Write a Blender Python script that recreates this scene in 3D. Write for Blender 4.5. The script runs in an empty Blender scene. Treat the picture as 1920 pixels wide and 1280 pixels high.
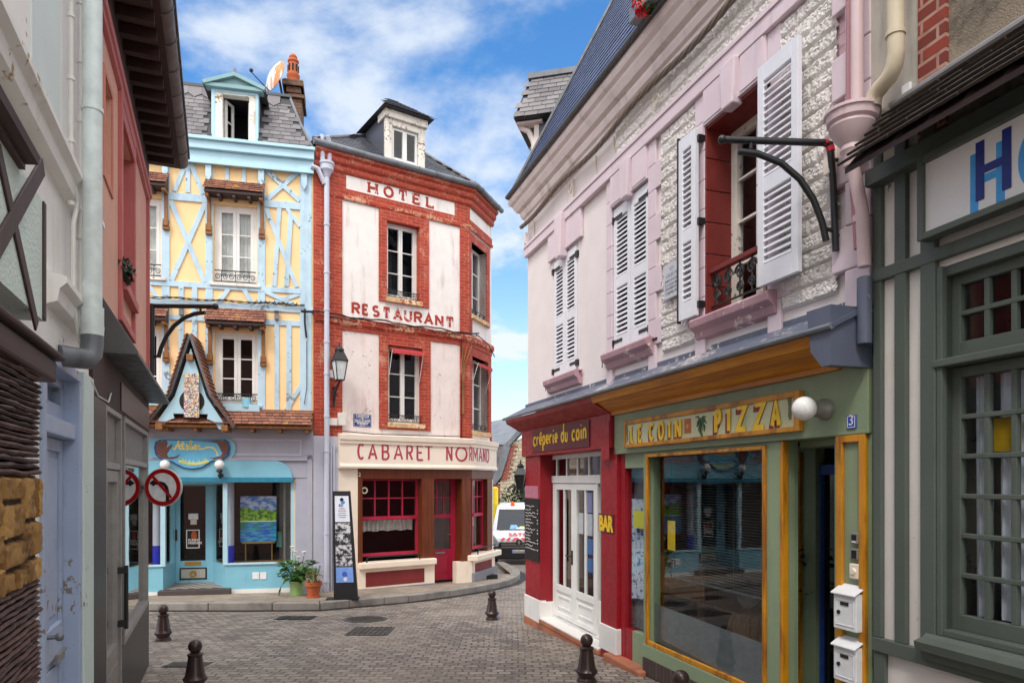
import bpy, bmesh, math, random
from mathutils import Vector, Matrix, noise as mnoise
random.seed(7)
R_ = math.radians
C = bpy.context.scene.collection
# ---------------------------------------------------------------- camera / sky / sun / exposure
F = 1300.0; CX = 960.0; HY = 903.0; EYE = 1.7
cam = bpy.data.objects.new('camera', bpy.data.cameras.new('camera')); C.objects.link(cam)
cam.location = (0, 0, EYE); cam.rotation_euler = (R_(90), 0, 0)
cam.data.sensor_width = 36; cam.data.lens = 36*F/1920; cam.data.shift_y = (HY-640)/1920
cam.data.clip_start = .05; cam.data.clip_end = 3000
bpy.context.scene.camera = cam
SUN_EL, SUN_AZ = 52, 200        # azimuth measured clockwise from +Y (200 = behind the camera, a bit left)
world = bpy.data.worlds.new('World'); bpy.context.scene.world = world; world.use_nodes = True
def build_world():
    nt = world.node_tree; N = nt.nodes; L = nt.links
    bg = N['Background']; bg.inputs['Strength'].default_value = .12
    sky = N.new('ShaderNodeTexSky'); sky.sky_type = 'NISHITA'; sky.sun_disc = False
    sky.sun_elevation = R_(SUN_EL); sky.sun_rotation = R_(SUN_AZ); sky.air_density = 1.0; sky.dust_density = .6; sky.ozone_density = 2.0
    tc = N.new('ShaderNodeTexCoord'); sp = N.new('ShaderNodeSeparateXYZ'); L.new(tc.outputs['Generated'], sp.inputs[0])
    def m(op, a, b=None, c=None):
        n = N.new('ShaderNodeMath'); n.operation = op
        for i, v in enumerate((a, b, c)):
            if v is None: continue
            if isinstance(v, (int, float)): n.inputs[i].default_value = v
            else: L.new(v, n.inputs[i])
        return n.outputs[0]
    zz = m('ADD', m('MAXIMUM', sp.outputs[2], 0.0), .22)
    cb = N.new('ShaderNodeCombineXYZ'); L.new(m('DIVIDE', sp.outputs[0], zz), cb.inputs[0]); L.new(m('DIVIDE', sp.outputs[1], zz), cb.inputs[1])
    cb.inputs[2].default_value = 14.1
    n1 = N.new('ShaderNodeTexNoise'); n1.inputs['Scale'].default_value = 1.6; n1.inputs['Detail'].default_value = 9; n1.inputs['Roughness'].default_value = .58
    n1.inputs['Distortion'].default_value = .25; L.new(cb.outputs[0], n1.inputs['Vector'])
    n2 = N.new('ShaderNodeTexNoise'); n2.inputs['Scale'].default_value = 7; n2.inputs['Detail'].default_value = 7; L.new(cb.outputs[0], n2.inputs['Vector'])
    s = m('ADD', m('MULTIPLY', n1.outputs[0], .8), m('MULTIPLY', n2.outputs[0], .2))
    mr = N.new('ShaderNodeMapRange'); mr.interpolation_type = 'SMOOTHSTEP'; L.new(s, mr.inputs[0])
    mr.inputs[1].default_value = .485; mr.inputs[2].default_value = .62
    lo = N.new('ShaderNodeMapRange'); L.new(sp.outputs[2], lo.inputs[0]); lo.inputs[1].default_value = .36; lo.inputs[2].default_value = 0; lo.inputs[3].default_value = 0; lo.inputs[4].default_value = .62
    fac = m('MINIMUM', m('ADD', m('MULTIPLY', mr.outputs[0], .85), lo.outputs[0]), .95)
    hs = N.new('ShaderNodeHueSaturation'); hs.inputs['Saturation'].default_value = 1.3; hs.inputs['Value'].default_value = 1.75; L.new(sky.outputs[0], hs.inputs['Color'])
    mx = N.new('ShaderNodeMixRGB'); L.new(fac, mx.inputs[0]); L.new(hs.outputs[0], mx.inputs[1]); mx.inputs[2].default_value = (6.4, 6.9, 7.5, 1)
    # added fill light: sky brightened overhead and behind the camera, out of view
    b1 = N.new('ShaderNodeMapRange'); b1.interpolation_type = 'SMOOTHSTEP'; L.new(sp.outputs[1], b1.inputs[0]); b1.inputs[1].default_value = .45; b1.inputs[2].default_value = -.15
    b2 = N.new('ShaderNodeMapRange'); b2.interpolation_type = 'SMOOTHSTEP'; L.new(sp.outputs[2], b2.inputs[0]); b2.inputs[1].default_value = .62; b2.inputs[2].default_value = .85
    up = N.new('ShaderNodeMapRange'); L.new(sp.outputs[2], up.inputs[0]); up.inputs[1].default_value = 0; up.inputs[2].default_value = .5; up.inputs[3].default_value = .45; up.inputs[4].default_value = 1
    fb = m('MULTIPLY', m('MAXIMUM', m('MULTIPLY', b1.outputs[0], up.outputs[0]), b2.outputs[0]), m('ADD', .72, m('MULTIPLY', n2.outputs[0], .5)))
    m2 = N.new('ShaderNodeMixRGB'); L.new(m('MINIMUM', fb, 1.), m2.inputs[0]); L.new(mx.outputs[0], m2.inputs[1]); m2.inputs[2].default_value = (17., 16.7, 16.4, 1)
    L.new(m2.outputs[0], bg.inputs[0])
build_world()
sun = bpy.data.objects.new('sun', bpy.data.lights.new('sun', 'SUN')); C.objects.link(sun)
sun.data.energy = 1.5; sun.data.angle = R_(14); sun.data.color = (1, .96, .90)
_d = Vector((math.sin(R_(SUN_AZ))*math.cos(R_(SUN_EL)), math.cos(R_(SUN_AZ))*math.cos(R_(SUN_EL)), math.sin(R_(SUN_EL))))
sun.rotation_euler = _d.to_track_quat('Z', 'Y').to_euler()
vs = bpy.context.scene.view_settings; vs.view_transform = 'Standard'; vs.look = 'None'; vs.exposure = 0.25; vs.gamma = 1
# ---------------------------------------------------------------- materials
def S(r, g, b):
    f = lambda c: (c/255/12.92 if c <= 10 else ((c/255+.055)/1.055)**2.4)
    return (f(r), f(g), f(b))
class NT:
    def __init__(s, name):
        s.m = bpy.data.materials.new(name); s.m.use_nodes = True; s.t = s.m.node_tree; s.N = s.t.nodes; s.L = s.t.links
        s.b = s.N['Principled BSDF']; s.out = s.N['Material Output']
        s.co = s.N.new('ShaderNodeTexCoord').outputs['Object']
    def new(s, t, **k):
        n = s.N.new(t)
        for a, v in k.items(): setattr(n, a, v)
        return n
    def set(s, n, i, v):
        if isinstance(v, bpy.types.NodeSocket): s.L.new(v, n.inputs[i])
        else: n.inputs[i].default_value = v
    def noise(s, scale, detail=4, rough=.55, vec=None):
        n = s.new('ShaderNodeTexNoise'); s.set(n, 'Vector', vec or s.co); s.set(n, 'Scale', scale); s.set(n, 'Detail', detail); s.set(n, 'Roughness', rough); return n.outputs[0]
    def ramp(s, v, a, b, lo=0., hi=1.):
        n = s.new('ShaderNodeMapRange'); n.interpolation_type = 'SMOOTHSTEP'; s.set(n, 0, v); s.set(n, 1, a); s.set(n, 2, b); s.set(n, 3, lo); s.set(n, 4, hi); return n.outputs[0]
    def mix(s, f, a, b, bt='MIX'):
        n = s.new('ShaderNodeMixRGB', blend_type=bt)
        for i, v in enumerate((f, a, b)):
            if isinstance(v, tuple) and len(v) == 3: v = v+(1,)
            s.set(n, i, v)
        return n.outputs[0]
    def math(s, op, a, b):
        n = s.new('ShaderNodeMath', operation=op); s.set(n, 0, a); s.set(n, 1, b); return n.outputs[0]
    def scaled(s, sx, sy, sz):
        n = s.new('ShaderNodeVectorMath', operation='MULTIPLY'); s.set(n, 0, s.co); s.set(n, 1, (sx, sy, sz)); return n.outputs[0]
    def xz(s):
        p = s.new('ShaderNodeSeparateXYZ'); s.L.new(s.co, p.inputs[0]); c = s.new('ShaderNodeCombineXYZ')
        s.L.new(s.math('ADD', p.outputs[0], p.outputs[1]), c.inputs[0]); s.L.new(p.outputs[2], c.inputs[1]); return c.outputs[0]
    def bump(s, h, st=.3, d=.01):
        n = s.new('ShaderNodeBump'); s.set(n, 'Height', h); s.set(n, 'Strength', st); s.set(n, 'Distance', d)
        if s.b.inputs['Normal'].links: s.L.new(s.b.inputs['Normal'].links[0].from_socket, n.inputs['Normal'])
        s.L.new(n.outputs[0], s.b.inputs['Normal'])
    def fin(s, col, rough=.6, metal=0., spec=None):
        if isinstance(col, tuple): col = col+(1,)
        s.set(s.b, 'Base Color', col); s.set(s.b, 'Roughness', rough); s.set(s.b, 'Metallic', metal)
        if spec is not None: s.set(s.b, 'Specular IOR Level', spec)
        return s.m
def mul(c, k): return tuple(min(1, x*k) for x in c)
def paint(name, c, rough=.55, var=.12, stain=None, st=(.58, .75), stf=.6, bump=.25, bs=90, sc=3., chips=None, chipv=(.66, .70), streak=True, bd=.004):
    t = NT(name); n = t.noise(sc, 6)
    col = t.mix(t.ramp(n, .3, .7), mul(c, 1-var), mul(c, 1+var*.5))
    if stain:
        v = t.noise(1.0, 7, .65, t.scaled(5, 5, .9) if streak else t.scaled(2.2, 2.2, 2.2))
        col = t.mix(t.math('MULTIPLY', t.ramp(v, *st), stf), col, stain)
    if chips:
        v = t.noise(16, 6, .6); w = t.noise(2.2, 3)
        col = t.mix(t.ramp(t.math('ADD', t.math('MULTIPLY', v, .6), t.math('MULTIPLY', w, .5)), *chipv), col, chips)
    t.bump(t.noise(bs, 4), bump, bd); t.bump(t.noise(9, 5), .25, .006)
    rr = t.ramp(t.noise(12, 4), .3, .7, max(.05, rough-.1), min(1, rough+.12))
    return t.fin(col, rr)
def wood(name, c, c2, rough=.5, axis='z', sc=1.):
    t = NT(name); k = {'z': (30, 30, 1.6), 'x': (1.6, 30, 30)}[axis]
    v = t.noise(sc, 6, .6, t.scaled(*k)); col = t.mix(t.ramp(v, .3, .7), c, c2)
    t.bump(v, .3, .004); return t.fin(col, rough)
def brick(name, c1, c2, mortar, bw=.22, bh=.07, mort=.008, worn=None, wornv=(.55, .68), rough=.8, bump=.6, wornf=.8):
    t = NT(name); n = t.new('ShaderNodeTexBrick'); v = t.xz(); t.set(n, 'Vector', v)
    t.set(n, 'Color1', c1+(1,)); t.set(n, 'Color2', c2+(1,)); t.set(n, 'Mortar', mortar+(1,)); t.set(n, 'Scale', 1.)
    t.set(n, 'Mortar Size', mort); t.set(n, 'Mortar Smooth', .3); t.set(n, 'Brick Width', bw); t.set(n, 'Row Height', bh); t.set(n, 'Bias', 0.)
    col = n.outputs[0]
    col = t.mix(t.ramp(t.noise(14, 5), .3, .75, 0, .5), col, mul(c1, .6))
    if worn:
        w = t.noise(1.7, 7, .65); w2 = t.noise(26, 4, .6)
        col = t.mix(t.math('MULTIPLY', t.ramp(t.math('ADD', t.math('MULTIPLY', w, .7), t.math('MULTIPLY', w2, .3)), *wornv), wornf), col, worn)
    inv = t.math('SUBTRACT', 1., n.outputs[1]); t.bump(inv, bump, .01); t.bump(t.noise(60, 4), .3, .004)
    return t.fin(col, rough)
def island(name, c1, c2, rough=.6, extra=None, exv=(.6, .7), dirt=None):
    t = NT(name); g = t.new('ShaderNodeNewGeometry').outputs['Random Per Island']
    col = t.mix(g, c1, c2); col = t.mix(t.ramp(t.noise(22, 5), .35, .75, 0, .35), col, mul(c1, .55))
    if extra: col = t.mix(t.ramp(t.math('ADD', t.math('MULTIPLY', t.noise(3.1, 6, .6), .75), t.math('MULTIPLY', t.noise(40, 3), .25)), *exv), col, extra)
    t.bump(t.noise(70, 4), .3, .003)
    return t.fin(col, t.ramp(t.noise(30, 3), .3, .7, rough-.08, rough+.12))
def plain(name, c, rough=.5, metal=0., var=.1, spec=None):
    t = NT(name); col = t.mix(t.ramp(t.noise(12, 5), .3, .7), mul(c, 1-var), mul(c, 1+var)); t.bump(t.noise(60, 3), .08, .002)
    return t.fin(col, rough, metal, spec)
def thin_glass(name, tint=(.92, .95, .95), wav=.03, ior=1.5, gl=(1, 1, 1)):
    t = NT(name); t.N.remove(t.b)
    tr = t.new('ShaderNodeBsdfTransparent'); tr.inputs[0].default_value = tint+(1,)
    g = t.new('ShaderNodeBsdfGlossy'); g.inputs['Roughness'].default_value = .015; g.inputs['Color'].default_value = gl+(1,)
    lw = t.new('ShaderNodeLayerWeight'); lw.inputs['Blend'].default_value = .5; f0 = ((ior-1)/(ior+1))**2
    b = t.new('ShaderNodeBump'); b.inputs['Strength'].default_value = wav; b.inputs['Distance'].default_value = .02; t.L.new(t.noise(2.2, 2), b.inputs['Height']); t.L.new(b.outputs[0], g.inputs['Normal'])
    f2 = t.math('MINIMUM', t.math('ADD', f0*1.15, t.math('MULTIPLY', t.math('POWER', lw.outputs['Facing'], 4.), 1-f0)), 1.)
    mx = t.new('ShaderNodeMixShader'); t.L.new(f2, mx.inputs[0]); t.L.new(tr.outputs[0], mx.inputs[1]); t.L.new(g.outputs[0], mx.inputs[2]); t.L.new(mx.outputs[0], t.out.inputs[0])
    return t.m
# ---------------------------------------------------------------- frames (local x = along the wall, y = into the wall, z = up)
ZOOM = {11: (0, 0, 2.668), 12: (0, 440, 3.047), 13: (0, 800, 2.667), 14: (260, 120, 3.556), 15: (260, 460, 3.556), 16: (230, 780, 3.368), 17: (560, 160, 3.555), 18: (560, 500, 3.765),
        21: (580, 780, 3.368), 22: (920, 0, 3.047), 23: (940, 340, 2.908), 24: (1220, 0, 3.047), 25: (1220, 380, 3.2), 26: (1560, 0, 2.667), 27: (1600, 440, 2.78), 28: (1560, 860, 3.047),
        31: (940, 760, 2.46), 32: (1140, 680, 2.133), 33: (240, 1080, 3.692), 34: (880, 790, 4.414), 35: (600, 1060, 3.), 36: (300, 800, 9.14), 37: (1150, 720, 5.189), 38: (200, 850, 8.53), 0: (0, 0, 1.)}
def P(k, x, y): a = ZOOM[k]; return (a[0]+x/a[2], a[1]+y/a[2])
class Frame:
    def __init__(s, px, Y, vx=None, sign=1, origin=None, ang=None):
        if origin is None:
            s.o = ((px-CX)/F*Y, Y); d = ((vx-CX)/F, 1.); l = math.hypot(*d)*sign; s.d = (d[0]/l, d[1]/l)
        else: s.o = origin; s.d = (math.cos(ang), math.sin(ang))
        s.i = (-s.d[1], s.d[0]); s.ang = math.atan2(s.d[1], s.d[0])
    def p(s, px, py, n=0.):
        r = ((px-CX)/F, 1.); ox = s.o[0]-n*s.i[0]; oy = s.o[1]-n*s.i[1]
        t = (ox*s.i[0]+oy*s.i[1])/(r[0]*s.i[0]+r[1]*s.i[1]); X, Y = r[0]*t, t
        return ((X-s.o[0])*s.d[0]+(Y-s.o[1])*s.d[1], EYE-(py-HY)/F*Y)
    def q(s, k, x, y, n=0.): return s.p(*P(k, x, y), n)
    def u(s, px, n=0.): return s.p(px, HY, n)[0]
    def w(s, u, n=0., z=0.): return Vector((s.o[0]+u*s.d[0]-n*s.i[0], s.o[1]+u*s.d[1]-n*s.i[1], z))
    def rect(s, k, xl, yt, xr, yb, n=0.):
        a = s.q(k, xl, yt, n); b = s.q(k, xr, yb, n); return (a[0], b[0], b[1], a[1])   # u0,u1,z0,z1
WF = Frame(0, 0, origin=(0., 0.), ang=0.)
SL = .0495
def GZ(Y): return -SL*max(-30, min(Y, 42))
def gp(px, py, dz=0.):
    Y = (EYE-dz)/((py-HY)/F-SL); return ((px-CX)/F*Y, Y)
# ---------------------------------------------------------------- things and meshes
ROOT = {}
def tag(o, label=None, cat=None, group=None, kind=None):
    for k, v in (('label', label), ('category', cat), ('group', group), ('kind', kind)):
        if v: o[k] = v
    return o
def thing(name, label, cat, f, u, n, z, group=None):
    o = bpy.data.objects.new(name, None); C.objects.link(o); o.empty_display_size = .1
    o.location = f.w(u, n, z); o.rotation_euler = (0, 0, f.ang); ROOT[o.name] = (u, -n, z)
    return tag(o, label, cat, group)
class MB:
    def __init__(s): s.v = []; s.f = []; s.k = 0
    def add(s, vs, fs): b = len(s.v); s.v += [tuple(x) for x in vs]; s.f += [tuple(b+i for i in f) for f in fs]
    def bx(s, u0, u1, z0, z1, n0, n1):
        if u0 > u1: u0, u1 = u1, u0
        if z0 > z1: z0, z1 = z1, z0
        if n0 > n1: n0, n1 = n1, n0
        s.add([(u, -n, z) for z in (z0, z1) for n in (n1, n0) for u in (u0, u1)], [(0, 2, 3, 1), (4, 5, 7, 6), (0, 1, 5, 4), (2, 6, 7, 3), (0, 4, 6, 2), (1, 3, 7, 5)]); return s
    def prism(s, poly, n0, n1):     # poly of (u,z)
        a = sum(poly[i][0]*poly[(i+1) % len(poly)][1]-poly[(i+1) % len(poly)][0]*poly[i][1] for i in range(len(poly)))
        if a < 0: poly = poly[::-1]
        k = len(poly); s.add([(u, -n1, z) for u, z in poly]+[(u, -n0, z) for u, z in poly], [tuple(range(k)), tuple(range(2*k-1, k-1, -1))]+[(i, i+k, (i+1) % k+k, (i+1) % k) for i in range(k)]); return s
    def extr(s, prof, u0, u1, e0=0., e1=0.):      # prof of (n,z) swept along u ; e = mitre factor of n
        k = len(prof); s.add([(u0-e0*n, -n, z) for n, z in prof]+[(u1+e1*n, -n, z) for n, z in prof], [tuple(range(k)), tuple(range(2*k-1, k-1, -1))]+[(i, i+k, (i+1) % k+k, (i+1) % k) for i in range(k)]); return s
    def quad(s, *p): s.add(p, [tuple(range(len(p)))]); return s
    def hexa(s, p): s.add(p, [(0, 3, 2, 1), (4, 5, 6, 7), (0, 1, 5, 4), (1, 2, 6, 5), (2, 3, 7, 6), (3, 0, 4, 7)]); return s
    def tube(s, pts, r, k=8, closed=False):
        pts = [Vector(p) for p in pts]; rs = r if isinstance(r, (list, tuple)) else [r]*len(pts); base = len(s.v); prev = None
        for i, p in enumerate(pts):
            t = (pts[min(i+1, len(pts)-1)]-pts[max(i-1, 0)]).normalized()
            a = Vector((0, 0, 1)) if abs(t.z) < .9 else Vector((1, 0, 0))
            if prev is not None: a = prev
            x = (a-t*a.dot(t)).normalized(); y = t.cross(x); prev = x
            for j in range(k): th = 2*math.pi*j/k; s.v.append(tuple(p+x*(rs[i]*math.cos(th))+y*(rs[i]*math.sin(th))))
        for i in range(len(pts)-1):
            for j in range(k): a = base+i*k; s.f.append((a+j, a+(j+1) % k, a+k+(j+1) % k, a+k+j))
        s.f.append(tuple(base+j for j in range(k-1, -1, -1))); s.f.append(tuple(base+(len(pts)-1)*k+j for j in range(k))); return s
    def lathe(s, prof, c, k=20, axis='z', sc=(1, 1)):       # prof of (r,h)
        base = len(s.v)
        for r, h in prof:
            for j in range(k):
                th = 2*math.pi*j/k; a, b = r*math.cos(th)*sc[0], r*math.sin(th)*sc[1]
                s.v.append((c[0]+a, c[1]+b, c[2]+h) if axis == 'z' else (c[0]+a, c[1]-h, c[2]+b))
        for i in range(len(prof)-1):
            for j in range(k):
                q = (base+i*k+j, base+i*k+(j+1) % k, base+(i+1)*k+(j+1) % k, base+(i+1)*k+j); s.f.append(q)
        s.f.append(tuple(base+j for j in range(k-1, -1, -1))); s.f.append(tuple(base+(len(prof)-1)*k+j for j in range(k))); return s
    def ball(s, c, r, k=20): return s.lathe([(max(.001, r*math.sin(math.pi*i/12)), -r*math.cos(math.pi*i/12)) for i in range(13)], c, k)
    def disc(s, u, z, r, n0, n1, k=32, rz=None): return s.prism([(u+r*math.cos(2*math.pi*i/k), z+(rz or r)*math.sin(2*math.pi*i/k)) for i in range(k)], n0, n1)
    def ring(s, u, z, r0, r1, n0, n1, k=40):
        for i in range(k):
            a, b = 2*math.pi*i/k, 2*math.pi*(i+1)/k
            s.add([(u+r*math.cos(t), -n, z+r*math.sin(t)) for n in (n1, n0) for r, t in ((r0, a), (r1, a), (r1, b), (r0, b))], [(0, 1, 2, 3), (7, 6, 5, 4), (0, 4, 5, 1), (1, 5, 6, 2), (2, 6, 7, 3), (3, 7, 4, 0)][:2]+[(1, 5, 6, 2), (0, 3, 7, 4)])
        return s
    def strip(s, pts, t, n0, n1):     # mitred ribbon in the (u,z) plane
        k = len(pts); L, Rr = [], []
        for i in range(k):
            a = pts[max(i-1, 0)]; b = pts[i]; c = pts[min(i+1, k-1)]
            d1 = Vector((b[0]-a[0], b[1]-a[1])); d2 = Vector((c[0]-b[0], c[1]-b[1]))
            if d1.length < 1e-9: d1 = d2
            if d2.length < 1e-9: d2 = d1
            d1.normalize(); d2.normalize(); n1v = Vector((-d1.y, d1.x)); n2v = Vector((-d2.y, d2.x)); m = n1v+n2v
            m = n1v if m.length < .3 else m.normalized(); w = t/2/max(.45, m.dot(n1v))
            L.append((b[0]+m.x*w, b[1]+m.y*w)); Rr.append((b[0]-m.x*w, b[1]-m.y*w))
        vs = [(p[0], -n, p[1]) for n in (n1, n0) for q in (L, Rr) for p in q]; fs = []
        for i in range(k-1):
            fs += [(i, k+i, k+i+1, i+1), (2*k+i, 2*k+i+1, 3*k+i+1, 3*k+i), (i, i+1, 2*k+i+1, 2*k+i), (k+i, 3*k+i, 3*k+i+1, k+i+1)]
        fs += [(0, 2*k, 3*k, k), (k-1, 2*k-1, 4*k-1, 3*k-1)]
        s.add(vs, fs); return s
    def beam(s, a, b, w, n0, n1): s.k += 1; return s.strip([a, b], w, n0, n1+.0004*(s.k % 30))
    def tiles(s, O, eu, es, W, Ln, rh, tw, th=.012, keep=None, jit=.12, lap=1.3, u0=0., gap=.008):
        O = Vector(O); eu = Vector(eu).normalized(); es = Vector(es).normalized(); en = eu.cross(es).normalized()
        if en.y > 0 or (abs(en.y) < 1e-6 and en.z < 0): en = -en
        rows = int(Ln/rh+.5)
        for r in range(rows):
            x = u0-random.random()*tw*.2-(r % 2)*tw*.5
            while x < W:
                w = tw*random.uniform(1-jit, 1+jit); a, b = max(u0, x), min(W, x+w-gap); x += w
                if b-a < .015: continue
                s0 = r*rh+random.uniform(-.004, .004); s1 = min(Ln, s0+rh*lap)
                if keep and not keep((a+b)/2, s0+rh/2): continue
                l0 = th*1.6+random.uniform(0, th*.3); l1 = .001+.0005*random.random()
                p = [O+eu*c+es*d+en*h for d, h0 in ((s0, l0), (s1, l1)) for c, h in ((a, h0), (b, h0), (b, h0+th), (a, h0+th))]
                s.hexa([p[0], p[1], p[5], p[4], p[3], p[2], p[6], p[7]])
        return s
    def build(s, name, mat, parent=None, f=None, off=None, bev=0., smooth=False, label=None):
        if parent is not None: off = ROOT[parent.name]
        if off is None: off = (0, 0, 0)
        me = bpy.data.meshes.new(name); me.from_pydata([(x-off[0], y-off[1], z-off[2]) for x, y, z in s.v], [], s.f)
        bm = bmesh.new(); bm.from_mesh(me); bmesh.ops.recalc_face_normals(bm, faces=bm.faces); bm.to_mesh(me); bm.free()
        me.materials.append(mat)
        if smooth:
            for p in me.polygons: p.use_smooth = True
            try: me.set_sharp_from_angle(angle=R_(40))
            except Exception: pass
        o = bpy.data.objects.new(name, me); C.objects.link(o); ROOT[o.name] = off
        if parent is not None: o.parent = parent
        elif f is not None: o.location = f.w(off[0], -off[1], off[2]); o.rotation_euler = (0, 0, f.ang)
        if bev:
            b = o.modifiers.new('bevel', 'BEVEL'); b.width = bev; b.segments = 2; b.limit_method = 'ANGLE'; b.angle_limit = R_(40)
        if label: o['label'] = label
        return o
def holed(mb, u0, u1, z0, z1, holes, n=0., dep=.25, side=True):
    us = sorted({u0, u1, *[h[0] for h in holes if u0 < h[0] < u1], *[h[1] for h in holes if u0 < h[1] < u1]}); zs = sorted({z0, z1, *[h[2] for h in holes if z0 < h[2] < z1], *[h[3] for h in holes if z0 < h[3] < z1]})
    for a, b in zip(us, us[1:]):
        for c, d in zip(zs, zs[1:]):
            m, k = (a+b)/2, (c+d)/2
            if any(h[0] < m < h[1] and h[2] < k < h[3] for h in holes): continue
            mb.quad((a, -n, c), (b, -n, c), (b, -n, d), (a, -n, d))
    for h in holes:
        a, b, c, d = h[:4]; y0, y1 = -n, -n+dep
        mb.quad((a, y0, c), (a, y1, c), (a, y1, d), (a, y0, d)); mb.quad((b, y0, c), (b, y0, d), (b, y1, d), (b, y1, c))
        mb.quad((a, y0, d), (a, y1, d), (b, y1, d), (b, y0, d)); mb.quad((a, y0, c), (b, y0, c), (b, y1, c), (a, y1, c))
    return mb
def shell(mb, u0, u1, z0, z1, n, depth, top=True):     # the other sides of a house block
    y0, y1 = -n, depth
    mb.quad((u0, y0, z0), (u0, y0, z1), (u0, y1, z1), (u0, y1, z0)); mb.quad((u1, y0, z0), (u1, y1, z0), (u1, y1, z1), (u1, y0, z1))
    mb.quad((u0, y1, z0), (u0, y1, z1), (u1, y1, z1), (u1, y1, z0))
    if top: mb.quad((u0, y0, z1), (u1, y0, z1), (u1, y1, z1), (u0, y1, z1))
    return mb
def frame4(mb, u0, u1, z0, z1, wl, wr, wb, wt, n0, n1):
    mb.bx(u0, u0+wl, z0, z1, n0, n1); mb.bx(u1-wr, u1, z0, z1, n0, n1)
    if wt: mb.bx(u0+wl, u1-wr, z1-wt, z1, n0, n1)
    if wb: mb.bx(u0+wl, u1-wr, z0, z0+wb, n0, n1)
    return mb
def win(par, u0, u1, z0, z1, n, mat, glass, leaves=2, rows=3, cols=1, fw=.05, sw=.045, bar=.02, cur=None, curh=1., name='window', dep=.06, sub=True):
    mb = frame4(MB(), u0, u1, z0, z1, fw, fw, fw, fw, n-dep, n); w = (u1-u0-2*fw)/leaves; pan = MB(); cu = MB()
    for l in range(leaves):
        a = u0+fw+l*w+.002; b = a+w-.004; c, d = z0+fw+.002, z1-fw-.002
        frame4(mb, a, b, c, d, sw, sw, sw*1.5, sw, n-dep+.006, n+.006)
        for r in range(1, rows): zz = c+sw+(d-c-2*sw)*r/rows; mb.bx(a+sw, b-sw, zz-bar/2, zz+bar/2, n-dep+.015, n-.004)
        for k in range(1, cols): uu = a+sw+(b-a-2*sw)*k/cols; mb.bx(uu-bar/2, uu+bar/2, c+sw, d-sw, n-dep+.018, n-.007)
        y = -(n-dep+.03); pan.quad((a+sw*.6, y, c+sw*.6), (b-sw*.6, y, c+sw*.6), (b-sw*.6, y, d-sw*.6), (a+sw*.6, y, d-sw*.6))
        if cur: drape(cu, a+.01, b-.01, c+.02+(d-c)*(1-curh), d-.02, n-dep-.06)
    o = mb.build(name, mat, par); pan.build('pane', glass, o)
    if cur: cu.build('curtain', cur, o)
    return o
def drape(mb, u0, u1, z0, z1, n, amp=.018, k=None):
    N = max(8, int((u1-u0)/.012)); ph = random.random()*6; fr = random.uniform(50, 75); b = len(mb.v)
    for i in range(N+1):
        u = u0+(u1-u0)*i/N; o = amp*math.sin(fr*u+ph+.8*math.sin(9*u))+amp*.4*math.sin(fr*2.3*u)
        mb.v.append((u, -n-o*.6, z1)); mb.v.append((u, -n-o, z0+.01*math.sin(20*u)))
    for i in range(N): a = b+2*i; mb.f.append((a, a+1, a+3, a+2))
def drape_mb(*a, **k): m = MB(); drape(m, *a, **k); return m
def scroll(mb, u, z, r, n, t=.008, flip=1, turns=1.6):
    pts = []
    for i in range(28): a = i/27*turns*2*math.pi; rr = r*(1-.8*i/27); pts.append((u+flip*rr*math.cos(a), -n, z+rr*math.sin(a)))
    mb.tube(pts, t, 5)
def rail(par, u0, u1, z0, h, n, mat, name='window_rail', k=3):
    mb = MB(); mb.tube([(u0, -n, z0+h), (u1, -n, z0+h)], .012, 6); mb.tube([(u0, -n, z0+.02), (u1, -n, z0+.02)], .008, 6)
    w = (u1-u0)/k
    for i in range(k):
        c = u0+w*(i+.5); r = min(w*.24, h*.38)
        scroll(mb, c-r*1.05, z0+h*.5, r, n, .007, 1); scroll(mb, c+r*1.05, z0+h*.5, r, n, .007, -1)
        mb.tube([(c, -n, z0+.02), (c, -n, z0+h)], .007, 5)
    return mb.build(name, mat, par)
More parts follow.
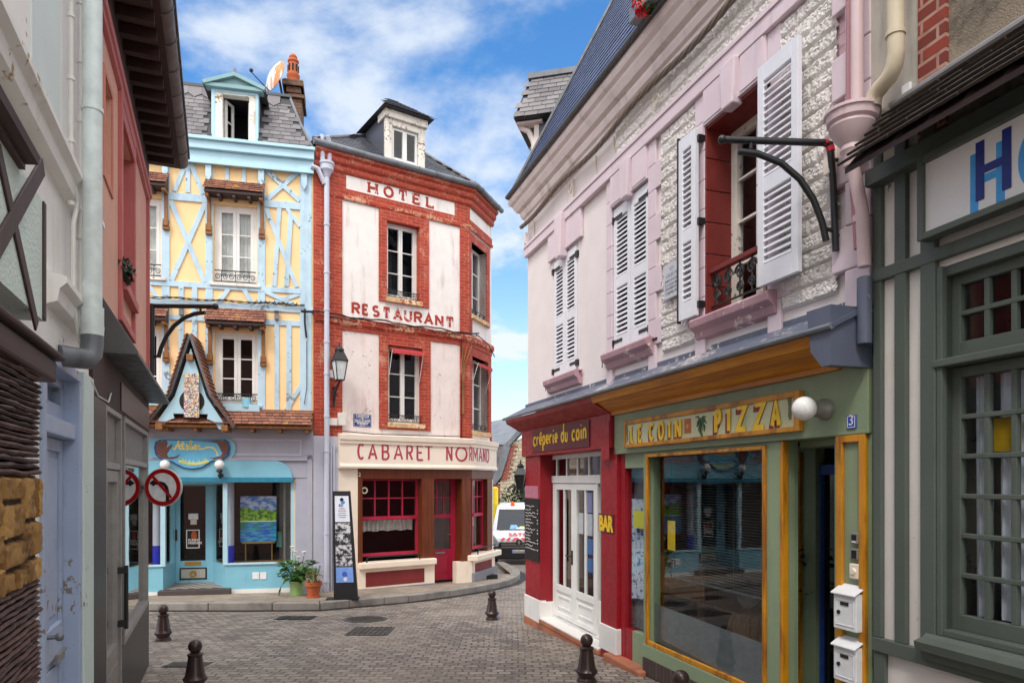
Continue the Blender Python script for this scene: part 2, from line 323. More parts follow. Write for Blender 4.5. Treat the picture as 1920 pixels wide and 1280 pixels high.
# ---------------------------------------------------------------- lettering
def arc(cx, cy, rx, ry, a0, a1, k=12): return [(cx+rx*math.cos(R_(a0+(a1-a0)*i/k)), cy+ry*math.sin(R_(a0+(a1-a0)*i/k))) for i in range(k+1)]
GL = {'A': [[(0, 0), (.5, 1), (1, 0)], [(.18, .34), (.82, .34)]], 'B': [[(0, 0), (0, 1)], [(0, 1), (.5, 1)]+arc(.55, .76, .36, .24, 90, -90)+[(0, .52)], [(.3, .52)]+arc(.55, .26, .45, .26, 90, -90)+[(0, 0)]],
      'C': [arc(.55, .5, .55, .5, 48, 312, 20)], 'D': [[(0, 0), (0, 1)], [(0, 1), (.4, 1)]+arc(.4, .5, .6, .5, 90, -90, 16)+[(0, 0)]], 'E': [[(0, 0), (0, 1)], [(0, 1), (1, 1)], [(0, .52), (.8, .52)], [(0, 0), (1, 0)]],
      'H': [[(0, 0), (0, 1)], [(1, 0), (1, 1)], [(0, .5), (1, .5)]], 'I': [[(.5, 0), (.5, 1)]], 'L': [[(0, 1), (0, 0)], [(0, 0), (1, 0)]], 'M': [[(0, 0), (0, 1)], [(0, 1), (.5, .3), (1, 1)], [(1, 1), (1, 0)]],
      'N': [[(0, 0), (0, 1)], [(0, 1), (1, 0)], [(1, 0), (1, 1)]], 'O': [arc(.5, .5, .5, .5, 90, 450, 28)], 'P': [[(0, 0), (0, 1)], [(0, 1), (.5, 1)]+arc(.55, .74, .45, .26, 90, -90)+[(0, .48)]],
      'R': [[(0, 0), (0, 1)], [(0, 1), (.5, 1)]+arc(.55, .75, .42, .25, 90, -90)+[(0, .5)], [(.45, .5), (1, 0)]], 'S': [arc(.5, .75, .45, .25, 40, 270, 12)+arc(.5, .25, .48, .25, 90, -150, 12)[1:]],
      'T': [[(.5, 0), (.5, 1)], [(0, 1), (1, 1)]], 'U': [[(0, 1), (0, .35)]+arc(.5, .35, .5, .35, 180, 360, 12)+[(1, 1)]], 'Z': [[(0, 1), (1, 1), (0, 0), (1, 0)]],
      'c': [arc(.55, .5, .5, .5, 50, 310, 14)], 'r': [[(.1, 1), (.2, 0)], [(.15, .6), (.5, .95), (.9, .9)]], 'e': [[(.1, .5), (.9, .55)]+arc(.5, .55, .42, .45, 0, 310, 16)], 'p': [[(.1, 1), (.1, -.75)], arc(.5, .5, .42, .5, 150, -150, 14)],
      'i': [[(.5, 1), (.5, .15), (.8, 0)], [(.45, 1.35), (.55, 1.5)]], 'd': [arc(.45, .5, .42, .5, 30, 330, 14), [(.9, 2.), (.9, 0)]], 'u': [[(.1, 1), (.1, .3)]+arc(.45, .3, .35, .3, 180, 360, 8)+[(.8, 1), (.85, 0)]],
      'o': [arc(.5, .5, .45, .5, 90, 450, 18)], 'n': [[(.1, 1), (.1, 0)], [(.1, .6)]+arc(.5, .65, .38, .35, 150, 0, 8)+[(.9, 0)]], 'l': [[(.2, .1), (.6, 1.4), (.5, 2), (.3, 1.4), (.5, .1), (.9, .2)]], 't': [[(.5, 2), (.4, .2), (.8, 0)], [(.05, 1.2), (1, 1.3)]]}
_st = [0]
def letter(mb, ch, u0, u1, z0, z1, n, t, serif=0., th=.003):
    for k, pl in enumerate(GL[ch]):
        _st[0] = (_st[0]+1) % 40; e = .0004*_st[0]*.2+.0006*k
        pts = [(u0+(u1-u0)*x, z0+(z1-z0)*y) for x, y in pl]
        mb.strip(pts, t, n, n+th+e)
        if serif:
            for (x, y), (a, b) in ((pts[0], pts[1]), (pts[-1], pts[-2])):
                if abs(a-x) < .6*abs(b-y) and (abs(y-z0) < .02*(z1-z0) or abs(y-z1) < .02*(z1-z0)):
                    s = 1 if b > y else -1; mb.bx(x-serif, x+serif, y-s*t*.2, y+s*t*.45, n, n+th+e+.0007)
                elif abs(b-y) < .3*abs(a-x) and serif:
                    s = 1 if a > x else -1; yy = 1 if y > (z0+z1)/2 else -1
                    if abs(y-z0) < .02*(z1-z0) or abs(y-z1) < .02*(z1-z0): mb.bx(x, x+s*t*.4, min(y, y-yy*t*(1.5 if ch == 'T' else .8)), max(y, y-yy*t*(1.5 if ch == 'T' else .8)), n, n+th+e+.0009)
    return mb
def text(par, s, u, z, n, size, mat, name='lettering', align='CENTER', bold=0., fit=None, th=.001):
    cu = bpy.data.curves.new('t', 'FONT'); cu.body = s; cu.size = size; cu.align_x = align; cu.align_y = 'BOTTOM_BASELINE'; cu.extrude = th; cu.offset = bold; cu.resolution_u = 3
    ob = bpy.data.objects.new('t', cu); C.objects.link(ob); dg = bpy.context.evaluated_depsgraph_get(); me = bpy.data.meshes.new_from_object(ob.evaluated_get(dg))
    bpy.data.objects.remove(ob); off = ROOT[par.name]
    xs = [v.co.x for v in me.vertices] or [0, 1]; k = 1.
    if fit: k = fit/max(1e-6, max(xs)-min(xs))
    for v in me.vertices: x, y, zz = v.co; v.co = (u+x*k-off[0], -n-zz-off[1], z+y-off[2])
    me.name = name; me.materials.clear(); me.materials.append(mat); o = bpy.data.objects.new(name, me); C.objects.link(o); o.parent = par; ROOT[o.name] = off
    return o
# ---------------------------------------------------------------- material library
M = {}
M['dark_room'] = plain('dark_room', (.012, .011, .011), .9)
M['black_metal'] = plain('black_metal', (.012, .012, .014), .42)
M['grey_metal'] = plain('grey_metal', S(120, 122, 126), .45, .3)
M['zinc'] = paint('zinc', S(112, 116, 122), .42, .2, S(70, 74, 80), st=(.5, .7))
M['alu'] = plain('alu', S(150, 146, 142), .4, .4)
M['white_paint'] = paint('white_paint', S(232, 230, 226), .45, .06, S(170, 165, 155), st=(.6, .8), stf=.4)
M['old_white'] = paint('old_white', S(228, 222, 212), .55, .1, S(150, 130, 100), st=(.55, .75), chips=S(140, 110, 80), chipv=(.62, .66))
M['shutter'] = paint('shutter', S(226, 226, 232), .4, .05, S(160, 158, 160), st=(.6, .8), stf=.35)
M['glass'] = thin_glass('glass', (.80, .83, .84))
M['shop_glass'] = thin_glass('shop_glass', (.84, .88, .88), .02, 1.55)
M['mirror_glass'] = thin_glass('mirror_glass', (.35, .37, .37), .015, 3.2)
M['globe'] = plain('globe', (.86, .85, .83), .12, var=.02)
M['curtain'] = plain('curtain', S(225, 222, 215), .9)
M['grey_curtain'] = plain('grey_curtain', S(226, 229, 240), .9)
M['iron'] = plain('iron', S(38, 36, 36), .55)
# ground
def setts():
    t = NT('setts'); v = t.co
    nz = t.new('ShaderNodeTexNoise'); t.set(nz, 'Vector', v); t.set(nz, 'Scale', 3.2); t.set(nz, 'Detail', 3)
    s = t.new('ShaderNodeVectorMath', operation='SUBTRACT'); t.L.new(nz.outputs['Color'], s.inputs[0]); s.inputs[1].default_value = (.5, .5, .5)
    s2 = t.new('ShaderNodeVectorMath', operation='MULTIPLY'); t.L.new(s.outputs[0], s2.inputs[0]); s2.inputs[1].default_value = (.10, .10, 0)
    a = t.new('ShaderNodeVectorMath', operation='ADD'); t.L.new(v, a.inputs[0]); t.L.new(s2.outputs[0], a.inputs[1])
    n = t.new('ShaderNodeTexBrick'); t.L.new(a.outputs[0], n.inputs['Vector']); t.set(n, 'Scale', 1.); t.set(n, 'Brick Width', .155); t.set(n, 'Row Height', .115); t.set(n, 'Mortar Size', .011); t.set(n, 'Mortar Smooth', .5)
    t.set(n, 'Color1', S(162, 151, 140)+(1,)); t.set(n, 'Color2', S(108, 99, 93)+(1,)); t.set(n, 'Mortar', S(80, 72, 64)+(1,))
    col = t.mix(t.ramp(t.noise(.55, 5), .35, .7, 0, .55), n.outputs[0], S(162, 150, 136)); col = t.mix(t.ramp(t.noise(1.3, 6, .6), .5, .75, 0, .6), col, S(98, 91, 88))
    col = t.mix(t.ramp(t.noise(28, 5), .4, .8, 0, .4), col, S(70, 66, 64)); col = t.mix(t.ramp(t.noise(3.7, 7, .7), .66, .76, 0, .7), col, S(178, 168, 152))
    inv = t.math('SUBTRACT', 1., n.outputs[1]); t.bump(inv, .8, .02); t.bump(t.noise(9, 5), .6, .02); t.bump(t.noise(60, 4), .35, .005)
    return t.fin(col, t.ramp(t.noise(5, 4), .3, .7, .5, .8))
M['setts'] = setts()
M['pavement'] = brick('pavement', S(170, 156, 138), S(148, 136, 122), S(110, 98, 86), .22, .12, .01, S(128, 116, 104), (.5, .7), .85, .4, .6)
def pave():
    t = NT('pavement_setts'); n = t.new('ShaderNodeTexBrick'); t.set(n, 'Vector', t.co); t.set(n, 'Scale', 1.); t.set(n, 'Brick Width', .2); t.set(n, 'Row Height', .11); t.set(n, 'Mortar Size', .007)
    t.set(n, 'Color1', S(172, 156, 138)+(1,)); t.set(n, 'Color2', S(142, 128, 114)+(1,)); t.set(n, 'Mortar', S(120, 106, 92)+(1,))
    col = t.mix(t.ramp(t.noise(1.2, 6), .4, .7, 0, .5), n.outputs[0], S(120, 112, 104)); t.bump(t.math('SUBTRACT', 1., n.outputs[1]), .5, .008); t.bump(t.noise(40, 4), .3, .004)
    return t.fin(col, .8)
M['pavement'] = pave()
M['kerb'] = paint('kerb', S(150, 144, 136), .8, .2, S(86, 82, 78), st=(.45, .7), bump=.5, streak=False)
M['cast_iron'] = plain('cast_iron', S(84, 80, 76), .65, .2, .3)
M['bollard'] = plain('bollard', S(58, 42, 40), .3, .1, .15)
# hotel
M['hotel_white'] = paint('hotel_white', S(240, 232, 227), .75, .06, S(180, 152, 142), st=(.50, .74), stf=.6, chips=S(206, 194, 186), chipv=(.66, .74), bump=.3)
M['hotel_white_pink'] = paint('hotel_white_pink', S(236, 222, 216), .75, .06, S(206, 140, 128), st=(.52, .72), stf=.5, chips=S(186, 168, 158), chipv=(.64, .70), bump=.3)
M['hotel_brick'] = brick('hotel_brick', S(190, 68, 42), S(158, 48, 30), S(190, 116, 92), .21, .075, .007, S(222, 180, 150), (.53, .66), .72, .7, .6)
M['hotel_trim'] = paint('hotel_trim', S(178, 66, 44), .7, .2, S(124, 44, 30), chips=S(216, 164, 132), chipv=(.56, .62), bump=.5)
M['hotel_red'] = paint('hotel_red', S(166, 52, 40), .7, .12, chips=S(232, 214, 204), chipv=(.62, .66))
M['cream'] = paint('cream', S(244, 229, 210), .5, .05, S(190, 160, 130), st=(.6, .8), stf=.35)
M['raspberry'] = paint('raspberry', S(176, 34, 66), .42, .08, S(120, 20, 40), st=(.6, .8))
M['raspberry_text'] = plain('raspberry_text', S(178, 62, 88), .5)
M['brown_wood'] = wood('brown_wood', S(86, 38, 18), S(118, 60, 30), .38)
M['maroon'] = paint('maroon', S(126, 40, 40), .6, .1)
M['plinth_grey'] = paint('plinth_grey', S(132, 132, 138), .7, .1, S(100, 100, 104))
M['sill_worn'] = paint('sill_worn', S(206, 166, 120), .75, .2, S(240, 220, 180), st=(.45, .6), stf=.8, chips=S(170, 80, 50), chipv=(.6, .64), streak=False)
M['slate'] = island('slate', S(98, 100, 108), S(70, 72, 82), .42)
M['slate_blue'] = island('slate_blue', S(60, 71, 106), S(44, 53, 84), .35)
M['slate_warm'] = island('slate_warm', S(124, 119, 121), S(84, 80, 85), .55)
M['slate_base'] = plain('slate_base', S(44, 44, 50), .6)
M['tile'] = island('tile', S(160, 106, 84), S(112, 74, 62), .75, S(196, 160, 40), (.60, .66))
M['red_cloth'] = plain('red_cloth', S(190, 60, 62), .8)
# atelier
M['yellow_wall'] = paint('yellow_wall', S(248, 210, 156), .75, .05, S(232, 188, 128), st=(.54, .76), stf=.5, bump=.3)
M['blue_timber'] = paint('blue_timber', S(184, 210, 226), .6, .1, S(128, 156, 174), st=(.5, .72), stf=.5, chips=S(120, 132, 138), chipv=(.645, .67))
M['blue_board'] = paint('blue_board', S(176, 212, 226), .5, .05, S(136, 168, 186), st=(.6, .8), stf=.4)
M['turquoise'] = paint('turquoise', S(130, 190, 210), .42, .05, S(80, 150, 180), st=(.6, .8), stf=.4)
M['teal'] = plain('teal', S(44, 128, 156), .4)
M['lilac_grey'] = paint('lilac_grey', S(172, 172, 186), .55, .06, S(140, 140, 152), st=(.58, .8), stf=.5)
M['pale_lilac'] = paint('pale_lilac', S(196, 198, 212), .6, .06, S(150, 148, 150), st=(.56, .78), stf=.5)
M['ochre_wood'] = wood('ochre_wood', S(120, 74, 34), S(150, 98, 44), .5)
M['brick_chim'] = brick('brick_chim', S(112, 74, 54), S(90, 60, 46), S(120, 104, 84), .22, .07, .01, S(150, 140, 60), (.56, .64))
M['terracotta'] = paint('terracotta', S(190, 96, 54), .75, .12, S(130, 70, 46), st=(.5, .7))
M['rust_dish'] = paint('rust_dish', S(226, 222, 216), .5, .05, S(206, 120, 50), st=(.47, .56), stf=.95)
M['gold'] = plain('gold', S(178, 142, 62), .35, .5)
M['royal_blue'] = plain('royal_blue', S(24, 40, 190), .45)
# right side
M['pink_render'] = paint('pink_render', S(226, 216, 214), .8, .04, S(160, 150, 144), st=(.58, .8), stf=.5, bump=.4)
M['pink'] = paint('pink', S(217, 199, 206), .7, .06, S(176, 150, 160), st=(.58, .78), stf=.5, bump=.35)
M['cornice'] = paint('cornice', S(224, 210, 206), .75, .08, S(140, 128, 120), st=(.52, .76), stf=.6)
M['stone_face'] = paint('stone_face', S(226, 221, 217), .85, .06, S(176, 168, 162), st=(.52, .75), stf=.5, streak=False, bump=.7, bd=.006)
M['cable'] = plain('cable', S(120, 108, 96), .8)
M['black_cable'] = plain('black_cable', S(30, 28, 30), .7)
M['oxblood'] = paint('oxblood', S(118, 36, 30), .6, .1)
M['pink_sill'] = paint('pink_sill', S(178, 140, 148), .65, .1, S(120, 90, 96), chips=S(220, 206, 200), chipv=(.62, .66))
M['lead_blue'] = paint('lead_blue', S(92, 98, 116), .5, .12, S(60, 64, 78), chips=S(206, 196, 190), chipv=(.62, .66), streak=False)
M['yellow_soffit'] = wood('yellow_soffit', S(222, 148, 24), S(170, 98, 14), .45, 'x', .7)
M['yellow_trim'] = paint('yellow_trim', S(204, 138, 26), .4, .15, S(120, 62, 12), st=(.46, .62), stf=.8)
M['green'] = paint('green', S(140, 156, 124), .5, .06, S(108, 122, 96), st=(.58, .8), stf=.4)
M['crimson'] = paint('crimson', S(152, 18, 32), .45, .08, S(104, 10, 20), st=(.58, .8), stf=.5)
M['dark_crimson'] = plain('dark_crimson', S(92, 26, 34), .5)
M['step_brick'] = paint('step_brick', S(172, 106, 78), .8, .15, S(110, 74, 60), st=(.5, .7), streak=False)
M['dark_brick'] = brick('dark_brick', S(92, 72, 66), S(72, 58, 54), S(54, 46, 44), .07, .2, .01)
M['yellow_text'] = plain('yellow_text', S(240, 196, 40), .5)
M['red_text'] = plain('red_text', S(140, 30, 34), .5)
M['board_green'] = paint('board_green', S(206, 206, 166), .5, .1, S(160, 166, 124), streak=False)
M['black_panel'] = plain('black_panel', S(22, 21, 24), .5)
M['white_plastic'] = plain('white_plastic', S(232, 232, 234), .35, var=.04)
M['film_grey'] = plain('film_grey', S(112, 118, 122), .3)
M['blue_door'] = plain('blue_door', S(52, 86, 170), .5)
M['green_timber'] = paint('green_timber', S(86, 94, 86), .55, .1, S(62, 70, 62), st=(.55, .75), stf=.5)
M['white_panel'] = paint('white_panel', S(228, 222, 216), .65, .05, S(160, 150, 140), st=(.6, .8), stf=.5, chips=S(120, 110, 100), chipv=(.67, .69))
M['sign_white'] = paint('sign_white', S(232, 228, 226), .4, .04)
M['navy'] = plain('navy', S(24, 44, 124), .45)
M['sky_blue'] = plain('sky_blue', S(64, 156, 222), .45)
M['dark_shingle'] = island('dark_shingle', S(74, 62, 52), S(50, 43, 38), .65)
M['red_brick'] = brick('red_brick', S(150, 60, 44), S(110, 44, 36), S(176, 140, 124), .22, .085, .012, S(190, 160, 140), (.62, .72), .8)
M['grey_render'] = paint('grey_render', S(190, 184, 172), .85, .1, S(110, 104, 96), st=(.5, .7), bump=.6)
M['lichen_render'] = paint('lichen_render', S(150, 136, 118), .9, .25, S(64, 58, 52), st=(.44, .62), stf=.85, bump=.9, streak=False, bd=.01)
M['cream_pipe'] = paint('cream_pipe', S(206, 192, 166), .6, .1, S(130, 110, 84), st=(.5, .7))
M['pink_pipe'] = paint('pink_pipe', S(214, 188, 190), .5, .06, S(160, 116, 118), st=(.56, .78))
# left side
M['left_white'] = paint('left_white', S(240, 237, 233), .8, .05, S(186, 176, 158), st=(.55, .76), stf=.5, chips=S(180, 150, 110), chipv=(.665, .7), bump=.35)
M['mint'] = paint('mint', S(216, 230, 223), .85, .05, S(160, 178, 168), bump=.8, bs=60, streak=False, bd=.008)
M['dark_beam'] = wood('dark_beam', S(78, 56, 52), S(54, 38, 36), .6)
M['dark_beam_x'] = wood('dark_beam_x', S(78, 56, 52), S(54, 38, 36), .6, 'x')
M['sticks'] = island('sticks', S(92, 62, 52), S(56, 38, 33), .6)
M['ochre_stone'] = island('ochre_stone', S(186, 144, 84), S(132, 94, 50), .9, S(92, 66, 38), (.52, .66))
M['door_blue'] = paint('door_blue', S(166, 180, 206), .5, .06, S(120, 132, 160), st=(.56, .78), stf=.5, chips=S(130, 118, 106), chipv=(.655, .68))
M['pipe_mint'] = plain('pipe_mint', S(214, 224, 222), .4)
M['salmon'] = paint('salmon', S(222, 168, 148), .85, .06, S(190, 130, 110), st=(.58, .78), stf=.4, bump=1., bs=70, streak=False, bd=.008)
M['salmon_trim'] = paint('salmon_trim', S(190, 106, 102), .7, .08)
M['brown_soffit'] = plain('brown_soffit', S(60, 38, 32), .7)
M['old_gutter'] = paint('old_gutter', S(92, 82, 78), .5, .2, S(60, 54, 52))
M['dark_lead'] = paint('dark_lead', S(76, 78, 80), .45, .15, S(50, 50, 52))
M['black_tile'] = brick('black_tile', S(30, 30, 32), S(22, 22, 25), S(58, 58, 58), .1, .1, .004, rough=.4, bump=.3)
M['frosted'] = plain('frosted', S(120, 118, 114), .5)
M['leaf'] = island('leaf', S(70, 112, 44), S(38, 74, 28), .5)
M['leaf_dark'] = island('leaf_dark', S(48, 66, 40), S(26, 40, 26), .6)
M['dry_leaf'] = island('dry_leaf', S(170, 136, 90), S(110, 110, 50), .7)
M['red_flower'] = island('red_flower', S(216, 22, 40), S(170, 12, 30), .5)
M['white_flower'] = plain('white_flower', S(240, 240, 232), .5)
M['green_pot'] = plain('green_pot', S(150, 184, 120), .4)
# ---------------------------------------------------------------- ground, pavement, kerb
def ground():
    mb = MB(); xs = [-400, -60, -14, -7, -3, 0, 3, 7, 30, 400]; ys = [-400, -30, -10, 0, 5, 10, 15, 20, 25, 32, 42, 120, 900]
    b = len(mb.v)
    for y in ys:
        for x in xs: mb.v.append((x, y, GZ(y)))
    for j in range(len(ys)-1):
        for i in range(len(xs)-1): a = j*len(xs)+i; mb.f.append((a, a+1, a+1+len(xs), a+len(xs)))
    tag(mb.build('street', M['setts'], None, WF), kind='structure')
ground()
A = Frame(450, 14.1, 6600); H = Frame(588, 14.43, 2880); G = Frame(880, 16.56, 1430)
Rt = Frame(990, 11.12, 535, -1); Nr = Frame(1647, 4.5, 578, -1); Lf = Frame(275.6, 7.93, 411)
KH = .14
edge = [gp(*p) for p in [(60, 1144), (300, 1144), (480, 1144), (600, 1143), (673, 1136.5), (767, 1128), (830, 1120), (883, 1112), (930, 1103), (962, 1095), (976, 1086), (974, 1075), (960, 1067), (944, 1060)]]
inner = [tuple(A.w(A.u(60), -.6)[:2]), tuple(H.w(0, -.6)[:2]), tuple(G.w(0, -.6)[:2]), tuple(G.w(2.2, -.6)[:2]), tuple(G.w(2.4, 0.2)[:2])]
def pavement():
    # top sheet, triangulated as one n-gon per strip
    ex = []
    for i in range(len(edge)-1):
        for k in range(4): t = k/4; ex.append((edge[i][0]*(1-t)+edge[i+1][0]*t, edge[i][1]*(1-t)+edge[i+1][1]*t))
    ex.append(edge[-1])
    def nrm(i):
        a = Vector(ex[max(0, i-2)]); b = Vector(ex[min(len(ex)-1, i+2)]); d = (b-a).normalized(); return Vector((-d.y, d.x))
    KW = .24
    inn = [(ex[i][0]+nrm(i).x*KW, ex[i][1]+nrm(i).y*KW) for i in range(len(ex))]
    poly = inn+inner[::-1]; mb = MB(); mb.add([(x, y, GZ(y)+KH-.004) for x, y in poly], [tuple(range(len(poly)))])
    o = mb.build('pavement', M['pavement'], None, WF); tag(o, kind='structure')
    bm = bmesh.new(); bm.from_mesh(o.data); bmesh.ops.triangulate(bm, faces=bm.faces); bm.to_mesh(o.data); bm.free()
    mb = MB(); i = 0
    while i < len(ex)-1:
        j = min(len(ex)-1, i+random.choice((2, 3, 3))) if i > 15 else min(len(ex)-1, i+3)
        a, b, c, d = Vector(ex[i]), Vector(ex[j]), Vector(inn[j]), Vector(inn[i]); sh = (b-a).normalized()*.006; dz = random.uniform(-.006, .006)
        q = [a+sh, b-sh, c-sh, d+sh]
        mb.hexa([(p.x, p.y, GZ(p.y)-.1) for p in q]+[(p.x, p.y, GZ(p.y)+KH+dz) for p in q]); i = j
    tag(mb.build('kerb', M['kerb'], None, WF, bev=.018), kind='structure')
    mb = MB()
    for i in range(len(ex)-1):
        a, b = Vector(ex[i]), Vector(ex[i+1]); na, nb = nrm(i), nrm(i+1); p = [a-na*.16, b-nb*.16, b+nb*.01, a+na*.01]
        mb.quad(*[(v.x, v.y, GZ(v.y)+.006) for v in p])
    tag(mb.build('kerb_shade_strip', plain('kerb_shade', S(24, 21, 19), .5), None, WF), kind='structure')  # near-black strip painted as the shade in the gap along the kerb foot
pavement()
def grate(name, label, cat, px, py, w, d, kind, group=None):
    X, Y = gp(px, py); z = GZ(Y)
    f = Frame(0, 0, origin=(X, Y), ang=0.)
    t = thing(name, label, cat, f, 0, 0, z, group); mb = MB(); tl = -SL
    if kind == 'grid':
        nx, ny = 8, 5; fr = MB()
        frame4(fr, -w/2, w/2, 0, .012, .03, .03, 0, 0, -d/2, d/2)
        for j in range(ny+1): y = -d/2+d*j/ny; fr.add([(x, yy, zz) for zz in (0, .0115) for yy in (y-.026, y+.026) for x in (-w/2+.03, w/2-.03)], [(0, 2, 3, 1), (4, 5, 7, 6), (0, 1, 5, 4), (2, 6, 7, 3), (0, 4, 6, 2), (1, 3, 7, 5)])
        for i in range(1, nx): x = -w/2+w*i/nx; fr.bx(x-.019, x+.019, 0, .0105, -d/2+.01, d/2-.01)
        pit = MB().quad((-w/2, -d/2, .004), (w/2, -d/2, .004), (w/2, d/2, .004), (-w/2, d/2, .004))
        fr.v = [(x, y, zz+tl*y+z) for x, y, zz in fr.v]; pit.v = [(x, y, zz+tl*y+z) for x, y, zz in pit.v]
        fr.build('grating', M['cast_iron'], t); pit.build('drain_pit', M['black_panel'], t)
    elif kind == 'round':
        mb.lathe([(w/2, -.02), (w/2, .008), (w/2-.03, .010)], (0, 0, 0), 32); 
        for i in range(5): mb.lathe([(w/2*(.15+.16*i), .010), (w/2*(.15+.16*i), .014), (w/2*(.22+.16*i), .014), (w/2*(.22+.16*i), .010)], (0, 0, 0), 28)
        mb.v = [(x, y, zz+tl*y+z) for x, y, zz in mb.v]; mb.build('cover_plate', M['cast_iron'], t)
    else:
        n = 12 if kind == 'slots' else 3
        mb.bx(-w/2, w/2, 0, .005, -d/2, d/2)
        for i in range(n): x = -w/2+w*(i+.5)/n; mb.bx(x-w/n*.3, x+w/n*.3, .005, .012, -d/2+.03, d/2-.03)
        mb.v = [(x, y, zz+tl*y+z) for x, y, zz in mb.v]; mb.build('cover_plate', M['cast_iron'] if kind == 'slots' else M['iron'], t)
grate('drain_grate', 'cast iron square grid drain in the setts, gaps open', 'drain', 695, 1183, .6, .68, 'grid')
grate('manhole_cover', 'round iron manhole cover behind the square grid drain', 'manhole cover', 685, 1160.5, .72, .6, 'round')
grate('hatch_cover', 'dark rectangular cover in the setts near the kerb', 'hatch', 555, 1158, .62, .42, 'plate')
grate('slotted_grate', 'slotted grate in the setts behind the nearest left bollard', 'drain', 352, 1246, .46, .3, 'slots')
# ---------------------------------------------------------------- hotel on the corner (front H, canted side G)
def avg(*a): return sum(a)/len(a)
def hotel():
    t = thing('hotel', 'white and red brick corner hotel with HOTEL and RESTAURANT painted on its front', 'hotel', H, 0, 0, GZ(14.6))
    gt = t
    MT = .325
    zE = avg(H.q(17, 250, 478)[1], H.q(17, 1090, 690)[1]); zG = zE
    zS0 = avg(H.p(632, 877.5, .15)[1], H.p(878, 879.5, .15)[1]); zS1 = avg(H.p(632, 811, .15)[1], H.p(876, 824, .15)[1])
    uc = 0.; uq = H.u(641); ur0 = H.u(862); ur1 = H.u(880)
    p1, p0 = avg(H.q(17, 312, 578)[1], H.q(17, 1037, 770)[1]), avg(H.q(17, 312, 690)[1], H.q(17, 1037, 870)[1])
    hu0, hu1 = H.u(648), H.u(852)
    zb = avg(H.q(17, 285, 757)[1], H.q(17, 1060, 942)[1])          # underside of the upper brick band
    w1 = (H.q(18, 565, 0)[0], H.q(18, 917, 0)[0], avg(H.q(18, 565, 240)[1], H.q(18, 915, 295)[1]), zb)
    o1 = (H.u(724.5), H.u(786), avg(H.q(18, 625, 212)[1], H.q(18, 872, 262)[1]), avg(H.p(724, 413)[1], H.p(786, 427)[1]))
    s1, s0 = avg(H.q(18, 240, 350)[1], H.q(18, 1140, 470)[1]), avg(H.q(18, 240, 405)[1], H.q(18, 1220, 525)[1])
    zl = avg(H.q(18, 310, 446)[1], H.q(18, 1135, 552)[1])
    w2 = (H.q(18, 566, 0)[0], H.q(18, 928, 0)[0], H.q(18, 750, 1152)[1], zl)
    o2 = (H.u(727), H.u(791), avg(H.q(18, 640, 1098)[1], H.q(18, 885, 1118)[1]), avg(H.q(18, 628, 550)[1], H.q(18, 872, 580)[1]))
    zF = GZ(15.4)+KH-.3
    # shop openings
    zl0 = H.p(669, 897)[1]; zsill = H.p(671, 1056, .2)[1]; 
    hole = lambda w, o: (w[0]+.02, w[1]-.02, o[2]-.06, w[3]-.02)
    shop = (H.u(669), ur1-.001, zF-.2, zS0-.03)
    mb = MB(); holed(mb, uc, ur1, zF-.6, zE, [hole(w1, o1), hole(w2, o2), shop], 0, .3); wall = mb.build('wall', M['hotel_white'], t)
    # ---- canted side
    def HG(mb):      # G-frame geometry into the H frame
        th = G.ang-H.ang; c, s = math.cos(th), math.sin(th); ou = (G.o[0]-H.o[0])*H.d[0]+(G.o[1]-H.o[1])*H.d[1]; oy = (G.o[0]-H.o[0])*H.i[0]+(G.o[1]-H.o[1])*H.i[1]
        mb.v = [(ou+c*x-s*y, oy+s*x+c*y, z) for x, y, z in mb.v]; return mb
    gu1 = G.u(921)
    gw1 = (G.u(882.5), G.u(911), G.q(18, 1275, 372)[1], avg(G.q(17, 1157, 1058)[1], G.q(17, 1225, 1100)[1]))
    gw2 = (G.u(883.5), G.u(914), G.q(18, 1280, 1165)[1], avg(G.q(18, 1245, 645)[1], G.q(18, 1310, 665)[1]))
    gshop = (.001, gu1-.16, zF-.2, zS0-.03)
    mb = MB(); holed(mb, 0, gu1, zF-.6, zE, [gw1, gw2, gshop], 0, .3)
    D = 5.5
    mb.quad((gu1, 0, zF-.6), (gu1, D, zF-.6), (gu1, D, zE), (gu1, 0, zE)); HG(mb).build('side_wall', M['hotel_white'], t)
    mb = MB(); b0 = (0, 0); b1 = (0, 6.5)
    mb.quad((0, 0, zF-.6), (0, 6.5, zF-.6), (0, 6.5, zE), (0, 0, zE)); mb.quad((0, 6.5, zF-.6), (8, 6.5, zF-.6), (8, 6.5, zE), (0, 6.5, zE)); mb.build('back_wall', M['hotel_white'], t)
    # dark rooms
    mb = MB()
    for a, b in ((w1, o1), (w2, o2)): mb.bx(a[0]-.3, a[1]+.3, b[2]-.5, a[3]+.3, -1.3, -1.25)
    mb.build('interior', M['dark_room'], t)
    mb = MB()
    for a in (gw1, gw2): mb.bx(a[0]-.4, a[1]+.3, a[2]-.5, a[3]+.3, -.72, -.7)
    HG(mb).build('interior', M['dark_room'], t)
    # ---- brickwork
    nb = .03; bk = MB()
    bk.bx(uc, uq, zS1-.3, zE, 0, nb); bk.bx(ur0, ur1, zS1-.02, zE, 0, nb)
    bk.bx(uq, ur0, p1, zE, 0, nb); bk.bx(uq, ur0, zb, p0, 0, nb); bk.bx(uq, hu0, p0, p1, 0, nb); bk.bx(hu1, ur0, p0, p1, 0, nb)
    for w, o in ((w1, o1), (w2, o2)):
        bk.bx(w[0], o[0], w[2], w[3], -.22, nb); bk.bx(o[1], w[1], w[2], w[3], -.22, nb); bk.bx(o[0], o[1], o[3], w[3], -.22, nb); bk.bx(o[0], o[1], w[2], o[2]-.10, -.22, nb)
    bk.bx(uq, ur0, zl, s1, 0, nb)
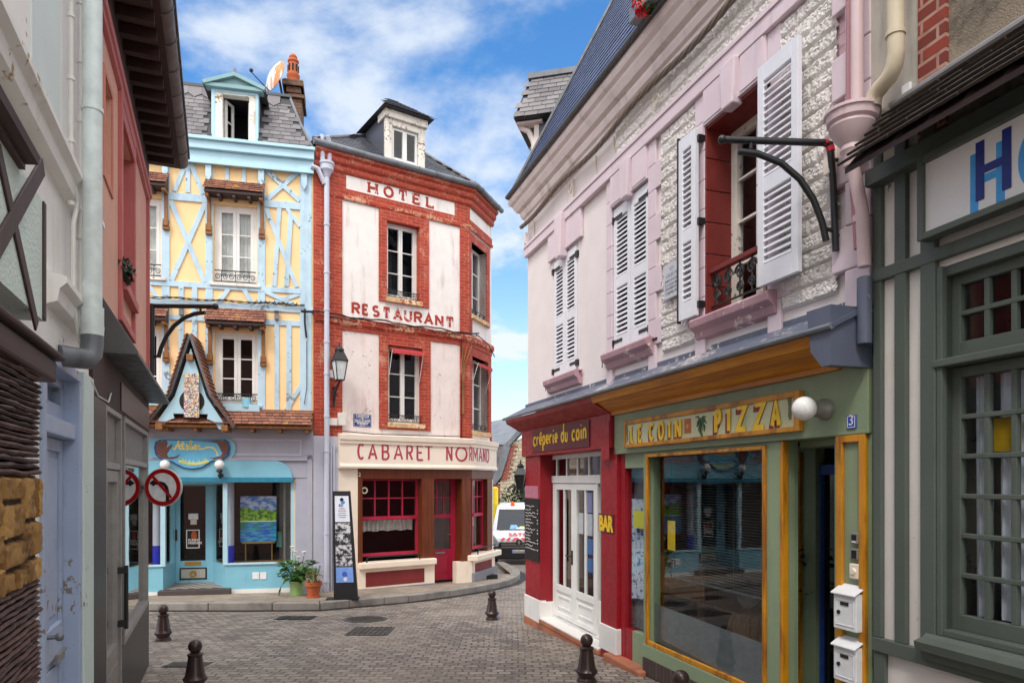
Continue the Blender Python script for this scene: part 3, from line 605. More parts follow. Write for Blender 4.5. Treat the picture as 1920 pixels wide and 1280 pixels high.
    bk.build('brickwork', M['hotel_brick'], t, bev=.006)
    bk = MB(); q1 = G.u(889.5)
    gp1, gp0 = G.q(17, 1111, 803)[1], G.q(17, 1111, 893)[1]
    gp1, gp0 = p1, p0
    bk.bx(.002, G.u(884), zS1-.02, gw1[2]-.1, 0, nb-.002)
    bk.bx(.002, gu1, p1, zE, 0, nb); bk.bx(.002, gu1, zb+.05, p0, 0, nb-.003)
    for w in (gw1, gw2):
        a, b = w[0]-.16, min(w[1]+.2, gu1-.02); bk.bx(a, w[0], w[2]-.1, w[3]+.2, -.3, nb); bk.bx(w[1], b, w[2]-.1, w[3]+.2, -.3, nb); bk.bx(w[0], w[1], w[3], w[3]+.2, -.3, nb)
    bk.bx(.002, gu1, zl, s1, 0, nb-.001); bk.bx(gu1-.1, gu1, zS1, gw2[2], 0, nb-.004)
    HG(bk).build('brickwork', M['hotel_brick'], t, bev=.006)
    # string course, cornice, sills
    pr = [(nb, s0-.02), (nb+.05, s0+.02), (nb+.06, s1-.05), (nb+.03, s1), (nb, s1+.01)]
    mb = MB().extr(pr, uc+.02, ur1, 0, MT); m2 = MB().extr(pr, 0, gu1, MT, 0); HG(m2); mb.add(m2.v, m2.f); mb.build('string_course', M['hotel_trim'], t)
    pr = [(nb, zE-.36), (nb+.05, zE-.32), (nb+.05, zE-.22), (nb+.11, zE-.17), (nb+.11, zE-.08), (nb+.17, zE-.03), (nb+.17, zE+.02), (nb, zE+.02)]
    mb = MB().extr(pr, uc, ur1, 0, MT); m2 = MB().extr(pr, 0, gu1, MT, 0); HG(m2); mb.add(m2.v, m2.f); mb.build('brick_cornice', M['hotel_brick'], t)
    pr = [(nb, zb-.01), (nb+.02, zb+.02), (nb+.025, zb+.07), (nb, zb+.09)]
    mb = MB().extr(pr, uq-.3, ur1, 0, MT); m2 = MB().extr(pr, 0, gu1, MT, 0); HG(m2); mb.add(m2.v, m2.f); mb.build('brick_band', M['hotel_trim'], t)
    for o in (o1, o2): MB().bx(o[0]-.02, o[1]+.05, o[2]-.10, o[2], -.2, .09).build('sill', M['sill_worn'], t, bev=.012)
    for w in (gw1, gw2): HG(MB().bx(w[0]-.04, w[1]+.08, w[2]-.1, w[2], -.25, .09)).build('sill', M['sill_worn'], t, bev=.012)
    for a_, b_ in ((uq, w2[0]), (w2[1], ur0)): MB().bx(a_+.002, b_-.002, zS1+.02, zl-.002, 0, .005).build('render_panel', M['hotel_white_pink'], t)
    # stone panels behind the lettering
    pm = MB().bx(hu0+.005, hu1-.005, p0+.005, p1-.005, 0, .018); pm.build('sign_panel', M['hotel_white'], t)
    zH0, zH1 = avg(H.q(17, 490, 718)[1], H.q(17, 875, 822)[1]), avg(H.q(17, 490, 648)[1], H.q(17, 875, 745)[1])
    zH0, zH1 = zH0-.015, zH0+ (zH1-zH0)
    mb = MB()
    for ch, a, b in (('H', 458, 526), ('O', 562, 632), ('T', 658, 726), ('E', 755, 812), ('L', 846, 906)):
        letter(mb, ch, H.q(17, a, 0)[0]+.03, H.q(17, b, 0)[0]-.03, zH0+.03, zH1-.03, .018, .058, .04 if ch != 'O' else 0)
    mb.build('painted_hotel_lettering', M['hotel_red'], t)
    zR0, zR1 = avg(H.q(18, 400, 334)[1], H.q(18, 1065, 432)[1]), avg(H.q(18, 400, 250)[1], H.q(18, 1065, 350)[1])
    mb = MB()
    for ch, a, b in (('R', 372, 436), ('E', 446, 496), ('S', 517, 573), ('T', 590, 650), ('A', 668, 732), ('U', 742, 800), ('R', 812, 874), ('A', 885, 950), ('N', 962, 1022), ('T', 1035, 1098)):
        letter(mb, ch, H.q(18, a, 0)[0]+.03, H.q(18, b, 0)[0]-.03, zR0+.03, zR1-.03, .001, .055, .03 if ch not in 'SAO' else .03)
    mb.build('painted_restaurant_lettering', M['hotel_red'], t)
    # windows
    for o, cu in ((o1, M['grey_curtain']), (o2, None)):
        w = win(t, o[0], o[1], o[2], o[3], -.14, M['white_paint'], M['glass'], 2, 3 if o is o2 else 3, fw=.05, cur=None)
        rail(t, o[0], o[1], o[2]+.02, .16, .0, M['iron'])
    for w in (gw1, gw2):
        mb = frame4(MB(), w[0], w[1], w[2], w[3], .06, .06, .06, .06, -.24, -.18)
        for k in (1, 2): mb.bx(w[0]+.06, w[1]-.06, w[2]+(w[3]-w[2])*k/3-.012, w[2]+(w[3]-w[2])*k/3+.012, -.23, -.19)
        m = (w[0]+w[1])/2; mb.bx(m-.04, m+.04, w[2]+.06, w[3]-.06, -.235, -.175)
        o = HG(mb).build('window', M['white_paint'], t); pn = MB().quad((w[0]+.03, .21, w[2]+.03), (w[1]-.03, .21, w[2]+.03), (w[1]-.03, .21, w[3]-.03), (w[0]+.03, .21, w[3]-.03)); HG(pn).build('pane', M['glass'], o)
        r = MB()
        for dz in (.16, .03): r.tube([(w[0], .02, w[2]+dz), (w[1], .02, w[2]+dz)], .011, 6)
        for k in range(4): scroll(r, w[0]+(w[1]-w[0])*(k+.5)/4, w[2]+.09, .05, -.02, .007)
        HG(r).build('window_rail', M['iron'], t)
    # small red awnings in the lower windows
    def awn(u0, u1, zt, fr):
        mb = MB(); k = 14; b = len(mb.v)
        for i in range(k+1):
            u = u0+(u1-u0)*i/k; mb.v += [(u, .12, zt), (u, -.16, zt-.10), (u, -.165, zt-.17-.02*(i % 2))]
        for i in range(k):
            for j in (0, 1): a = b+3*i+j; mb.f.append((a, a+1, a+4, a+3))
        o = fr(mb).build('window_awning', M['red_cloth'], t)
        for u in (u0, u1): fr(MB().tube([(u, -.16, zt-.11), (u, .05, zt-.75)], .008, 6)).build('awning_arm', M['white_paint'], o)
    awn(o2[0]+.04, o2[1]-.04, o2[3]-.02, lambda m: m); awn(gw2[0]+.06, gw2[1]-.06, gw2[3]-.06, HG)
    # ---- fascia of the cabaret
    pr = [(0, zS0), (.16, zS0), (.17, zS0+.04), (.15, zS0+.09), (.14, zS0+.10), (.14, zS1-.20), (.17, zS1-.19), (.17, zS1-.13), (.20, zS1-.11), (.21, zS1-.01), (0, zS1+.03)]
    us = H.u(632)
    mb = MB().extr(pr, us, ur1, 0, MT); m2 = MB().extr(pr, 0, gu1+.02, MT, 0); HG(m2); mb.add(m2.v, m2.f); mb.build('fascia', M['cream'], t)
    l0, l1 = avg(H.q(21, 325, 276, .14)[1], H.q(21, 960, 284, .14)[1]), avg(H.q(21, 325, 170, .14)[1], H.q(21, 960, 190, .14)[1])
    mb = MB(); cs = ''
    for ch, a, b in (('C', 303, 347), ('A', 370, 430), ('B', 457, 506), ('A', 532, 592), ('R', 612, 655), ('E', 677, 722), ('T', 725, 782), ('N', 864, 903), ('O', 922, 998)):
        letter(mb, ch, H.q(21, a, 0, .14)[0]+.02, H.q(21, b, 0, .14)[0]-.02, l0+.02, l1-.02, .14, .045)
    mb.build('cabaret_lettering', M['raspberry_text'], t)
    mb = MB()
    for ch, a, b in (('R', 1009, 1028), ('M', 1033, 1062), ('A', 1068, 1092), ('N', 1095, 1112), ('D', 1117, 1135)):
        letter(mb, ch, G.q(21, a, 0, .14)[0]+.03, G.q(21, b, 0, .14)[0]-.02, l0+.02, l1-.02, .14, .05)
    HG(mb).build('cabaret_lettering', M['raspberry_text'], t)
    # ---- shop front: lintel, pillars, window, door
    ft = GZ(15.4)+KH; bn = .06
    mb = MB(); mb.bx(H.u(632), H.u(669.5), zF, zS0+.02, 0, .05); mb.build('pier', M['cream'], t, bev=.008)
    wl, wr, pl, pr_, dr = H.u(678), H.u(781), H.u(788), H.u(812), H.u(853)
    wood_ = MB(); wood_.bx(H.u(669.5), ur1+.02, zl0, zS0-.005, -.3, bn)
    zst = avg(H.p(671, 1062, .1)[1], H.p(800, 1052, .1)[1])
    wood_.bx(H.u(669.7), wl, zst-.1, zl0-.001, -.3, bn-.004); wood_.bx(H.u(789), pr_, zst-.1, zl0-.001, -.3, bn-.002); wood_.bx(H.u(864), ur1+.015, ft-.1, zl0-.001, -.3, bn-.003)
    wood_.build('timber_front', M['brown_wood'], t, bev=.006)
    # window (raspberry): upper lights 2x4, lower sheet
    zt, zm = zl0-.002, H.q(21, 500, 638, -.22)[1]
    mb = MB(); n1, n0 = -.16, -.24; a, b = wl, H.u(789)+.02
    zw0 = H.q(21, 500, 876, -.2)[1]
    frame4(mb, a, b, zw0, zt, .05, .06, .07, .04, n0, n1); mb.bx(a+.05, b-.06, zm-.045, zm+.03, n0-.005, n1+.02)
    for k in range(1, 4): u = a+.05+(b-a-.11)*k/4; mb.bx(u-.014, u+.014, zm+.03, zt-.04, n0+.01, n1-.01)
    zz = (zm+zt)/2; mb.bx(a+.05, b-.06, zz-.014, zz+.014, n0+.013, n1-.013)
    o = mb.build('shop_window', M['raspberry'], t, bev=.003)
    MB().quad((a+.03, .2, zw0+.03), (b-.03, .2, zw0+.03), (b-.03, .2, zt-.02), (a+.03, .2, zt-.02)).build('pane', M['glass'], o)
    cu = MB(); drape(cu, a+.06, b-.08, zm-.30, zm-.06, -.3, .03); cu.build('valance_curtain', M['curtain'], o)
    # door
    da, db = H.u(812), H.u(864); zd0 = GZ(15.8)+KH+.02; zdm = H.q(21, 850, 838, -.3)[1]; mb = MB()
    frame4(mb, da, db, zd0, zt, .06, .12, .0, .05, -.34, -.26)
    mb.bx(da+.06, db-.12, zd0, zdm, -.33, -.285); mb.bx(da+.14, db-.2, zd0+.18, zdm-.12, -.285, -.272)
    zq = H.q(21, 850, 628, -.3)[1]; mb.bx(da+.06, db-.12, zq-.05, zq+.04, -.335, -.27)
    for k in (1, 2): u = da+.06+(db-da-.18)*k/3; mb.bx(u-.012, u+.012, zq+.04, zt-.05, -.32, -.28)
    z2 = (zq+zt)/2; mb.bx(da+.06, db-.12, z2-.012, z2+.012, -.318, -.282)
    d = mb.build('door', M['raspberry'], t, bev=.003)
    MB().quad((da+.05, .3, zdm), (db-.1, .3, zdm), (db-.1, .3, zt-.03), (da+.05, .3, zt-.03)).build('pane', M['glass'], d)
    hm = MB(); hm.tube([(db-.16, .27, zdm+.35), (db-.16, .22, zdm+.35), (db-.26, .21, zdm+.36)], .011, 8); hm.build('door_handle', M['gold'], d)
    MB().bx(da+.2, db-.28, zdm-.1, zdm-.06, -.27, -.262).build('letter_slot', M['alu'], d)
    # benches / sills
    zs1, zs0 = avg(H.q(21, 310, 930, .22)[1], H.q(21, 800, 897, .22)[1]), avg(H.q(21, 310, 970, .22)[1], H.q(21, 800, 936, .22)[1])
    MB().bx(H.u(669.5), H.u(812), zs0, zs1, -.1, .20).build('window_ledge', M['cream'], t, bev=.02)
    MB().bx(H.u(669.6), H.u(811), zF, zs0+.002, -.12, .10).build('stall_riser', M['cream'], t)
    MB().bx(H.q(21, 356, 0, .1)[0], H.q(21, 726, 0, .1)[0], H.q(21, 540, 1062, .1)[1], H.q(21, 540, 972, .1)[1], .05, .106).build('riser_panel', M['maroon'], t)
    MB().bx(H.u(655), H.u(812), zF, H.q(21, 560, 1072, .12)[1], .05, .125).build('plinth', M['plinth_grey'], t, bev=.01)
    hr = MB(); ha, hb = H.u(688, .17), H.u(787, .17); zz = zs1+.12
    hr.tube([(ha, -.17, zs1-.02), (ha, -.17, zz-.04), (ha+.04, -.17, zz), (hb-.04, -.17, zz), (hb, -.17, zz-.04), (hb, -.17, zs1-.02)], .015, 8); hr.build('ledge_rail', M['black_metal'], t)
    # side window
    mb = MB(); a, b = G.u(884.8, -.06), G.u(906, -.06); n1, n0 = -.06, -.13
    frame4(mb, a, b, zw0, zt, .05, .05, .07, .04, n0, n1); mb.bx(a+.05, b-.05, zm-.045, zm+.03, n0-.005, n1+.02); u = (a+b)/2; mb.bx(u-.014, u+.014, zm+.03, zt-.04, n0+.01, n1-.01); mb.bx(a+.05, b-.05, zz if False else (zm+zt)/2-.014, (zm+zt)/2+.014, n0+.012, n1-.012)
    o = HG(mb).build('shop_window', M['raspberry'], t); HG(MB().quad((a, .1, zw0), (b, .1, zw0), (b, .1, zt), (a, .1, zt))).build('pane', M['glass'], o)
    cu = MB(); drape(cu, a+.06, b-.06, zm-.30, zm-.06, -.3, .03); HG(cu).build('valance_curtain', M['curtain'], o)
    mb = MB(); mb.bx(.001, gu1, zl0+.001, zS0-.005, -.3, bn-.001); mb.bx(b, gu1-.06, zst-.1, zl0, -.3, bn-.003); HG(mb).build('timber_front', M['brown_wood'], t, bev=.006)
    HG(MB().bx(gu1-.06, gu1, zF, zS0, -.2, .05)).build('pier', M['cream'], t)
    HG(MB().bx(-.12, gu1+.08, zs0, zs1, -.2, .26)).build('window_ledge', M['cream'], t, bev=.02)
    HG(MB().bx(-.02, gu1, zF, zs0+.001, -.2, .1)).build('stall_riser', M['cream'], t)
    MB().bx(H.u(852.5), ur1+.03, zF, zs0+.001, -.1, .09).build('stall_riser', M['cream'], t)
    HG(MB().bx(G.q(21, 1046, 0, .1)[0], gu1-.22, H.q(21, 540, 1062, .1)[1], H.q(21, 540, 972, .1)[1], .05, .106)).build('riser_panel', M['maroon'], t)
    HG(MB().bx(-.06, gu1+.05, zF, ft+.16, .02, .16)).build('plinth', M['plinth_grey'], t, bev=.02)
    hr = MB(); hr.tube([(.1, -.18, zs1-.02), (.1, -.18, zz), (.2, -.18, zz+.03), (gu1-.2, -.18, zz+.03), (gu1-.2, -.18, zs1)], .015, 8); HG(hr).build('ledge_rail', M['black_metal'], t)
    mb = MB(); mb.bx(H.u(660), ur1, zF, zS0, -2.6, -2.55); mb.bx(H.u(660), ur1+1, zF, ft+.0, -2.6, -.3); mb.build('interior', M['dark_room'], t)
    # door number, ring sticker
    text(t, '2', H.q(21, 317, 0, bn)[0], H.q(21, 317, 380, bn)[1], bn+.003, .13, M['sign_white'], 'house_number')
    r = MB(); c = H.q(21, 348, 468, -.15); r.ring(c[0], c[1], .045, .075, -.15, -.14); r.build('door_sticker', M['cream'], t)
    # ---- roof
    ov = .17; e = lambda fr, u, n, z: Vector((lambda v: ((v.x-H.o[0])*H.d[0]+(v.y-H.o[1])*H.d[1], (v.x-H.o[0])*H.i[0]+(v.y-H.o[1])*H.i[1], z))(fr.w(u, n, 0)))
    z0 = zE+.12
    E0 = e(H, -.05, ov, z0); E1 = e(H, ur1+MT*ov, ov, z0); E2 = e(G, gu1+.1, ov, z0); E3 = e(H, -.05, -5.5, z0); E4 = E2+Vector((0, 3.5, 0))
    ax, ay = 735, 254; Y = 17.8; apx = Vector(((ax-CX)/F*Y, Y, 0)); Ap = e(WF, apx.x, -apx.y, EYE+(HY-ay)/F*Y)
    rb = MB(); 
    for a, b in ((E0, E1), (E1, E2), (E2, E4), (E4, E3), (E3, E0)): rb.quad(a, b, Ap)
    rb.build('roof', M['slate_base'], t)
    def tri(a, b, c, rh=.13, tw=.22):
        m = MB(); eu = (b-a).normalized(); w = (b-a).length; nn = eu.cross(c-a).normalized(); es = nn.cross(eu).normalized()
        if (c-a).dot(es) < 0: es = -es
        hh = (c-a).dot(es); cx_ = (c-a).dot(eu)
        def keep(x, y): f_ = y/hh; return cx_*f_ <= x+.04 and x-.04 <= w+(cx_-w)*f_
        b_ = len(m.v); EN = eu.cross(es); EN = EN if EN.z > 0 else -EN
        rows = int(hh/rh)
        for r in range(rows):
            x = -(r % 2)*tw/2
            while x < w:
                x2 = x+tw
                if keep((x+x2)/2, r*rh+rh/2):
                    p = [a+eu*cc+es*d+EN*h_ for d, h0 in ((r*rh, .02), (r*rh+rh*1.3, .004)) for cc, h_ in ((x, h0), (x2-.007, h0), (x2-.007, h0+.008), (x, h0+.008))]
                    m.hexa([p[0], p[1], p[5], p[4], p[3], p[2], p[6], p[7]])
                x = x2
        return m
    for a, b in ((E0, E1), (E1, E2), (E3, E0)): tri(a, b, Ap).build('roof_slates', M['slate'], t)
    hp = MB()
    for a in (E0, E1, E2): hp.tube([a+Vector((0, 0, .03)), Ap+Vector((0, 0, .03))], .05, 8)
    hp.build('hip_capping', M['zinc'], t)
    gu = MB(); 
    gpts = [E0+Vector((-.02, -.05, -.04)), E1+Vector((.03, -.06, -.04)), E2+Vector((.05, -.06, -.04))]
    gu.tube(gpts, .065, 12)
    L_ = (gpts[1]-gpts[0]).length
    for i in range(9): p = gpts[0].lerp(gpts[1], (i+.5)/9); d = (gpts[1]-gpts[0]).normalized()*.02; gu.tube([p-d, p+d], .072, 12)
    for i in range(3): p = gpts[1].lerp(gpts[2], (i+.5)/3); d = (gpts[2]-gpts[1]).normalized()*.02; gu.tube([p-d, p+d], .072, 12)
    gu.build('gutter', M['zinc'], t, smooth=True)
    sf = MB().quad(E0+Vector((0, 0, -.03)), E1+Vector((0, 0, -.03)), e(H, ur1, 0, z0-.03), e(H, 0, 0, z0-.03)); sf.quad(E1+Vector((0, 0, -.03)), E2+Vector((0, 0, -.03)), e(G, gu1, 0, z0-.03), e(H, ur1, 0, z0-.03)); sf.build('soffit', M['hotel_trim'], t)
    # dormer
    dn = .06; da, db = H.u(723.5, dn), H.u(797, dn); dz0 = avg(H.q(17, 580, 500, dn)[1], H.q(17, 842, 576, dn)[1]); dz1 = avg(H.q(17, 577, 212, dn)[1], H.q(17, 842, 290, dn)[1])
    dm = MB(); frame4(dm, da, db, dz0-.05, dz1, .16, .16, .14, .14, -.05, dn); dm.bx(da-.04, db+.04, dz1, dz1+.17, -.3, dn+.07); d = dm.build('dormer', M['old_white'], t, bev=.01)
    ck = MB(); dd = 2.2; ck.bx(da+.01, da+.09, dz0-.2, dz1+.14, -dd, -.051); ck.bx(db-.09, db-.01, dz0-.2, dz1+.14, -dd, -.051); ck.bx(da+.09, db-.09, dz0-.2, dz1, -1.3, -1.25); ck.build('dormer_cheek', M['slate'], d)
    wo = MB(); a, b, c_, e_ = da+.17, db-.17, dz0+.10, dz1-.15
    m_ = (a+b)/2; frame4(wo, a, b, c_, e_, .05, .05, .06, .05, -.06, .0); wo.bx(m_-.05, m_+.05, c_+.06, e_-.05, -.055, .005); wo.build('dormer_window', M['white_paint'], d)
    MB().quad((a, .03, c_), (b, .03, c_), (b, .03, e_), (a, .03, e_)).build('pane', M['glass'], d)
    rz = dz1+.17; ra = MB(); pa = [(da-.14, -dn-.2, rz), (db+.14, -dn-.2, rz), (db+.14, 2.6, rz+.02), (da-.14, 2.6, rz+.02)]; top = [((da+db)/2, .75, rz+.72), ((da+db)/2, 2.6, rz+.74)]
    ra.quad(pa[0], pa[1], top[0]); ra.quad(pa[1], pa[2], top[1], top[0]); ra.quad(pa[3], pa[0], top[0], top[1]); ra.quad(*pa[::-1]); ra.build('dormer_roof', M['slate_base'], d)
    tri(Vector(pa[0]), Vector(pa[1]), Vector(top[0]), .09, .13).build('dormer_slates', M['slate'], d)
    # downpipe at the left corner
    dp = MB(); u, n = H.u(609), .12
    dp.tube([(u, -n, GZ(14.6)+.05), (u, -n, zS0-.2), (u, -n, zS0+1.0), (u, -n, H.p(607, 330, n)[1])], .055, 12)
    for py in (420, 510, 580, 640, 700, 780, 845, 1000, 1090): z = H.p(607, py, n)[1]; dp.tube([(u, -n, z-.02), (u, -n, z+.02)], .066, 12)
    zf = H.p(607, 322, n)[1]; dp.lathe([(.06, -.1), (.1, 0), (.14, .04), (.14, .14), (.16, .16), (.16, .2)], (u, -n, zf), 14)
    dp.tube([(u+.05, -n, zf+.15), (u+.06, -n, zf+.45), (u+.04, -n-.05, zf+.6), (u-.02, -n-.1, zf+.72)], .05, 10); dp.tube([(u-.09, -n, zf+.1), (u-.1, -n, zf+.75)], .05, 10)
    dp.tube([(u-.05, -n, zf-.25), (u-.2, -n-.03, zf+.02), (u-.34, -n-.03, zf+.04)], .05, 10)
    dp.build('downpipe', M['pale_lilac'], t, smooth=True)
    # lilac grey painted ground floor pier on the left
    mb = MB(); mb.bx(-.02, H.u(632), zF, zS1-.05, 0, .04); mb.bx(H.u(622), H.u(632.5), zF, zS1-.4, .04, .06); mb.build('painted_pier', M['pale_lilac'], t, bev=.01)
    MB().bx(-.03, H.u(632), zF, GZ(14.6)+KH+.55, .02, .055).build('pier_base', M['pale_lilac'], t)
    pp = MB()
    for px, r in ((618, .022), (623.5, .018)): u = H.u(px); pp.tube([(u, -.09, GZ(14.6)), (u, -.09, zS1-.2)], r, 8)
    pp.build('service_pipe', M['pale_lilac'], t)
    mt = MB(); a = H.rect(18, 205, 1068, 265, 1122, .03); mt.bx(*a, .03, .12); mt.build('meter_box', M['old_white'], t, bev=.01)
    mt = MB(); a = H.rect(18, 272, 1030, 328, 1122, .03); mt.bx(*a, .03, .10); mt.build('junction_box', M['old_white'], t, bev=.01)
    mt = MB(); a = H.rect(18, 210, 730, 242, 788, .03); mt.bx(*a, .03, .10); mt.build('junction_box', M['white_plastic'], t, bev=.01)
    # cables along the string course
    cb = MB(); zc = s1-.02
    for k in range(4):
        pts = []; r0 = random.random()*6
        for i in range(26): u = -.3+(ur1+.5)*i/25; pts.append((u, -nb-.09-.01*math.sin(i*1.3+k), zc+.02*k+.02*math.sin(u*5+r0)-.03*math.sin(math.pi*(u*2 % 1))))
        cb.tube(pts, .009, 5)
    cb.tube([(ur1+.1, -.1, zc+.05), (ur1+.5, -.05, zc-.15), (ur1+1.1, .6, zc-.3)], .012, 5)
    cb.build('facade_cable', M['black_cable'], t)
    cb = MB(); cb.tube([(uq, -.04, zS1+.07), (H.u(700), -.04, zS1+.03), (ur1, -.05, zS1+.06)], .01, 5); u = ur0+.02
    cb.tube([(u, -.05, zS1), (u+.01, -.05, zl-.4), (u-.01, -.06, s0)], .014, 5); cb.build('facade_cable', M['black_cable'], t)
    rs = MB(); u = H.q(18, 1150, 0)[0]
    for k in range(3): rs.tube([(u-.02+.02*k, -.05-.01*k, H.q(18, 1150, 1040)[1]), (u+.03*math.sin(k), -.06, H.q(18, 1150, 850)[1]), (u+.04*k-.03, -.05, H.q(18, 1150, 700)[1]), (u+.12*k, -.06, H.q(18, 1200, 560)[1])], .016, 6)
    rs.build('rusty_conduit', paint('rusty', S(150, 100, 60), .8, .3, S(90, 50, 30)), t)
hotel()
# wall lantern on the hotel
def lantern(name, label, f, u, n, z, s, mat, glass, group=None):
    t = thing(name, label, 'lantern', f, u, 0.04, z, group)
    mb = MB(); mb.tube([(u, -.04, z-.1*s), (u, -.06, z-.55*s)], .025*s, 8); mb.tube([(u, -.05, z-.5*s), (u, -.12, z-.25*s), (u, -n, z-.06*s), (u, -n, z)], .018*s, 8); mb.tube([(u, -.05, z-.15*s), (u, -n*.6, z-.12*s), (u, -n, z-.02*s)], .014*s, 8)
    scroll(mb, u, z-.3*s, .06*s, n*.3, .01*s); mb.build('bracket', mat, t)
    w0, w1, h = .11*s, .19*s, .42*s; b = MB(); k = 4
    def ringpts(r, zz): return [(u+r*math.cos(R_(45+90*i)), -n+r*math.sin(R_(45+90*i)), zz) for i in range(4)]
    lo, hi = ringpts(w0, z), ringpts(w1, z+h)
    for i in range(4): b.tube([lo[i], hi[i]], .012*s, 6); b.tube([hi[i], hi[(i+1) % 4]], .016*s, 6); b.tube([lo[i], lo[(i+1) % 4]], .014*s, 6)
    r1, r2 = ringpts(w1*1.12, z+h), ringpts(w1*.55, z+h+.2*s); b.hexa(r1+r2); b.lathe([(w1*.5, 0), (w1*.55, .04*s), (w1*.3, .1*s), (.02*s, .12*s), (.015*s, .2*s), (.001, .22*s)], (u, -n, z+h+.2*s), 10); b.build('lantern_cage', mat, t)
    g = MB(); lo, hi = ringpts(w0*.94, z+.01), ringpts(w1*.94, z+h-.01); g.hexa(lo+hi); g.build('lantern_glass', glass, t)
c = H.q(18, 288, 800, .38)
lantern('wall_lantern', 'black four sided lantern with pale glass on the hotel brick corner', H, c[0], .38, c[1], .95, M['iron'], plain('lamp_glass', S(214, 220, 220), .15))
# street name plate
def nameplate():
    r = H.rect(18, 385, 1036, 512, 1133, .0); t = thing('street_name_plate', 'blue enamel street name plate with white lettering on the hotel wall', 'street sign', H, (r[0]+r[1])/2, 0, r[2])
    MB().bx(*r, 0.001, .015).build('plate', M['navy'], t, bev=.006); w = r[1]-r[0]; h = r[3]-r[2]; m = (r[0]+r[1])/2
    fr = frame4(MB(), r[0]+.012, r[1]-.012, r[2]+.012, r[3]-.012, .006, .006, .006, .006, .014, .017); fr.build('plate_border', M['sign_white'], t)
    for s_, zz, fit in (('CARREFOUR', .70, .74), ('du', .55, .12), ('SINGE en HIVER', .35, .86), ('Place Antoine Blondin', .19, .62), ('1922 - 1991', .08, .3)): text(t, s_, m, r[2]+h*zz, .0155, .1, M['sign_white'], fit=w*fit, bold=.002)
nameplate()
# black information totem
def totem():
    X, Y = gp(655, 1121, KH); f = Frame(0, 0, origin=(X, Y), ang=R_(8)); z = GZ(Y)+KH; s = Y/F
    t = thing('information_totem', 'tall black information totem leaning on the hotel pier with black and white photos', 'totem', f, 0, 0, z)
    hgt = 201*s; w = 36*s; m = MB(); lean = -.045*hgt
    def pt(u, h, n): return (u-.0+lean*(h/hgt)*1.0+w*0, -n, z+h)
    w0, w1 = w*.6, w*.45; cu = -5*s
    m.hexa([pt(cu-w0, 0, .0), pt(cu+w0, 0, .0), pt(cu+w0, 0, .18), pt(cu-w0, 0, .18)]+[pt(cu-w1, hgt, .0), pt(cu+w1, hgt, .0), pt(cu+w1, hgt, .05), pt(cu-w1, hgt, .05)]); m.build('panel_body', M['black_panel'], t, bev=.005)
    m = MB(); m.bx(cu-w0-.14, cu+w0+.02, z, z+.03, -.02, .24); m.build('base_plate', M['black_panel'], t)
    def sheet(h0, h1, mat, name, e=.004, a=.76):
        q = MB(); F0 = lambda h: .18-.13*h/hgt+e; ww = lambda h: (w0+(w1-w0)*h/hgt)*a
        q.quad(pt(cu-ww(h0), h0, F0(h0)), pt(cu+ww(h0), h0, F0(h0)), pt(cu+ww(h1), h1, F0(h1)), pt(cu-ww(h1), h1, F0(h1))); return q.build(name, mat, t)
    ph = NT('bw_photo'); v = ph.noise(14, 5, .6); col = ph.mix(ph.ramp(v, .42, .58), (.02, .02, .025), S(206, 206, 210)); bw = ph.fin(col, .4)
    sheet(hgt*.715, hgt*.955, plain('poster_pale', S(222, 226, 238), .4, var=.04), 'poster')
    for i in range(4): sheet(hgt*(.31+.1*i), hgt*(.31+.1*i+.094), bw, 'photo')
    sheet(hgt*.16, hgt*.30, plain('poster_blue', S(120, 158, 226), .4), 'poster')
    m = MB(); cz = hgt*.9
    for (du, dh, r, mt) in (): pass
    o = MB(); F_ = .18-.13*.86+.006
    def spot(u, h, r, name, mat, r2=None):
        q = MB(); hh = h*hgt; c = pt(cu+u, hh, .18-.13*hh/hgt+.007); k = 14; q.add([(c[0]+r*math.cos(2*math.pi*i/k), c[1], c[2]+(r2 or r)*math.sin(2*math.pi*i/k)) for i in range(k)], [tuple(range(k))]); return q.build(name, mat, t)
    spot(.0, .92, .035, 'poster_figure', M['black_panel']); spot(.02, .895, .04, 'poster_figure', M['sky_blue'], .03); spot(-.0, .235, .05, 'poster_emblem', M['navy'] if False else plain('mid_blue', S(60, 96, 196), .5)); spot(.01, .19, .035, 'poster_emblem', M['sign_white'], .04)
    text(t, '60', cu-.02+lean*.86, z+hgt*.855, .18-.13*.86+.009, .09, M['navy'])
    for i, w_ in enumerate((.1, .15, .13, .16, .12)): mm = MB(); hh = hgt*(.835-.02*i); c = pt(cu, hh, .18-.13*hh/hgt+.007); mm.add([(c[0]-w_/2, c[1], c[2]), (c[0]+w_/2, c[1], c[2]), (c[0]+w_/2, c[1], c[2]+.012), (c[0]-w_/2, c[1], c[2]+.012)], [(0, 1, 2, 3)]); mm.build('poster_line', M['maroon'] if i < 2 else M['grey_metal'], t)
totem()
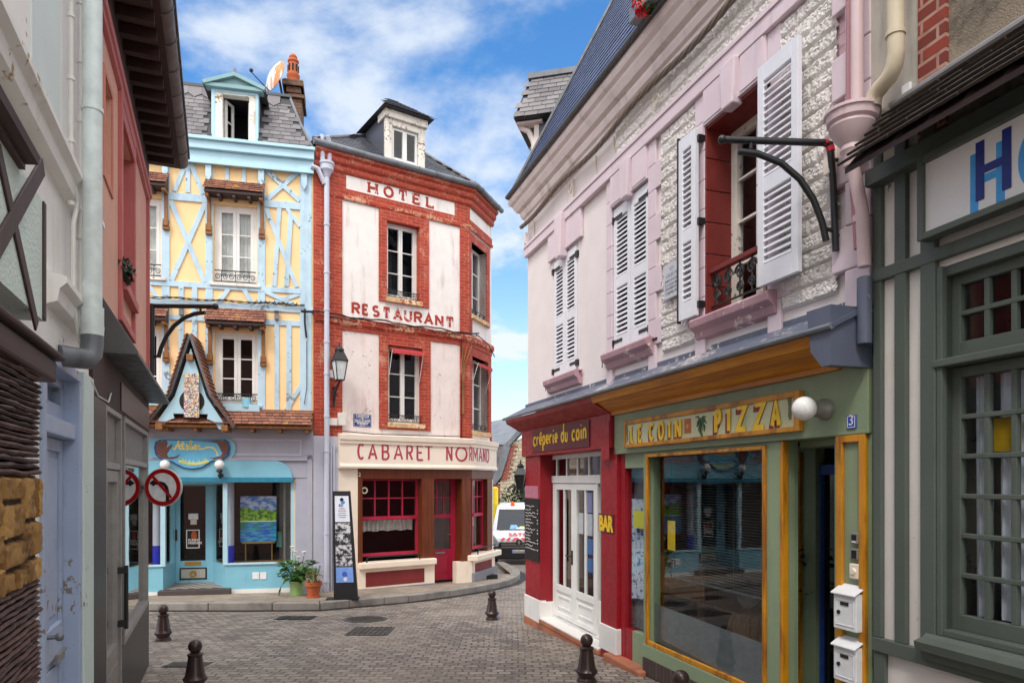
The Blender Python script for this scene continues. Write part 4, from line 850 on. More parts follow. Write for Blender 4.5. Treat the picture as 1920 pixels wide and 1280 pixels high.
# ---------------------------------------------------------------- half-timbered artist's workshop
def atelier():
    ft = GZ(14.2)+KH; zF = ft-.4
    t = thing('workshop_house', 'yellow and light blue half timbered house with a grey slate mansard roof', 'house', A, A.u(430), 0, ft)
    u0, u1 = A.u(150), A.u(587)
    zf1 = avg(A.q(14, 245, 470, .2)[1], A.q(14, 1165, 565, .2)[1]); zfm = avg(A.q(14, 245, 545, .2)[1], A.q(14, 1165, 632, .2)[1]); zf0 = avg(A.q(14, 255, 635, .2)[1], A.q(14, 1165, 705, .2)[1])
    R1 = A.rect(14, 500, 935, 790, 925); wu = (R1[0], R1[1], A.q(15, 650, 258)[1], A.q(14, 640, 940)[1])
    dl = A.q(14, 470, 0)[0]-A.q(14, 160, 0)[0]
    wu2 = (wu[0]-dl-.02-(wu[1]-wu[0]-.9)-.0, wu[0]-dl-.02+.0, wu[2]+.0, wu[3])
    wl = (A.q(15, 505, 0)[0], A.q(15, 800, 0)[0], A.q(15, 650, 1060)[1], A.q(15, 650, 575)[1])
    sh = A.u(305)                                   # right edge of the left-hand windows
    wu2 = (sh-(wu[1]-wu[0]), sh, wu[2]+.03, wu[3]+.02); wl2 = (sh-(wl[1]-wl[0]), sh, wl[2], wl[3])
    zs1 = A.q(16, 900, 100)[1]; zo1 = avg(A.q(16, 700, 412)[1], A.q(16, 450, 410)[1]); ur = A.q(16, 1085, 0)[0]; uleft = A.u(190)
    shop = (uleft, ur, zF-.1, zo1)
    mb = MB(); holed(mb, u0, u1, zF-.5, zf1, [wu, wu2, wl, wl2, shop], 0, .22); shell(mb, u0, u1, zF-.5, zf1, 0, 6.5); mb.build('wall', M['yellow_wall'], t)
    mb = MB(); mb.bx(u0+.1, u1-.1, zs1+.3, zf0, -1.3, -1.25); mb.build('interior', M['dark_room'], t)
    # ---- timbers
    tb = MB(); q4 = lambda x, y: A.q(14, x, y); q5 = lambda x, y: A.q(15, x, y); px = lambda k: k/3.556*14.1/F*1.02
    def B(a, b, w): tb.beam(a, b, px(w*.88), 0, .026)
    def vert(x, za, zb, w): u = q4(x, 0)[0]; tb.beam((u, za), (u, zb), px(w), 0, .026)
    zpent = avg(q5(800, 1105)[1], q5(1100, 1110)[1]); zr1 = q4(620, 890)[1]
    zmid = avg(q5(200, 260)[1], q5(1000, 298)[1]); zlow = avg(q5(250, 385)[1], q5(1050, 430)[1]); zl2 = q5(330, 485)[1]
    vert(470, zpent-.1, zf0, 44); vert(820, zpent-.1, zf0, 44); vert(1115, zpent-.3, zf0, 74); vert(182, zpent-.1, zf0, 46)
    for x in (-120, -420): vert(x, zpent-.1, zf0, 46)
    top = q4(330, 640)
    B(q4(320, 655), q4(240, 850), 30); B(q4(330, 655), q4(330, 860), 30); B(q4(345, 655), q4(430, 870), 32)
    zA = avg(q4(210, 885)[1], q4(450, 900)[1]); ua, ub = q4(205, 0)[0], q4(450, 0)[0]; tb.beam((ua, zA), (ub, zA), px(48), 0, .026)
    B(q4(215, 915), q5(440, 248), 34); B(q4(445, 930), q5(220, 235), 34)
    ta = q4(590, 670); B(q4(590, 668), q4(590, 800), 26); B(q4(703, 675), q4(703, 810), 26)
    B(q4(845, 705), q4(1075, 915), 34); B(q4(1072, 715), q4(855, 905), 34); zB = q4(960, 942)[1]; tb.beam((q4(842, 0)[0], zB), (q4(1080, 0)[0], zB), px(46), 0, .026)
    B(q4(850, 965), q5(1055, 280), 30); B(q4(990, 965), q4(1078, 1088), 26); B(q4(938, 965), q5(905, 275), 30); B(q4(1015, 1000), q5(985, 275), 34)
    tb.beam((u0, zmid), (q5(1080, 0)[0], zmid), px(34), 0, .026)
    for x in (285, 375): u = q5(x, 0)[0]; tb.beam((u, zmid), (u, zlow), px(30), 0, .026); tb.beam((u, zlow), (u, zpent), px(30), 0, .026)
    B(q5(605, 285), q5(530, 390), 30); B(q5(700, 290), q5(762, 395), 30); B(q5(845, 310), q5(1040, 400), 28); B(q5(1072, 325), q5(860, 400), 28); B(q5(70, 270), q5(140, 370), 28)
    tb.beam((u0, zlow), (u1, zlow), px(38), 0, .03); tb.beam((q5(205, 0)[0], zl2), (q5(460, 0)[0], zl2), px(30), 0, .026)
    zC = q5(960, 517)[1]; tb.beam((q5(845, 0)[0], zC), (q5(1085, 0)[0], zC), px(34), 0, .026)
    for x, w in ((922, 28), (1002, 32)): u = q5(x, 0)[0]; tb.beam((u, zC), (u, zpent), px(w), 0, .026)
    B(q5(1085, 930), q5(985, 1095), 30); B(q5(210, 860), q5(280, 1000), 26)
    tb.build('timber_frame', M['blue_timber'], t)
    # corbels, cornice boards
    for x in (470, 820, 1105, 182): cb = MB(); a = q4(x-20, 655); b = q4(x+20, 660); w = b[0]-a[0]; z = a[1] if x < 800 else q4(x, 690)[1]; z = zf0-.01; cb.prism([(a[0], z), (b[0], z), (b[0], z-.24), (a[0]+w/2, z-.36), (a[0], z-.24)], .03, .10); cb.build('corbel', M['blue_timber'], t, bev=.008)
    fb = MB(); fb.bx(u0, u1+.02, zf0, zfm, 0, .12); fb.bx(u0, u1+.03, zfm, zf1, 0, .2); fb.bx(u0, u1+.05, zf1-.05, zf1+.015, .2, .26); fb.bx(u0, u1+.02, zf0-.03, zf0+.03, .12, .15); fb.build('eaves_board', M['blue_board'], t, bev=.008)
    # ---- windows
    for (w, glass, cur, pf) in ((wu, M['glass'], M['curtain'], 1), (wu2, M['glass'], M['curtain'], 1), (wl, M['glass'], None, 0), (wl2, M['glass'], None, 0)):
        win(t, w[0], w[1], w[2], w[3], -.1, M['white_paint'], glass, 2, 3, fw=.075, sw=.06, bar=.022, cur=cur)
        MB().bx(w[0]-.07, w[1]+.07, w[2]-.06, w[2], -.1, .07).build('sill', M['old_white'] if pf else M['blue_board'], t, bev=.008)
        if pf: rail(t, w[0]+.02, w[1]-.02, w[2]+.01, .24, .03, M['iron'], k=3)
        else: rail(t, w[0]+.02, w[1]-.02, w[2]+.06, .15, .03, M['iron'], k=3)
    # tiled hoods over the windows
    def hood(a, b, zt, zb):
        mb = MB(); n0, n1 = .03, .34; dn, dz = n1-n0, zb-zt; Ls = math.hypot(dn, dz)
        mb.tiles((a, -n1, zb), (1, 0, 0), (0, dn, -dz), b-a, Ls, Ls/5, .11, .012, lap=1.25)
        o = mb.build('tiled_hood', M['tile'], t); w = MB(); w.hexa([(a+.02, -n1+.02, zb-.05), (b-.02, -n1+.02, zb-.05), (b-.02, 0, zb-.05), (a+.02, 0, zb-.05), (a+.02, -n1+.02, zb-.006), (b-.02, -n1+.02, zb-.006), (b-.02, -.0, zt-.02), (a+.02, -.0, zt-.02)])
        for k in range(1, 4): u = a+(b-a)*k/4; w.bx(u-.03, u+.03, zb-.11, zb-.05, 0, n1-.05)
        w.build('hood_board', M['dark_beam_x'], o)
        for u in (a+.06, b-.06):
            g = MB(); g.bx(u-.035, u+.035, zb-.62, zb-.05, .01, .07); g.prism([(u-.05, zb-.62), (u+.05, zb-.62), (u+.055, zb-.75), (u-.055, zb-.75)], .01, .12); g.bx(u-.06, u+.06, zb-.82, zb-.75, .01, .10); g.beam((u, zb-.06), (u, zb-.12), .07, .07, n1-.06); g.build('hood_bracket', M['ochre_wood'], o, bev=.006)
    h1 = (q4(450, 0)[0], q4(845, 0)[0], avg(q4(450, 775)[1], q4(840, 805)[1]), avg(q4(455, 872)[1], q4(850, 905)[1])); hood(*h1)
    h2 = (q5(457, 0)[0], q5(854, 0)[0], avg(q5(455, 420)[1], q5(850, 435)[1]), avg(q5(465, 520)[1], q5(858, 545)[1])); hood(*h2)
    e = A.u(319.); hood(e-(h1[1]-h1[0]), e, h1[2]+.04, h1[3]+.03); hood(e-(h2[1]-h2[0]), e, h2[2]+.02, h2[3]+.02)
    # planter board under lower window
    r = A.rect(15, 555, 1055, 805, 1130, .1); MB().bx(r[0], r[1], r[2], r[3], .06, .1).build('planter_board', M['blue_board'], t, bev=.006)
    # ---- mansard roof
    zt = avg(A.q(14, 320, 140, -.8)[1], A.q(14, 1030, 238, -.8)[1]); 
    ra, rb_ = (.12, zf1), (-.75, zt); dn = ra[0]-rb_[0]; dz = rb_[1]-ra[1]; Ls = math.hypot(dn, dz); ue = u1+.02; cut = .55
    bs = MB(); dA, dB = A.u(397, .02), A.u(483.5, .02); bs.quad((u0, -.12, zf1), (dA, -.12, zf1), (dA, .75, zt), (u0, .75, zt)); bs.quad((dB, -.12, zf1), (ue, -.12, zf1), (ue-cut, .75, zt), (dB, .75, zt)); bs.quad((ue, -.12, zf1), (ue, 6.5, zf1), (ue-cut, 5.7, zt), (ue-cut, .75, zt))
    zr = zt+.72; bs.quad((u0, .75, zt), (ue-cut, .75, zt), (ue-cut-2.1, 3., zr), (u0, 3., zr)); bs.quad((ue-cut, .75, zt), (ue-cut, 5.7, zt), (ue-cut-2.1, 3., zr)); bs.quad((u0, 6.5, zf1), (u0, 5.7, zt), (ue-cut, 5.7, zt), (ue, 6.5, zf1)); bs.quad((u0, 5.7, zt), (u0, 3, zr), (ue-cut-2.1, 3, zr), (ue-cut, 5.7, zt))
    roof = bs.build('roof', M['slate_base'], t)
    wd = lambda y: ue-u0-cut*(y/Ls)**.8
    sl = MB(); sl.tiles((u0, -.12, zf1), (1, 0, 0), (0, dn, dz), ue-u0, Ls-.3, .125, .21, .007, keep=lambda x, y: x+.08 < wd(y) and not (dA-u0-.1 < x < dB-u0+.1), jit=.04)
    # zigzag top courses
    es = Vector((0, dn, dz)).normalized(); en = Vector((0, -dz, dn)).normalized(); 
    for k in range(int((ue-u0)/.26)):
        x = k*.26
        if x+.26 > wd(Ls)-.0: break
        if dA-u0-.26 < x < dB-u0: continue
        o = Vector((u0, -.12, zf1))+es*(Ls-.42); p = [(0.0, .12), (.13, 0), (.26, .12), (.26, .44), (0, .44)]
        f = [o+Vector((x+c*.985, 0, 0))+es*s+en*.03 for c, s in p]; bk = [v-en*.012 for v in f]; n = 5; sl.add(f+bk, [tuple(range(n)), tuple(range(2*n-1, n-1, -1))]+[(i, i+n, (i+1) % n+n, (i+1) % n) for i in range(n)])
    sl.build('roof_slates', M['slate_warm'], t)
    s2 = MB(); s2.tiles((u0, .70, zt-.01), (1, 0, 0), (0, 2.25, zr-zt), ue-u0-cut, math.hypot(2.25, zr-zt), .2, .3, .008, keep=lambda x, y: x < ue-u0-cut-2.1*y/2.35-.1); s2.build('upper_slates', M['slate'], t)
    mb = MB(); mb.bx(u0, ue-cut+.02, zt-.04, zt+.02, -.78, -.68); mb.build('roof_break_moulding', M['dark_lead'], t); mb = MB(); mb.tube([(u0, 3, zr), (ue-cut-2.1, 3, zr+.01), (ue-cut, .78, zt+.02)], .05, 8); mb.tube([(ue, -.1, zf1+.03), (ue-cut*.55, .32, zf1+dz*.5), (ue-cut, .76, zt)], .03, 8); mb.build('ridge_capping', M['zinc'], t)
    # ---- dormer
    n = .02; da, db = A.u(396, n), A.u(484.5, n); z0 = zf1+.015; z1 = A.q(14, 640, 178, n)[1]; za = A.q(14, 650, 98, n)[1]; zb = A.q(14, 650, 165, n)[1]
    o = (A.q(14, 560, 0)[0], A.q(14, 737, 0)[0], A.q(14, 640, 500)[1], A.q(14, 640, 212)[1])
    mb = MB(); frame4(mb, da, db, z0, z1, .07, .06, .0, .06, -.14, n); d = mb.build('dormer', M['blue_board'], t, bev=.008)
    mb = MB(); frame4(mb, da+.07, db-.06, z0, z1-.06, o[0]-da-.07, db-.06-o[1], o[2]-z0, z1-.06-o[3], -.16, n-.01); mb.build('dormer_frame', M['old_white'], d, bev=.008)
    mb = MB(); ov = .1; mb.prism([(da-ov, z1), (db+ov, z1), (db+ov, z1+.1), ((da+db)/2, za), (da-ov, z1+.1)], -.1, n+.03); mb.strip([(da-ov-.04, z1+.05), ((da+db)/2, za+.03), (db+ov+.04, z1+.05)], .07, n+.03, n+.12); mb.bx(da-ov, db+ov, z1-.0, z1+.07, n+.03, n+.09); mb.build('pediment', paint('pediment_blue', S(132, 168, 172), .6, .1, S(90, 110, 110), chips=S(150, 150, 120)), d)
    mb = MB(); mb.prism([((da+db)/2-.05, za), ((da+db)/2+.05, za), ((da+db)/2+.02, za+.2), ((da+db)/2-.02, za+.2)], -.02, .04); mb.build('finial', M['zinc'], d)
    mb = MB(); mb.quad((da-ov-.05, -n-.12, z1+.04), ((da+db)/2, -n-.12, za+.06), ((da+db)/2, 2, za+.06), (da-ov-.05, 2, z1+.04)); mb.quad((db+ov+.05, -n-.12, z1+.04), ((da+db)/2, -n-.12, za+.06), ((da+db)/2, 2, za+.06), (db+ov+.05, 2, z1+.04)); mb.build('dormer_roof', M['slate_warm'], d)
    mb = MB(); mb.bx(da+.01, da+.06, z0, z1, -1.3, -.141); mb.bx(db-.06, db-.01, z0, z1, -1.3, -.141); mb.build('dormer_cheek', M['slate_warm'], d)
    MB().bx(da+.06, db-.06, z0, z1, -1.0, -.95).bx(da+.06, db-.06, z1-.05, z1-.03, -1., -.15).bx(da+.06, da+.075, z0, z1, -.95, -.16).bx(db-.075, db-.06, z0, z1, -.95, -.16).bx(da+.06, db-.06, z0-.03, z0+.02, -1., -.17).build('interior', M['dark_room'], d)
    for sgn, u in ((1, o[0]+.02), (-1, o[1]-.02)):     # two casements folded inwards
        mb = MB(); W = .26; f = Frame(0, 0, origin=(0, 0), ang=R_(62 if sgn > 0 else 96)); 
        m = MB(); frame4(m, 0, W, o[2]+.02, o[3]-.02, .05, .05, .06, .05, -.02, .02); m.bx(.05, W-.05, (o[2]+o[3])/2-.012, (o[2]+o[3])/2+.012, -.012, .012)
        m.v = [(u+x*f.d[0]+y*f.i[0], .17+x*f.d[1]+y*f.i[1], z) for x, y, z in m.v]; m.build('casement', M['white_paint'], d)
        m = MB().quad((.03, 0, o[2]+.05), (W-.03, 0, o[2]+.05), (W-.03, 0, o[3]-.05), (.03, 0, o[3]-.05)); m.v = [(u+x*f.d[0]+y*f.i[0], .17+x*f.d[1]+y*f.i[1], z) for x, y, z in m.v]; m.build('pane', M['glass'], d)
    # ---- chimney
    n = -1.6; ca, cb_ = A.q(14, 968, 0, n)[0], A.q(14, 1088, 0, n)[0]; z0 = zf1+.3; z1 = A.q(14, 1030, 122, n)[1]; za = A.q(14, 1030, 195, n)[1]
    mb = MB(); mb.bx(ca+.16, cb_, z0, za, -2.3, n); mb.bx(ca+.05, cb_-.02, za, za+.28, -2.25, n+.03); mb.bx(ca, cb_+.03, za+.28, z1-.12, -2.35, n+.08); mb.bx(ca-.03, cb_+.04, z1-.12, z1, -2.38, n+.10); mb.bx(ca+.1, cb_+.06, za-.12, za-.04, -2.38, n+.06)
    ch = mb.build('chimney', M['brick_chim'], t, bev=.01); mb = MB(); u = A.q(14, 1021, 0, n)[0]; k = .135
    mb.lathe([(k*1.1, 0), (k*1.1, .12), (k*.95, .16), (k*.95, .30), (k*1.1, .33), (k*1.1, .38), (k*.85, .40), (k*.8, .66), (k*.95, .68), (k*.95, .72), (k*.6, .76), (k*.7, .80), (k*.4, .86)], (u, 2., z1), 18); mb.build('chimney_pot', M['terracotta'], ch, smooth=True)
    mb = MB()
    for i in range(8): a = 2*math.pi*i/8; mb.bx(u+k*.83*math.cos(a)-.018, u+k*.83*math.cos(a)+.018, z1+.45, z1+.60, -2-k*.83*math.sin(a)-.018, -2-k*.83*math.sin(a)+.018)
    mb.build('pot_vent', M['dark_room'], ch)
    # ---- pent roof over the shop
    zp1, zp0 = zpent, avg(q5(640, 1205)[1], q5(1165, 1225)[1]); np_ = .55
    mb = MB(); dn, dz = np_, zp1-zp0; Ls = math.hypot(dn, dz); mb.tiles((u0, -np_-.02, zp0), (1, 0, 0), (0, dn, dz), u1-u0, Ls, Ls/5, .13, .014); o = mb.build('pent_roof', M['tile'], t)
    mb = MB(); mb.hexa([(u0, -np_+.02, zp0-.05), (u1, -np_+.02, zp0-.05), (u1, 0, zp0-.05), (u0, 0, zp0-.05), (u0, -np_+.02, zp0-.005), (u1, -np_+.02, zp0-.005), (u1, 0, zp1-.02), (u0, 0, zp1-.02)])
    for k in range(9): u = u0+.1+(u1-u0-.2)*k/8; mb.bx(u-.03, u+.03, zp0-.12, zp0-.05, 0, np_-.06)
    mb.bx(u0, u1, zp1-.01, zp1+.03, 0, .06); mb.build('pent_board', M['ochre_wood'], o)
    # ---- A shaped gable over the sign
    ng = .62; g = lambda x, y: A.q(15, x, y, ng)
    apex, l1, l2, r1, r2 = g(340, 588), g(208, 985), g(62, 1200), g(478, 1010), g(655, 1212); zb = min(l2[1], r2[1]); cx = apex[0]
    half = (r1[0]-l1[0])/2; hw = (r2[0]-l2[0])/2; l1 = (cx-half, l1[1]); r1 = (cx+half, l1[1]); l2 = (cx-hw, l2[1]); r2 = (cx+hw, l2[1])
    mb = MB(); tk = .11; outl = [l2, l1, (cx-.05, apex[1]), (cx+.05, apex[1]), r1, r2]
    tl = MB()
    for a, b in ((l2, l1), (l1, (cx-.03, apex[1])), ((cx+.03, apex[1]), r1), (r1, r2)):
        d = Vector((b[0]-a[0], 0, b[1]-a[1])); Ln = d.length; dd = d.normalized(); left = a[0] < cx-.01 or b[0] < cx-.01; nrm = Vector((-dd.z, 0, dd.x)); 
        if nrm.z < 0: nrm = -nrm
        N = max(3, int(Ln/.085)); up = dd if dd.z > 0 else -dd; st = Vector((a[0], 0, a[1])) if dd.z > 0 else Vector((b[0], 0, b[1]))
        for i in range(N):
            for j in range(6):
                y0 = -ng-.05+j*.112; y1 = y0+.108; p0 = st+up*(Ln*i/N); p1 = st+up*min(Ln, Ln*(i+1.25)/N); lo, hi = .034+random.uniform(0, .006), .004
                q_ = [p0+nrm*lo, p1+nrm*hi, p1+nrm*(hi+.014), p0+nrm*(lo+.014)]
                tl.hexa([(v.x, y0, v.z) for v in q_]+[(v.x, y1, v.z) for v in q_])
    gb = MB()
    for a, b in ((l2, l1), (l1, (cx, apex[1]))):
        for s in (1, -1):
            m_ = lambda p: (cx+s*(p[0]-cx), p[1]); gb.strip([m_(a), m_(b)], .05, 0, ng-.02+.001*s)
    gab = tl.build('gable_tiles', M['tile'], t); gb.build('gable_edge', M['grey_metal'], gab)
    ins = .07; k = (l1[1]-zb)
    poly = [(l2[0]+.22, zb+.13), (l1[0]+ins*1.1, l1[1]-.04), (cx, apex[1]-.26), (r1[0]-ins*1.1, r1[1]-.04), (r2[0]-.22, zb+.13), (r2[0]-.16, zb-.02), (r2[0]-.28, zb-.04), (r2[0]-.36, zb+.1), (r2[0]-.5, zb+.16), (r1[0]-.05, zb+.25), (l1[0]+.05, zb+.25), (l2[0]+.5, zb+.16), (l2[0]+.36, zb+.1), (l2[0]+.28, zb-.04), (l2[0]+.16, zb-.02)]
    MB().prism(poly, ng-.14, ng-.08).build('gable_panel', M['blue_board'], gab, bev=.006)
    for x, y in ((135, 1205), (572, 1217), (340, 745)): c = A.q(15, x, y, ng); MB().bx(c[0]-.06, c[0]+.06, c[1]-.06, c[1]+.06, .2, ng+.02).build('purlin_end', M['ochre_wood'], gab, bev=.006)
    c = g(349, 1035); mb = MB().disc(cx+.0+(c[0]-cx), c[1], 76/3.556*13.6/F, ng-.085, ng-.07); mb.build('round_opening', M['black_panel'], gab)
    # ---- shop front
    q6 = lambda x, y, n=0: A.q(16, x, y, n)
    zfa1, zfa0 = q6(900, 98)[1], q6(900, 272)[1]; zb1, zb0 = zfa0, q6(700, 388)[1]
    up = A.q(16, 1195, 0)[0]
    mb = MB(); mb.bx(uleft, u1-.0, zfa0, zfa1+.2, .0, .06); mb.bx(uleft, q6(1165, 0)[0], zfa0-.03, zfa0+.02, .06, .10); mb.build('shop_fascia', M['lilac_grey'], t, bev=.006)
    mb = MB(); a = q6(690, 0)[0]; frame4(mb, a, q6(1130, 0)[0], q6(900, 248)[1], q6(900, 145)[1], .03, .03, .03, .03, .06, .075); mb.build('fascia_panel', M['pale_lilac'], t)
    ends = [(q6(1075, 0)[0], zb0)]+[(q6(950, 0)[0]+(q6(1075, 0)[0]-q6(950, 0)[0])*math.cos(R_(x)), zb0+(zb1-.02-zb0)*math.sin(R_(x))) for x in range(15, 91, 15)]
    MB().prism([(uleft, zb0)]+ends+[(uleft, zb1-.02)], .05, .09).build('blue_fascia', M['turquoise'], t, bev=.006)
    mb = MB(); mb.bx(q6(950, 0)[0], q6(1165, 0)[0], zb0, zfa0-.03, 0, .045); mb.bx(q6(1090, 0)[0], u1-.02, zF, zfa0+.001, -.2, .03); mb.bx(q6(1165, 0)[0], u1-.01, zF, zfa0+.1, .03, .06); mb.build('shop_pilaster', M['lilac_grey'], t, bev=.006)
    mb = MB(); mb.bx(uleft, q6(1080, 0)[0], zo1-.02, zb0+.01, -.25, .12); mb.build('shop_lintel', M['teal'], t, bev=.006)
    zsl = avg(q6(860, 930)[1], q6(860, 938)[1]); zpl = q6(860, 1088)[1]
    m0, m1 = q6(255, 0)[0], q6(648, 0)[0]; di0, di1 = q6(333, 0, -.75)[0], q6(562, 0, -.75)[0]; dep = .75
    uw = q6(1070, 0)[0]
    for (a, b) in (((m1, 0), (di1, dep)), ((m0, 0), (di0, dep))):
        st = MB(); st.bx(m1, q6(1085, 0)[0], zpl, zsl, -.18, .0) if a[0] > b[0] else st.bx(uleft, m0, zpl, zsl, -.18, .0)
        st.quad((a[0], a[1], zF), (b[0], b[1], zF), (b[0], b[1], zsl), (a[0], a[1], zsl)); s = .12 if a[0] > b[0] else -.12; st.quad((a[0], a[1], zsl), (b[0], b[1], zsl), (b[0]+s, b[1], zsl), (a[0]+s, a[1], zsl)); st.build('stall_riser', M['turquoise'], t)
    MB().bx(m1, q6(1085, 0)[0], zsl, zsl+.035, -.12, .03).build('window_ledge', M['blue_board'], t, bev=.005); MB().bx(uleft, m0, zsl, zsl+.035, -.12, .03).build('window_ledge', M['blue_board'], t, bev=.005)
    MB().bx(m1+.06, u1-.35, zF, zpl, -.18, .015).build('plinth', M['white_paint'], t); MB().bx(uleft, m0-.1, zF, zpl, -.18, .015).build('plinth', M['white_paint'], t)
    ps = MB(); 
    for u in (m0, m1): ps.bx(u-.045, u+.045, zsl, zo1, -.07, .02)
    ps.bx(q6(1062, 0)[0], q6(1085, 0)[0], zsl, zo1, -.1, .0); ps.bx(m0, m1, zo1-.05, zo1-.021, -.04, .0); ps.build('shop_post', M['blue_board'], t, bev=.005)
    gl = MB()
    for a, b in (((m1, .05), (uw, .05)), ((uleft, .05), (m0, .05)), ((m1, .03), (di1, dep)), ((m0, .03), (di0, dep))): gl.quad((a[0], a[1], zsl), (b[0], b[1], zsl), (b[0], b[1], zo1), (a[0], a[1], zo1))
    gl.build('shop_glazing', M['shop_glass'], t)
    tr = MB()
    for x, y in ((di0-.05, dep), (di1+.05, dep)): tr.bx(x-.05, x+.05, zF, zo1+.1, -dep-.05, -dep+.05)
    tr.bx(di0, di1, q6(450, 415, -.75)[1], zo1+.1, -dep-.05, -dep+.04); tr.build('door_frame', M['turquoise'], t)
    for (a, b) in (((m1, .0), (di1, dep)), ((m0, .0), (di0, dep))):
        pass
    zd0, zd1 = q6(450, 1060, -.75)[1], q6(450, 415, -.75)[1]; mb = MB(); nn = -dep; zg = q6(450, 912, -.75)[1]; e0, e1 = di0, di1
    frame4(mb, e0, e1, zd0, zd1, .09, .12, zg-zd0, .08, nn-.05, nn); d = mb.build('door', M['turquoise'], t, bev=.005)
    MB().quad((e0+.08, dep+.03, zg-.02), (e1-.1, dep+.03, zg-.02), (e1-.1, dep+.03, zd1-.05), (e0+.08, dep+.03, zd1-.05)).build('pane', M['shop_glass'], d)
    r = A.rect(16, 360, 957, 532, 1027, nn); MB().bx(*r, nn, nn+.012).build('door_plaque', M['iron'], d); rr = (r[0]+.03, r[1]-.03, r[2]+.03, r[3]-.03); la = NT('lattice'); v = la.new('ShaderNodeTexWave'); la.set(v, 'Scale', 22.); v.wave_type = 'BANDS'; v.bands_direction = 'DIAGONAL'; la.set(v, 'Distortion', 1.); lm = la.fin(la.mix(la.ramp(v.outputs[1], .3, .6), S(90, 84, 70), S(214, 214, 204)), .5)
    MB().bx(*rr, nn+.012, nn+.016).build('plaque_lattice', lm, d); MB().ring((r[0]+r[1])/2, (r[2]+r[3])/2, .03, .07, nn+.016, nn+.03).build('plaque_ring', M['gold'], d)
    r = A.rect(16, 392, 918, 495, 938, nn); MB().bx(*r, nn, nn+.01).build('letter_slot', M['gold'], d)
    r = A.rect(16, 333, 715, 345, 783, nn); MB().bx(r[0], r[1], r[2], r[3], nn, nn+.03).build('door_handle', M['iron'], d)
    for k, (x0, y0, x1, y1, m) in enumerate(((415, 614, 477, 650, plain('paper', S(222, 226, 230), .6)), (428, 652, 468, 683, plain('paper2', S(210, 205, 190), .6)))): MB().bx(*A.rect(16, x0, y0, x1, y1, nn-.02), nn-.022, nn-.018).build('door_notice', m, d)
    r = A.rect(16, 401, 716, 486, 832, nn-.02); pz = MB().bx(*r, nn-.022, nn-.018).build('door_poster', M['sign_white'], d); r = (r[0]+.02, r[1]-.02, r[2]+.02, r[3]-.02); MB().bx(*r, nn-.018, nn-.016).build('poster_print', M['black_panel'], d)
    MB().disc(r[0]+(r[1]-r[0])*.6, r[2]+(r[3]-r[2])*.68, .055, nn-.016, nn-.014, rz=.11).build('poster_figure', M['terracotta'], d); text(d, 'FUNNY', r[0]+.02, r[2]+.13, nn-.013, .07, M['sign_white'], 'poster_lettering', 'LEFT', .003); text(d, 'FRIENDS', r[0]+.02, r[2]+.07, nn-.013, .07, M['sign_white'], 'poster_lettering', 'LEFT', .003)
    # step with patterned floor
    s0, s1 = q6(225, 0, .12)[0], q6(680, 0, .12)[0]; zst = q6(450, 1093, .1)[1]
    MB().bx(s0, s1, zF, zst, -.0, .16).build('step', paint('dark_step', S(74, 66, 64), .6), t, bev=.012)
    flo = MB(); flo.quad((s0+.05, 0, zst+.003), (s1-.05, 0, zst+.003), (di1+.1, dep+.1, zst+.03), (di0-.1, dep+.1, zst+.03)); fm = NT('floor_tiles'); ck = fm.new('ShaderNodeTexChecker'); fm.set(ck, 'Scale', 9.); fm.L.new(fm.co, ck.inputs['Vector']); ck.inputs[1].default_value = S(160, 152, 144)+(1,); ck.inputs[2].default_value = S(112, 104, 98)+(1,); flo.build('porch_floor', fm.fin(ck.outputs[0], .6), t)
    for i in (0, 1): r = A.rect(16, 820+48*i, 985, 862+46*i, 1027, .0); MB().bx(*r, 0, .014).build('vent', M['white_plastic'], t, bev=.006)
    # shop interior: backing, ochre window bed, columns
    mb = MB(); mb.bx(uleft-.2, u1-.15, zF, zo1+.3, -2.4, -2.35); mb.bx(uleft-.2, u1-.15, zF-.02, zF, -2.35, -.1); mb.bx(uleft, u1-.2, zo1+.25, zo1+.3, -2.35, -.2); mb.bx(u1-.16, u1-.15, zF, zo1+.3, -2.3, -.3); mb.build('interior', M['dark_room'], t)
    mb = MB(); mb.bx(m1+.05, uw+.1, zsl-.02, zsl+.02, -.6, -.19); mb.bx(uleft, m0-.05, zsl-.02, zsl+.02, -.6, -.19); mb.build('window_bed', M['ochre_wood'], t)
    for x in (680, 215): 
        u = q6(x, 0, -.3)[0]; zz = q6(x, 815, -.3)[1]; MB().lathe([(.075, zz), (.075, zo1+.2)], (u, .3, 0), 14).build('column', M['pale_lilac'], t, smooth=True); MB().lathe([(.08, zsl+.02), (.08, zz)], (u, .3, 0), 14).build('column_base', M['royal_blue'], t, smooth=True)
    mb = MB(); u = q6(1022, 0, -.4)[0]; mb.bx(u-.02, u+.02, zsl, zo1, -.42, -.38); u = q6(1062, 0, -.15)[0]; mb.bx(u-.01, u+.01, zsl, zo1, -.14, -.12); mb.build('window_upright', M['alu'], t)
    # facade cables
    mb = MB()
    for k in range(3):
        pts = [(u0+(A.q(15, 1110, 0)[0]-u0)*i/30, -.07-.012*k, zlow+.10+.02*math.sin(i*1.1+k*2)-.03*abs(math.sin(i*.5))) for i in range(31)]; mb.tube(pts, .008, 5)
    a = q5(1110, 440); mb.tube([(a[0], -.09, a[1]+.03), (a[0], -.1, q5(1110, 520)[1]), (a[0]+.03, -.07, q5(1118, 620)[1])], .02, 6); b = q5(1122, 640); mb.tube([(b[0], -.06, b[1]), (b[0], -.06, q5(1122, 950)[1]), (b[0]-.05, -.06, q5(1100, 1060)[1])], .008, 5)
